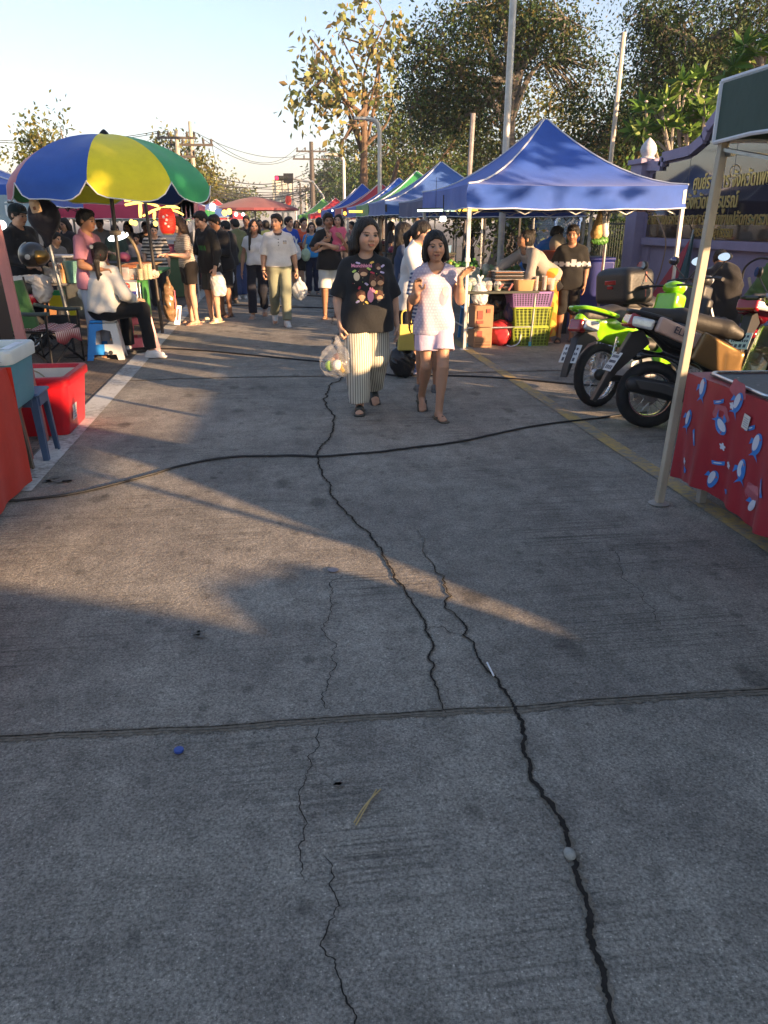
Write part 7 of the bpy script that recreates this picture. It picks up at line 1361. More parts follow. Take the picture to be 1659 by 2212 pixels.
m=MB(); m.tube([(0,0,0),(0,0,P[0][2]-1.0),P[0]*np.array((.6,1,1)),P[0],P[1],np.array(at(596,381,62))-np.array(tl.location)],.08,7); m.build('pole_shaft',GALV,tl); c=np.array(at(608,385,62))-np.array(tl.location); m=MB(); m.box(c,(1.0,.25,.34)); m.build('housing',mat('signal_black',(.012,.012,.014),rough=.5),tl,bevel=.06); c2=np.array(at(623,385,62))-np.array(tl.location); m=MB(); m.box(c2,(.72,.2,.66)); m.build('timer_board',mat('signal_black',(0,0,0)),tl,bevel=.02); m=MB(); m.lathe([(.001,0),(.13,0),(.13,.03),(.001,.05)],c+np.array((-.34,-.125,0)),20,0,rotm(math.pi/2,0,0)); m.build('red_lens',mat('signal_red',(1,.02,.06),emit=1.0,var=0),tl)
for x in (0,.33): m=MB(); m.lathe([(.001,0),(.13,0),(.13,.02),(.001,.03)],c+np.array((x,-.125,0)),18,0,rotm(math.pi/2,0,0)); m.build('dark_lens',mat('lens_dark',(.03,.03,.02),rough=.2),tl)
t2=thing('traffic_light','small far vertical traffic light below the billboard','traffic light',(at(640,478,95)[0],95,0),0); m=MB(); c=np.array(at(587,441,95))-np.array(t2.location); m.box(c,(.5,.3,1.2)); c2=np.array(at(600,437,95))-np.array(t2.location); m.box(c2,(.6,.2,.5)); m.build('housing',mat('signal_black',(0,0,0)),t2,smooth=False); m=MB(); m.tube([(0,0,0),(0,0,c[2]+.1),c],.08,6); m.build('pole_shaft',GALV,t2)
bb=thing('billboard','back of a pale roadside billboard on two legs in the distance','billboard',(at(612,478,85)[0],85,0),0); c=np.array(at(612,424,85))-np.array(bb.location); m=MB(); m.box(c,(2.1,.1,3.0)); m.build('panel',mat('billboard_pale',(.42,.43,.38),rough=.7,var=.2),bb,smooth=False); m=MB()
for x in (-1.05,-.7,.0,.6,1.05): m.box(c+np.array((x,-.12,0)),(.07,.07,3.05))
for z in (-1.5,0,1.5): m.box(c+np.array((0,-.10,z)),(2.15,.07,.07))
m.build('frame',GALV,bb,smooth=False); m=MB()
for x in (.0,.55): m.tube([(x,0,0),(x,0,c[2])],.13,7)
m.build('post',mat('post_cream',(.5,.44,.33),rough=.7),bb)
# ------------------------------------------------------------------ left tents and far stalls
tent('blue tent at the far left edge behind the umbrella',-6.6,12.6,3.2,3.2,2.05,2.6,BLUE,seed=31,legm=DRK); tent('second blue tent behind the umbrella pole',-8.3,16.4,3.4,3.2,2.0,2.7,NAVY,seed=32,legm=DRK); tent('blue tent with a visible truss deeper behind the umbrella',-5.6,20.2,3.6,3.4,2.0,2.7,BLUE,seed=33,legm=DRK)
tent('pink red tent beyond the umbrella at the left of the street',-4.65,17.2,3.1,3.1,1.88,2.98,PINKT,seed=34,legm=WHT,power=1.25); tent('green topped tent under the pink red one',-4.6,24.5,2.8,3.0,1.85,2.3,GREEN,seed=35); tent('blue tent low beside the pink red one',-4.4,28.4,3.0,3.0,1.95,2.6,BLUE2,seed=36); tent('hazy red tent far along the left side',-4.6,46.,3.2,3.2,1.9,2.7,REDT,seed=38,detail=False)
mu=thing('market_umbrella','wide faded red umbrella over the left side of the street crowd','umbrella',(AY(552,478,29.5)[0],29.5,0),0); m=MB(); m.lathe([(1.55,1.90),(1.52,1.98),(1.1,2.12),(.5,2.28),(.001,2.36)],n=16,cap=False); m.build('canopy',cloth('umbrella_faded_red',(.19,.055,.065)),mu,angle=20); m=MB(); m.tube([(0,0,0),(0,0,2.34)],.03,7); m.build('pole_shaft',GRY,mu)
for i,(px,Y,w,c,lb) in enumerate(((30,14.5,2.2,(.25,.12,.05),'stall counter under the far left blue tent'),(150,15.2,2.0,(.12,.10,.09),'dim stall counter behind the egg box'),(230,17.5,2.0,(.2,.22,.2),'stall counter behind the woman in pink'),(310,18.0,1.8,(.10,.16,.08),'stall counter beyond the amber lamps'),(420,22.5,1.6,(.22,.06,.07),'stall counter under the pink red tent'),(470,27,1.6,(.1,.12,.2),'stall counter beside the yellow lamps'),(905,19.0,1.6,(.15,.13,.12),'stall counter behind the girl'),(830,26,1.8,(.2,.12,.08),'stall counter under the red tent'),(780,34,1.8,(.14,.14,.2),'stall counter under the bright blue tent'))):
    p=at(px,478,Y); t=thing('stall_counter',lb,'counter',(p[0],Y,0),0,'market stall counters'); m=MB(); m.box((0,0,.42),(w,.7,.8)); m.build('skirt',cloth('counter_%d'%i,c),t,bevel=.01); m=MB(); m.box((0,0,.84),(w+.06,.78,.04)); m.build('counter_top',TBL,t); q=np.random.default_rng(60+i)
    for j in range(7):
        g=MB(); x=-w/2+.15+j*(w-.3)/6; k=q.integers(0,3); s=q.uniform(.06,.13)
        if k==0: g.lathe([(.001,0),(s,0),(s*1.15,s*1.6),(.001,s*1.65)],(x,q.uniform(-.2,.2),.86),12)
        elif k==1: g.box((x,q.uniform(-.2,.2),.86+s*.6),(s*2,s*1.6,s*1.2))
        else: g.sphere((x,q.uniform(-.2,.2),.86+s*.6),(s,s,s*.8),10,7)
        g.build('goods',mat('goods_%d'%q.integers(0,9),[(.5,.3,.1),(.45,.1,.06),(.1,.25,.06),(.5,.48,.4),(.3,.16,.08),(.55,.4,.1),(.1,.2,.35),(.4,.38,.36),(.25,.05,.1)][q.integers(0,9)],rough=.5),t)
for i,(px,py,Y,r,mm_,lb) in enumerate(((4,487,10.5,.055,WHL,'white lamp glowing at the left edge above the man in the cap'),(8,505,10.8,.04,WHL,'second small white lamp at the left edge'),(84,505,16,.05,WHL,'white lamp under the tents left of the round black cover'),(459,447,22,.085,WHL,'bright white lamp pair under the pink red tent'),(485,460,22,.07,AMB,'amber lamp beside the white pair, left'),(495,457,22.3,.07,AMB,'amber lamp beside the white pair, right'),(510,463,24,.05,WHL,'small white lamp by the green shirt man'),(195,470,15,.03,WHL,'small white lamp above the pink shirt'),(196,482,15,.04,AMB,'small orange lamp by the pink shirt'),(745,461,22,.045,LEDY,'amber bulb above the woman in the black T-shirt'),(690,456,30,.05,LEDY,'small amber bulb above the girl with a phone'),(718,455,27,.03,WHL,'tiny white lamp by the child'),(525,463,28,.05,WHL,'white lamp behind the girl in the white top'))):
    m=MB(); m.sphere((0,0,0),(r,r,r*1.1),12,8); o=m.build('bulb',mm_,loc=at(px,py,Y)); tag(o,lb,'bulb')
p=at(762,457,22); m=MB(); m.tube([(-.1,0,0),(.28,0,.0)],.03,8); tag(m.build('tube_light',LEDY,loc=p),'short amber tube lamp right of the black haired woman','lamp')
p=at(681,437,60); m=MB(); m.lathe([(.001,-.3),(.16,-.3),(.24,0),(.16,.3),(.001,.3)],n=14); tag(m.build('paper_lantern',mat('lantern_far',(.6,.05,.03),emit=.06),loc=at(623,433,60)),'far red lantern hanging by the billboard leg','lantern')
# striped goods hanging under the umbrella edge
for i in range(5):
    p=at(382+9*i,432,13.6); m=MB(); m.prism([(-.07,0),(.07,0),(.055,-.26),(-.05,-.30)],.02); tag(m.build('hanging_bag',mat('stripe_pink_%d'%(i%2),[(.55,.22,.22),(.55,.50,.50)][i%2],rough=.6,var=.4,scale=12,stretch=(4,4,.3)),loc=p,smooth=False),'striped red and white bags hanging under the umbrella edge','bag','striped hanging bags')
# ------------------------------------------------------------------ the crowd
def plain(c): return lin(c) if max(c)>1 else c
def stripes(a,b,per,axis=2,duty=.5):
    def f(V):
        m=((V[:,axis]/per)%1)<duty; c=np.tile(np.array(a),(len(V),1)); c[m]=b; return c
    return f
def stand(label,px,pyh,Y,rot,x=None,**k):
    p=AY(px,478,Y); h=hfrom(px,pyh,Y); k.setdefault('res',max(.009,Y*.00085)); return person(label,(p[0] if x is None else x,Y,0),rad(rot),h=h,**k)
W_=(.58,.58,.58); B_=(.016,.016,.018)
T=lambda col,sleeve=.75,hem=-.08,**k: dict(col=col,sleeve=sleeve,hem=hem,**k)
TR=lambda col,**k: dict(dict(kind='trousers',len=1.95,col=col,flare=1.2),**k)
SH=lambda col,L=.8,**k: dict(dict(kind='shorts',len=L,col=col,flare=1.25),**k)
SN=lambda c: dict(kind='sneaker',col=c); SL=lambda c: dict(kind='slide',col=c); FF=lambda c: dict(kind='flipflop',col=c)
hang=lambda s,curl=.5: dict(curl=curl)
fwdarm=lambda sg,up=-.02: dict(e=(sg*.06,-.02,-.27),w=(sg*.02,-.26,-.27+up),d=(-sg*.1,-1,.05),n=(0,0,-1),t=(-sg,0,0),curl=.7)
walk=[dict(k=(-.085,-.10,.50),a=(-.08,-.16,.08),f=(-.08,-1,0)),dict(k=(.085,.03,.50),a=(.08,.26,.16),f=(.08,-1,0),fz=-.6)]
walk2=[dict(k=(-.085,.03,.50),a=(-.08,.26,.16),f=(-.08,-1,0),fz=-.6),dict(k=(.085,-.10,.50),a=(.08,-.16,.08),f=(.08,-1,0))]
# couple walking towards the camera
polo=stand('older man in a white polo with dark collar stripes and green grey trousers',598,462,12.6,4,tone='mid',girth=1.05,head=(0,-.55,.0),legs=walk2,arms=[dict(w=(-.075,-.06,-.51),curl=.7),dict(e=(.07,.02,-.27),w=(.10,-.02,-.51),curl=1.1)],
  top=T((.62,.60,.58),.95,.01,fit=.02,srad=.03),bottom=TR((.20,.215,.155),flare=1.25,waist=.08),shoes=SN((.6,.6,.6)),hair=dict(kind='short',fringe=.065),seed=3,res=.0085)
R_=polo['root']; m=MB()
for (r,z,o) in ((.066,1.435,.0),(.072,1.42,-.004)): m.torus((0,-.02*1,z*polo['s']),r*polo['s'],.005,24,6,0,rotm(.42,0,0))
m.build('collar',mat('collar_navy',(.015,.016,.025),rough=.8),R_); m=MB()
for k_,w_ in ((0,polo['wrist'][0]),): m.torus(w_+np.array((0,0,.02)),.031,.008,18,6,0,rotm(.1,0,0)); 
m.build('wristwatch',mat('watch_black',(.01,.01,.012),rough=.3),R_); m=MB(); m.torus((0,0,(.93+.005)*polo['s']),.0,.001,6,4); 
for j in range(3): p_=polo['tp']((0,-.128,.40-.045*j)); m.sphere(p_,.008,8,6)
m.build('buttons',mat('watch_black',(0,0,0)),R_)
stand('young woman in a white crop top and dark jeans with very long black hair',548,474,13.7,-8,tone='mid',girth=.85,limb=.85,head=(0,.25,0),legs=walk,arms=[dict(e=(-.08,.06,-.27),w=(-.11,.02,-.52)),dict()],sw=.155,
  top=T((.60,.60,.60),.45,.03,fit=.016,neck=.075),bottom=TR((.016,.018,.028),flare=1.5,waist=.10),shoes=SL((.35,.28,.24)),hair=dict(kind='long',low=-.38,front=-1,fringe=.055,part=1),seed=4,res=.009,bust=.9)
# at the grill
stand('woman in a striped grey T-shirt and black shorts leaning to the grill',399,466,12.95,-62,tone='fair',girth=.9,limb=.95,lean=.14,head=(.30,0,0),arms=[fwdarm(-1,.02),fwdarm(1,.03)],sw=.155,top=T(stripes((.50,.44,.36),(.16,.14,.12),.026,2,.38),.7,-.03,fit=.014),bottom=dict(kind='skirt',len=.55,col=(.018,.015,.014),flare=1.08),shoes=FF((.36,.22,.16)),hair=dict(kind='long',low=-.26,mat=HAIRB,fringe=.04),seed=5,res=.009)
stand('young man in a long sleeved black T-shirt, dark shorts and cream slides',447,454,13.2,-52,tone='fair',girth=1.0,lean=.10,head=(.40,0,0),arms=[fwdarm(-1,.04),dict(e=(.06,.04,-.27),w=(.09,-.05,-.51),curl=1.1)],top=T(lambda V:np.where(((np.abs(V[:,0])<.10)&(V[:,1]<-.05)&(np.abs(V[:,2]-.23)<.035)&(np.sin(V[:,0]*160)>-.4))[:,None],np.array((.03,.22,.04)),np.array((.018,.018,.018))),1.9,-.16,fit=.022,flare=1.06),bottom=SH((.05,.06,.055),.95,flare=1.5),shoes=SL((.62,.55,.38)),hair=dict(kind='short',fringe=.055),seed=6,res=.009)
stand('man in a black top and dark flip flops behind the young man at the grill',474,462,13.9,-48,tone='tan',girth=1.15,lean=.12,head=(.35,0,0),arms=[fwdarm(-1,.04),fwdarm(1,0)],top=T(B_,1.8,-.12,fit=.03),bottom=SH((.02,.02,.022),.95,flare=1.6),shoes=FF((.04,.025,.02)),hair=dict(kind='short'),seed=7)
stand('man in an olive green shirt and blue jeans with his back half turned',509,472,17.2,-140,tone='mid',girth=1.2,head=(.25,0,0),arms=[fwdarm(-1,0),dict()],top=T((.135,.145,.070),1.2,-.12,fit=.035,srad=.04),bottom=TR((.03,.05,.13),flare=1.6),shoes=SN((.5,.5,.5)),hair=dict(kind='short'),seed=8)
stand('black clad shopper between the grill and the olive shirt',490,476,16.2,-120,tone='mid',girth=1.1,head=(.3,0,0),top=T(B_,1.6,-.12,fit=.03),bottom=TR((.02,.02,.025)),shoes=SN((.05,.05,.05)),hair=dict(kind='short'),seed=9)
stand('person in a pale yellow shirt behind the young woman in white',574,476,19,-150,tone='mid',top=T((.50,.46,.14),.8,-.1,fit=.03),bottom=TR((.03,.03,.04)),shoes=SN((.1,.1,.1)),hair=dict(kind='short'),seed=10)
stand('man in a black vest looking aside beside the yellow lamps',532,466,20,30,tone='tan',head=(0,-.6,0),top=T(B_,.3,-.1),bottom=TR((.03,.03,.04)),shoes=SN((.1,.1,.1)),hair=dict(kind='short'),seed=11)
stand('man in a royal blue polo with a white chest badge',623,468,18.2,25,tone='mid',girth=1.1,head=(0,.5,0),arms=[dict(),fwdarm(1,.05)],top=T(lambda V:np.where(((V[:,0]-.06)**2+(V[:,2]-.33)**2<.0009)[:,None]&(V[:,1:2]<0),np.array((.5,.52,.55)),np.array((.02,.065,.36))),.85,-.08,fit=.022,collar=(.02,.05,.3)),bottom=SH((.03,.03,.03),.95),shoes=SN((.4,.38,.36)),hair=dict(kind='short'),seed=12)
stand('man in an orange vest with white sleeves walking with a green bag',655,470,18.4,0,tone='fair',girth=1.05,head=(0,.5,0),arms=[dict(e=(-.06,0,-.27),w=(-.05,-.15,-.46)),dict()],top=T(lambda V:np.where((np.abs(V[:,0])>.17)[:,None],np.array((.55,.55,.55)),np.array((.60,.10,.045))),.9,-.1,fit=.022),bottom=SH((.02,.02,.022),.95,flare=1.4),shoes=SN((.05,.06,.06)),hair=dict(kind='short'),seed=13,legs=walk)
stand('girl in a bright blue T-shirt and navy trousers holding up a phone',672,480,18.0,0,tone='fair',girth=.85,limb=.85,head=(0,.1,0),arms=[dict(e=(-.06,-.06,-.22),w=(-.0,-.22,-.02),d=(.2,-.2,1),curl=.9),dict(e=(.06,-.06,-.22),w=(.0,-.22,-.02),d=(-.2,-.2,1),curl=.9)],sw=.15,top=T(lambda V:np.where((((V[:,0]-.0)/.06)**2+((V[:,2]-.24)/.08)**2<1)[:,None]&(V[:,1:2]<0),np.array((.45,.40,.45)),np.array((.02,.20,.50))),.7,-.02),bottom=TR((.012,.016,.04),flare=1.5),shoes=SL((.1,.1,.1)),hair=dict(kind='long',fringe=.055),seed=14)
stand('person in beige shorts and a white top behind the girl with the phone',689,470,19.5,170,tone='mid',top=T((.45,.43,.38),.8,-.1),bottom=SH((.42,.36,.28),1.0),shoes=SN((.35,.3,.25)),hair=dict(kind='short'),seed=15)
stand('masked person with grey hair among the crowd by the child',700,478,20.5,10,tone='mid',top=T((.3,.32,.34),.8,-.1),bottom=TR((.05,.05,.06)),shoes=SN((.1,.1,.1)),hair=dict(kind='short',mat=HAIRG),seed=16,mask=(.25,.35,.45))
# father with the child on his arm
fa=stand('father in a black T-shirt and white shorts carrying a child on his shoulder',710,460,13.4,0,tone='tan',girth=1.0,head=(0,.1,-.08),arms=[dict(e=(-.10,-.08,-.22),w=(.06,-.22,-.10),d=(1,0,.3),n=(0,1,0),t=(0,0,1),curl=.8),dict(e=(.12,-.06,-.24),w=(.02,-.22,-.06),d=(-.6,-.2,.6),n=(0,1,0),t=(0,0,1),curl=.8)],legs=[dict(),dict(k=(.10,.02,.49),a=(.11,.16,.08))],top=T(B_,.95,-.10,fit=.03,srad=.04),bottom=SH((.56,.57,.53),.95,flare=1.55,waist=.03),shoes=FF((.12,.06,.03)),hair=dict(kind='short',fringe=.04),seed=17,res=.009)
p_=AY(733,478,13.3); person('small child in a pink top sitting on the father\'s arm',(p_[0]-.02,13.34,.88),rad(-10),h=.98,res=.009,tone='fair',girth=.95,hs=1.32,limb=1.05,pelvis=(0,0,.50),head=(0,-.2,.1),sw=.15,legs=[dict(k=(-.30,-.20,.50),a=(-.52,-.26,.42),f=(-.7,-.6,-.1)),dict(k=(-.12,-.30,.48),a=(-.42,-.42,.60),f=(-.8,-.5,.3))],arms=[dict(e=(-.10,-.1,-.2),w=(-.16,-.2,-.05)),dict(e=(.06,.0,-.26),w=(.02,-.16,-.34))],top=T((.62,.12,.20),.35,-.06),bottom=SH((.5,.2,.25),.5),hair=dict(kind='bob',fringe=.06),seed=18)
# left side
stand('woman in a pink T-shirt and pale trousers in profile behind the tubs',182,452,9.85,72,tone='tan',girth=1.0,head=(.12,0,0),arms=[fwdarm(-1,-.05),dict(e=(.05,-.05,-.26),w=(.03,-.22,-.44),curl=.8)],top=T((.44,.19,.25),.8,-.10,fit=.022,srad=.03),bottom=TR((.42,.44,.50),flare=1.3),shoes=SL((.1,.1,.1)),hair=dict(kind='short',fringe=.045),seed=19,res=.009)
stand('man in a black cap and dark jacket at the left edge, facing right',36,440,10.7,66,tone='mid',girth=1.15,head=(.2,0,0),arms=[fwdarm(-1,-.1),fwdarm(1,-.1)],top=T((.016,.017,.02),1.9,-.12,fit=.035,collar=(.015,.03,.10)),bottom=TR((.02,.02,.025)),shoes=SN((.05,.05,.05)),hair=dict(kind='short'),cap=(.012,.02,.02),seed=20,res=.0085)
sit=[dict(k=(-.13,-.42,.56),a=(-.15,-.40,.10),f=(-.1,-1,0)),dict(k=(.10,-.42,.56),a=(.12,-.46,.10),f=(.1,-1,0))]
sd_=person('woman in a white jacket and black cap seated on the blue and white stool',(-2.00,9.66,0),rad(150),h=1.64,res=.0075,tone='mid',girth=1.0,pelvis=(0,0,.60),lean=.10,head=(.12,.42,0),legs=[dict(k=(-.38,-.26,.60),a=(-.46,-.24,.09),f=(-.9,-.35,0)),dict(k=(.06,-.44,.60),a=(.06,-.46,.09),f=(.1,-1,0))],arms=[dict(e=(-.13,-.02,-.25),w=(-.10,-.24,-.33),d=(.1,-1,0)),dict(e=(.13,-.02,-.25),w=(.08,-.24,-.33),d=(-.1,-1,0))],
  top=T((.58,.57,.53),1.92,-.03,fit=.03,srad=.034,neck=.05,nz=.03,fold=.010),bottom=TR((.012,.012,.013),flare=1.2),shoes=SN((.62,.62,.62)),hair=dict(kind='pony',low=.24,fringe=.04),cap=(.012,.012,.013),seed=21)
m=MB(); q_=sd_['head']; m.torus(q_((0,.108,-.015)),.026,.016,16,8,0,rotm(1.2,0,0)); m.build('hair_tie',cloth('tie_red',(.45,.03,.06)),sd_['root']); m=MB(); m.lathe([(.001,0),(.022,0),(.022,.004),(.001,.004)],q_((.06,.108,.07)),18,0,rotm(-math.pi/2+.2,0,.5)); m.build('badge',mat('badge_pale',(.5,.48,.42),rough=.6),sd_['root'])
m=MB(); tp_=sd_['tp']; m.tube(spline([tp_((-.10,.11,.40)),tp_((-.02,.12,.46)),tp_((.09,.07,.49)),tp_((.11,-.06,.46))],6),.016,7); m.build('strap',B_ and mat('strap_black',(.012,.012,.013),rough=.8),sd_['root'])
for i,(px,py,Y,ro,c,lb,hr) in enumerate(((75,455,16.0,40,(.5,.5,.52),'shopper in white under the left tents, right of the cap','short'),(118,480,14.5,20,B_,'dark clad shopper behind the round black cover','short'),(140,470,16.5,-30,(.03,.03,.04),'long haired shopper in dark clothes behind the pink shirt','long'),(112,500,13.2,60,(.10,.10,.11),'stooping person in a black camouflage shirt behind the tubs','short'),(215,470,18,0,(.2,.2,.22),'vendor in grey far behind the ring lamp','short'),(245,485,17,30,(.03,.05,.04),'vendor in dark green behind the ring lamp','short'),(275,478,19,-10,(.35,.3,.3),'shopper in a pale top beyond the amber lamps','long'),(312,478,18.5,20,(.02,.02,.02),'shopper in black beyond the amber lamps','short'),(330,482,15.2,10,(.40,.36,.30),'grill cook in a black and white check shirt','short'),(290,505,17.5,0,(.3,.25,.25),'person bending at the stall beyond the grill','short'),(425,478,20,-20,(.45,.43,.42),'far shopper in a pale top behind the grill customers','short'),(465,476,24,10,(.05,.05,.06),'far dark shopper under the pink red tent','short'))):
    top=T(c if i!=8 else (lambda V:np.where(((np.sin(V[:,2]*95)>0))[:,None],np.array((.5,.46,.4)),np.array((.03,.03,.03)))),.8,-.1,fit=.025)
    stand(lb,px,py,Y,ro,tone=('mid','tan','fair')[i%3],top=top,bottom=TR((.03,.03,.035)),shoes=SN((.08,.08,.08)),hair=dict(kind=hr),seed=30+i,arms=[fwdarm(-1,0),dict()] if i%2 else None,head=(.2,0,0))
# right side
stand('woman in a white shirt, black face mask and ponytail behind the two walkers',893,474,8.3,55,tone='fair',girth=1.05,lean=.12,head=(.32,0,0),arms=[dict(e=(-.05,-.10,-.24),w=(.08,-.22,-.10),d=(.1,-.5,.8),curl=.9),dict(e=(.05,-.10,-.24),w=(-.03,-.25,-.10),d=(0,-.5,.8),curl=.9)],top=T((.60,.60,.60),.95,-.2,fit=.03),bottom=SH((.03,.03,.035),1.0),shoes=SN((.1,.15,.3)),hair=dict(kind='pony',low=.16),mask=(.012,.012,.013),seed=50,res=.008)
stand('shopper in a dark blue top hidden behind the woman in the white shirt',872,480,9.2,80,tone='mid',top=T((.04,.06,.12),.8,-.12),bottom=TR((.02,.02,.025)),shoes=SN((.1,.1,.1)),hair=dict(kind='long'),seed=51,arms=[dict(e=(-.05,-.10,-.2),w=(-.02,-.2,.02),d=(0,-.3,1),curl=.8),dict()])
stand('child in a blue and white striped shirt standing behind the girl in lilac',930,530,7.3,170,tone='tan',girth=.85,limb=.85,hs=1.12,top=T(stripes((.55,.55,.57),(.05,.08,.17),.045,2,.5),.8,-.10),bottom=SH((.03,.03,.04),.9),shoes=SN((.1,.1,.1)),hair=dict(kind='short'),seed=52)
vp=AY(1150,478,10.65); person('vendor in grey and a black apron bending over the food table',(AY(1192,478,10.3)[0],10.32,0),rad(-80),h=1.62,res=.009,tone='tan',girth=1.12,limb=1.05,lean=.85,head=(-.30,-.25,0),arms=[dict(e=(-.03,-.22,-.14),w=(.0,-.42,-.26),d=(0,-.8,-.5),curl=.5),dict(e=(.04,-.06,-.27),w=(.0,-.16,-.46),d=(0,-.4,-.9),curl=.6)],top=T((.30,.265,.235),1.9,-.06,fit=.018),bottom=TR(lambda V:np.where((np.sin(V[:,2]*34+5*np.sin(V[:,0]*22))+np.sin(V[:,1]*30+V[:,2]*18)>.1)[:,None],np.array((.62,.15,.02)),np.array((.55,.32,.05))),flare=1.75,fit=.03),shoes=FF((.5,.35,.28)),hair=dict(kind='bun',fringe=.045),apron=(.02,.02,.022),seed=53)
p_=AY(1158,478,12.4); person('person in a bright blue jacket bending away behind the vendor',(p_[0],12.4,0),rad(100),h=1.62,res=.011,tone='mid',lean=.75,head=(.3,0,0),top=T((.02,.15,.50),1.9,-.1,fit=.045,srad=.045),bottom=TR((.02,.02,.03)),shoes=SN((.1,.1,.1)),hair=dict(kind='short'),seed=54,arms=[fwdarm(-1,-.1),dict(e=(.06,-.05,-.27),w=(.04,-.1,-.5))])
def jersey(V):
    c=np.tile(np.array((.018,.017,.016)),(len(V),1)); m=(np.abs(V[:,2]-.235)<.036)&((np.sin(V[:,0]*75)>-.55)|(np.abs(V[:,2]-.235)<.010)); c[m]=(.45,.45,.46); m=(np.abs(V[:,0]-.03)<.035)&(np.abs(V[:,2]-.275)<.03)&(V[:,1]<0); c[m]=(.45,.45,.46); return c
stand('boy in a black jersey with a white chest band and black shorts, hands behind',1241,488,10.25,-14,tone='tan',girth=.9,limb=.92,head=(.12,-.30,0),hs=1.06,arms=[dict(e=(-.09,.06,-.26),w=(-.02,.16,-.44),d=(.6,.3,-.3),curl=.8),dict(e=(.06,.03,-.27),w=(.04,-.08,-.50))],top=T(jersey,1.0,-.12,fit=.022,srad=.03),bottom=SH((.016,.015,.015),1.05,flare=1.4),shoes=SL((.02,.02,.02)),hair=dict(kind='short',fringe=.05),seed=55,res=.008)
p_=AY(1545,600,9.6); person('seated man in a pale grey jacket looking down by the lilac wall',(p_[0],9.6,-.0),rad(-20),h=1.66,res=.010,tone='tan',pelvis=(0,0,.50),lean=.18,head=(.5,0,0),legs=sit,arms=[fwdarm(-1,-.05),fwdarm(1,-.05)],top=T((.27,.32,.33),1.9,-.05,fit=.035,srad=.04,fold=.01),bottom=TR((.03,.03,.04)),shoes=SN((.1,.1,.1)),hair=dict(kind='short'),seed=56)
m=MB(); m.box((p_[0]+.03,9.62,.23),(.34,.34,.46)); tag(m.build('wooden_box',mat('wood_box',(.2,.12,.07),rough=.8),bevel=.01),'box the man in the pale grey jacket sits on','box')
for i,(px,py,Y,ro,c,lb) in enumerate(((1015,505,14.5,60,(.02,.02,.022),'seated looking figure in a black tracksuit with a white sleeve stripe'),(845,478,21,80,(.05,.05,.06),'dark shopper under the pale blue tent'),(760,478,24,-60,(.25,.1,.1),'far shopper in red left of the father'),(795,480,25,30,(.1,.1,.12),'far shopper beyond the woman in black'),(738,476,23,0,(.3,.3,.32),'far shopper in grey behind the child'),(640,476,26,10,(.1,.1,.12),'far dark haired walker between blue polo and orange vest'),(606,474,27,0,(.35,.37,.4),'far walker in pale clothes behind the older man'),(590,476,30,0,(.1,.12,.2),'farthest walker left of the older man'),(712,476,31,0,(.2,.15,.15),'farthest walker behind the masked person'),(560,474,26,20,(.15,.15,.16),'far walker in grey behind the yellow shirt'))):
    stand(lb,px,py,Y,ro,tone=('mid','tan')[i%2],top=T(c,.9 if i else 1.9,-.1),bottom=TR((.03,.03,.04)),shoes=SN((.06,.06,.06)),hair=dict(kind=('short','long')[i%2]),seed=70+i)
# ------------------------------------------------------------------ bags in hands
def carry(label,inf,side,w,h,m,fill,seed,dx=0):
    p=wpos(inf,inf['wrist'][side]+np.array((dx,-.02,-.085*inf['s']))); t=thing('shopping_bag',label,'bag',p,0); q=np.random.default_rng(seed)
    s_=Solid(); s_.ell((0,0,-h*.66),(w*.46,w*.34,h*.34),k=.03); s_.cone((0,0,-h*.5),(0,0,-.02),w*.22,.018,k=.06); s_.ell((w*.2,0,-h*.5),(w*.2,w*.2,h*.25),k=.04); s_.ell((-w*.2,.0,-h*.5),(w*.2,w*.2,h*.25),k=.04); solid('bag_film',s_,.008,[m],t,warp=folds(.008,.35,seed))
    for j,(c,r) in enumerate(fill):
        s2=Solid(); a=(q.uniform(-.22,.22)*w,q.uniform(-.1,.1)*w,-h*q.uniform(.58,.82)); s2.ell(a,(r,r*.8,r*1.15),k=.01); solid('contents',s2,.009,[mat('bag_fill_%s'%c,{'cola':(.10,.035,.025),'juice':(.62,.36,.03),'green':(.20,.35,.05),'white':(.62,.62,.58),'tan':(.35,.2,.1)}[c],rough=.3,var=.25)],t)
FILM=mat('clear_film',(.74,.76,.78),rough=.15,var=.1,alpha=.15,spec=.8,bump=.5,bscale=25); FILMW=mat('milky_film',(.66,.68,.68),rough=.2,var=.15,alpha=.62,spec=.7,bump=.5,bscale=25)
carry('clear shopping bag with dark drink cups and a yellow drink in the woman\'s hand',woman,0,.34,.36,FILM,[('cola',.062),('cola',.058),('juice',.058),('green',.04),('tan',.05),('white',.04)],1,-.03)
carry('white plastic bag with white tubs in the older man\'s hand',polo,1,.26,.36,FILMW,[('white',.06),('white',.055),('cola',.05)],2,.04)
ob=[o for o in bpy.data.objects if o.name.startswith('person') and o.get('label','').startswith('young man in a long')][0]
t=AY(478,600,13.15); bag('plastic_bag','milky plastic bag of snacks in the hand of the young man in cream slides',(t[0]-.05,13.05,.42),.26,.50,FILMW,31); t=AY(493,590,15.8); bag('plastic_bag','dull clear bag held by the black clad shopper',(t[0],15.8,.35),.22,.5,WHB,32)
t=AY(640,560,18); bag('plastic_bag','pale bag held by the man in the royal blue polo',(t[0],17.8,.75),.22,.45,WHB,33); t=AY(661,575,18); bag('plastic_bag','pale green bag held by the man in the orange vest',(t[0],17.9,.72),.2,.36,mat('bag_pale_green',(.42,.55,.38),rough=.4,alpha=.8,bump=.4,bscale=20),34)
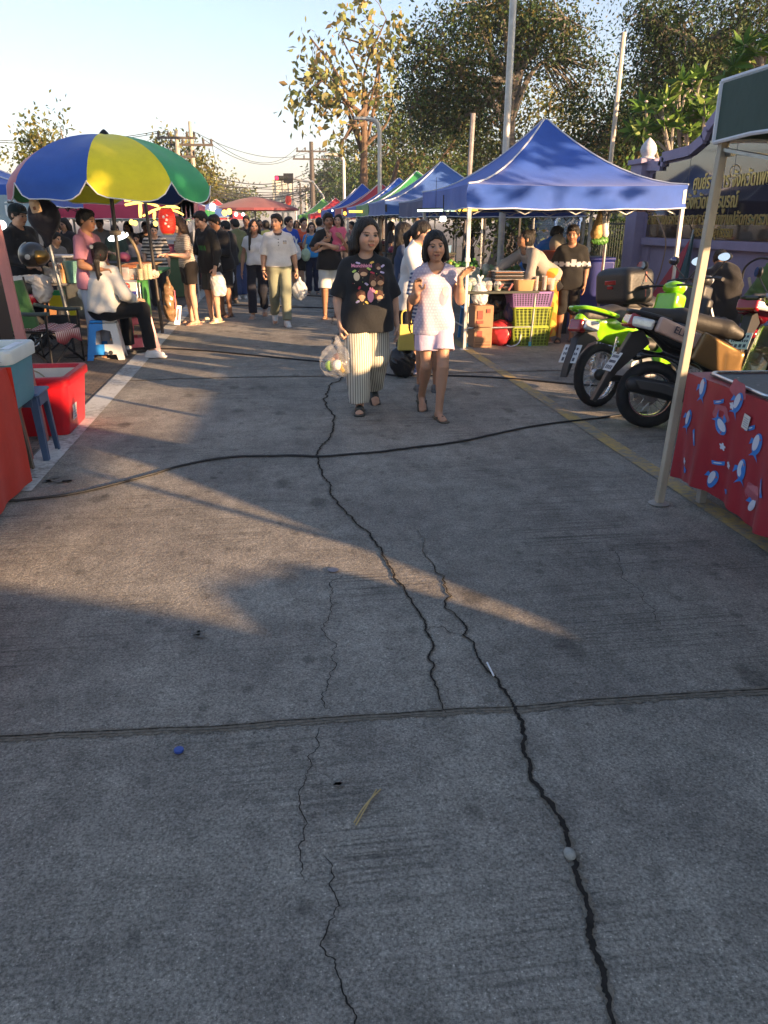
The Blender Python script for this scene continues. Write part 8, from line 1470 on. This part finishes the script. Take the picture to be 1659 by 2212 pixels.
t=AY(880,680,7.9); bx_=thing('tote_bag','yellow cloth tote hanging in front of a dark shopping bag','bag',(t[0],7.95,.30),0); m=MB(); m.prism([(-.09,0),(.09,0),(.075,.26),(-.075,.26)],.08); m.build('bag_body',cloth('tote_yellow',(.62,.50,.12)),bx_,bevel=.01); m=MB(); m.tube(spline([(-.05,0,.25),(-.045,0,.38),(.03,0,.39),(.05,0,.25)],6),.008,6); m.build('handle',cloth('tote_yellow',(0,0,0)),bx_)
bag('plastic_bag','black shopping bag below the yellow tote',(t[0]-.02,8.05,.0),.28,.44,BLKB,35)
# ------------------------------------------------------------------ unseen street pieces added beside and behind the camera to shade the foreground
bw=MB(); bw.box((7.1,-4.0,.55),(.18,27,1.1)); tag(bw.build('boundary_wall',LIL,smooth=False),'low lilac boundary wall running on towards the camera','wall')  # out of view; stops low sun coming in from the right
for i,(x,y,s_,lb) in enumerate(((10.8,-14,51,'street tree behind the boundary wall, farthest back'),(11.6,-10.2,52,'street tree behind the boundary wall, second from the back'),(10.6,-1.5,53,'street tree behind the boundary wall beside the camera'),(11.6,4.8,54,'street tree behind the boundary wall by the printed red table'))):
    tree('street_tree',lb,(x,y,0),[(0,0,0),(.1,0,1.8),(0,.1,3.6),(.1,0,6)],.22,[((0,0,6.3),2.6,2.0,1),((0,-2.6,6.2),2.0,1.8,1),((0,2.6,6.2),2.0,1.8,1),((.5,0,8.2),2.0,1.3,.7)],300,22,.30,DKG,.55,s_,10,BARKG,shell=.1)  # unseen crowns, set to block and dapple the low sun
q=np.random.default_rng(77); tp2=MB(); tp2.prism([(.3,2.0),(.55,1.5),(4.0,1.45),(4.0,.02),(-1.40,.02),(-1.22,.97),(-.79,1.03),(-.12,1.52)],.03,0,rotm(0,0,math.pi/2),(4.95,0,0)); tag(tp2.build('tarpaulin',NAVY,smooth=False),'blue tarpaulin wall pulled aslant at the back of the printed cloth stall','tarpaulin')  # added sheet, its slanting edge bounds the sun patch on the road
hp_=Solid(); hp_.box((0,-.20,.62),(.10,.30,.62),.08,k=.05); hp_.ell((0,-.32,1.2),(.14,.30,.20),k=.08); hp_.box((0,-.1,.2),(.2,.42,.12),.06,k=.05); o=solid('covered_cart',hp_,.03,[cloth('cover_grey',(.10,.10,.11),bump=.5)],warp=folds(.02,.9,3)); o.location=(5.0,-1.25,0); tag(o,'cloth covered food cart standing beside the camera','cart')  # added blocker, sized to cast the dark blob into the sun patch
tent('blue tent standing beside and behind the camera',2.6,-6.8,3.0,3.2,1.95,2.8,BLUE2,seed=61,detail=False); tent('blue tent farther behind the camera',2.6,-10.4,3.0,3.2,1.95,2.8,BLUE,seed=62,detail=False)  # out of view; roofs block sun over the near road
tp3=MB(); tp3.prism([(-2.06,1.38),(-2.24,1.52),(-2.57,1.72),(-2.95,1.95),(-10,1.95),(-10,.02),(-2.06,.02)],.03,0,rotm(0,0,math.pi/2),(5.3,0,0)); tag(tp3.build('tarpaulin',NAVY,smooth=False),'tarpaulin wall along the back of the tents behind the camera','tarpaulin')  # added sheet, outline fitted to the left end of the sun patch

pu=thing('market_umbrella','plain grey parasol standing behind the camera beside the covered cart','umbrella',(7.5,-4.7,0),0); m=MB(); m.lathe([(2.0,2.78),(1.95,2.9),(1.2,3.3),(.001,3.55)],n=16,cap=False); m.build('canopy',cloth('parasol_grey',(.2,.2,.21)),pu,angle=20); m=MB(); m.tube([(0,0,0),(0,0,3.52)],.025,8); m.build('pole_shaft',GRY,pu)  # added sunshade, keeps the upper red cloth dark; never in view
# ------------------------------------------------------------------ shirt prints and lettering laid on the cloth itself
from mathutils.bvhtree import BVHTree
def shirt_of(root): return [c for c in root.children if c.name.startswith('shirt')][0]
def onto(sh,V,off=.0025):
    b=BVHTree.FromPolygons([v.co for v in sh.data.vertices],[p.vertices[:] for p in sh.data.polygons]); out=[]
    for x,z in V:
        h=b.ray_cast(Vector((x,-.9,z)),Vector((0,1,0))); out.append((x,(h[0].y if h[0] else -.1)-off,z))
    return out
def fan(sh,name,items,mats,parent):
    m=MB()
    for pts,mi,off in items:
        c=np.mean(np.array(pts),0); P=onto(sh,list(pts)+[tuple(c)],off); n=len(pts); m.add(P,[(i,(i+1)%n,n) for i in range(n)],mi)
    return m.build(name,mats,parent,smooth=False)
wr=woman['root']; sh=shirt_of(wr); xz=lambda X,Y_:((X-645)/1135,(2030-Y_)/1150)
def O(X,Y_,rx,rz,n=18,k=0,ph=0,kk=5): x0,z0=xz(X,Y_); a=np.arange(n)*2*math.pi/n; r=1+k*np.cos(kk*a+ph); return [(x0+rx*math.cos(t)*q_/1119,z0+rz*math.sin(t)*q_/1119) for t,q_ in zip(a,r)]
PM=[mat('print_brown',(.085,.030,.018),rough=.7),mat('print_tan',(.60,.36,.20),rough=.7),mat('print_rose',(.75,.28,.38),rough=.7),mat('print_red',(.42,.03,.06),rough=.7),mat('print_lilac',(.50,.42,.62),rough=.7),mat('print_yellow',(.75,.50,.10),rough=.7),mat('print_lime',(.45,.60,.12),rough=.7),mat('print_bone',(.62,.50,.33),rough=.7)]
it=[]
for X,Y_,rx,rz in ((745,645,26,30),(603,690,44,42),(690,765,34,62),(757,765,42,50),(580,895,44,44),(750,900,38,46)): it.append((O(X,Y_,rx,rz,22,.05,X,6),0,.002)); it.append((O(X+4,Y_+rz*.42,rx*.72,rz*.42,18,.03,1,3),1,.0035))
for X,Y_,rx,rz,c in ((540,730,28,36,7),(666,905,30,56,2),(666,850,9,24,2),(685,852,9,24,2),(585,930,20,22,1),(745,935,18,18,1)): it.append((O(X,Y_,rx,rz),c,.0045))
for X,Y_,c in ((520,683,6),(686,696,3),(630,797,4),(563,830,3),(630,962,5),(545,955,4),(690,608,5),(780,695,4),(560,612,4),(700,862,2),(655,662,6),(720,870,5),(790,640,4)): it.append((O(X,Y_,17,11,20,.35,X,2),c,.004))
for i in range(26): q=np.random.default_rng(400+i); it.append((O(q.uniform(505,800),q.uniform(610,980),3.5,3.5,8),int(q.integers(1,8)),.003))
fan(sh,'print',it,PM,wr)
def lettering(sh,parent,body,size,m,x,z,fit):
    t=text('lettering',body,size,m,None,(0,0,0),(0,0,0),0,fit=None,bold=.0018); me=t.data; c=np.empty(len(me.vertices)*3,np.float32); me.vertices.foreach_get('co',c); c=c.reshape(-1,3); w=c[:,0].max()-c[:,0].min(); k=fit/w
    P=onto(sh,[(x+a*k,z+b*k) for a,b,_ in c],.004); me.vertices.foreach_set('co',np.array(P,np.float32).ravel()); me.update(); t.parent=parent
x0,z0=xz(592,636); lettering(sh,wr,'Monchhichi',.05,PM[2],x0,z0,.165)
# heart shaped pale print on the girl's shirt
gr_=girl['root']; gs=shirt_of(gr_); hgt=girl['s']*1.7
def OG(x0,z0,rx,rz,rot=0,n=20,k=0): a=np.arange(n)*2*math.pi/n; c_,s_=math.cos(rot),math.sin(rot); return [(x0+c_*rx*math.cos(t)-s_*rz*math.sin(t),z0+s_*rx*math.cos(t)+c_*rz*math.sin(t)) for t in a]
GP=[mat('print_mauve',(.30,.26,.33),rough=.8),mat('print_cream',(.62,.58,.45),rough=.8)]
fan(gs,'print',[(OG(.058,1.035*hgt/1.52,.036,.075,-.25),0,.002),(OG(.070,1.07*hgt/1.52,.026,.036,.2),1,.0035)],GP,gr_)
# shoulder yoke trim on the older man's shirt: pocket mark
ps=shirt_of(polo['root']); fan(ps,'pocket_mark',[([(.07,1.262),(.125,1.262),(.125,1.275),(.07,1.275)],0,.003),([(.07,1.225),(.125,1.225),(.125,1.260),(.07,1.260)],1,.0025)],[mat('mark_navy',(.03,.035,.05)),mat('mark_tan',(.52,.40,.26))],polo['root'])
# ------------------------------------------------------------------ evening haze and cooking smoke: one closed box of even, thin air
hz=MB(); hz.box((0,690,29.5),(2500,1900,61)); hm_=bpy.data.materials.new('haze_air'); hm_.use_nodes=True; N,L=nodes_of(hm_); N.remove(N['Principled BSDF']); v=N.new('ShaderNodeVolumePrincipled'); v.inputs['Density'].default_value=.0011; v.inputs['Color'].default_value=(.64,.68,.74,1); v.inputs['Anisotropy'].default_value=0; L.new(v.outputs[0],N['Material Output'].inputs['Volume']); tag(hz.build('haze',hm_,smooth=False),kind='stuff')
cyc.volume_step_rate=8; cyc.volume_max_steps=64
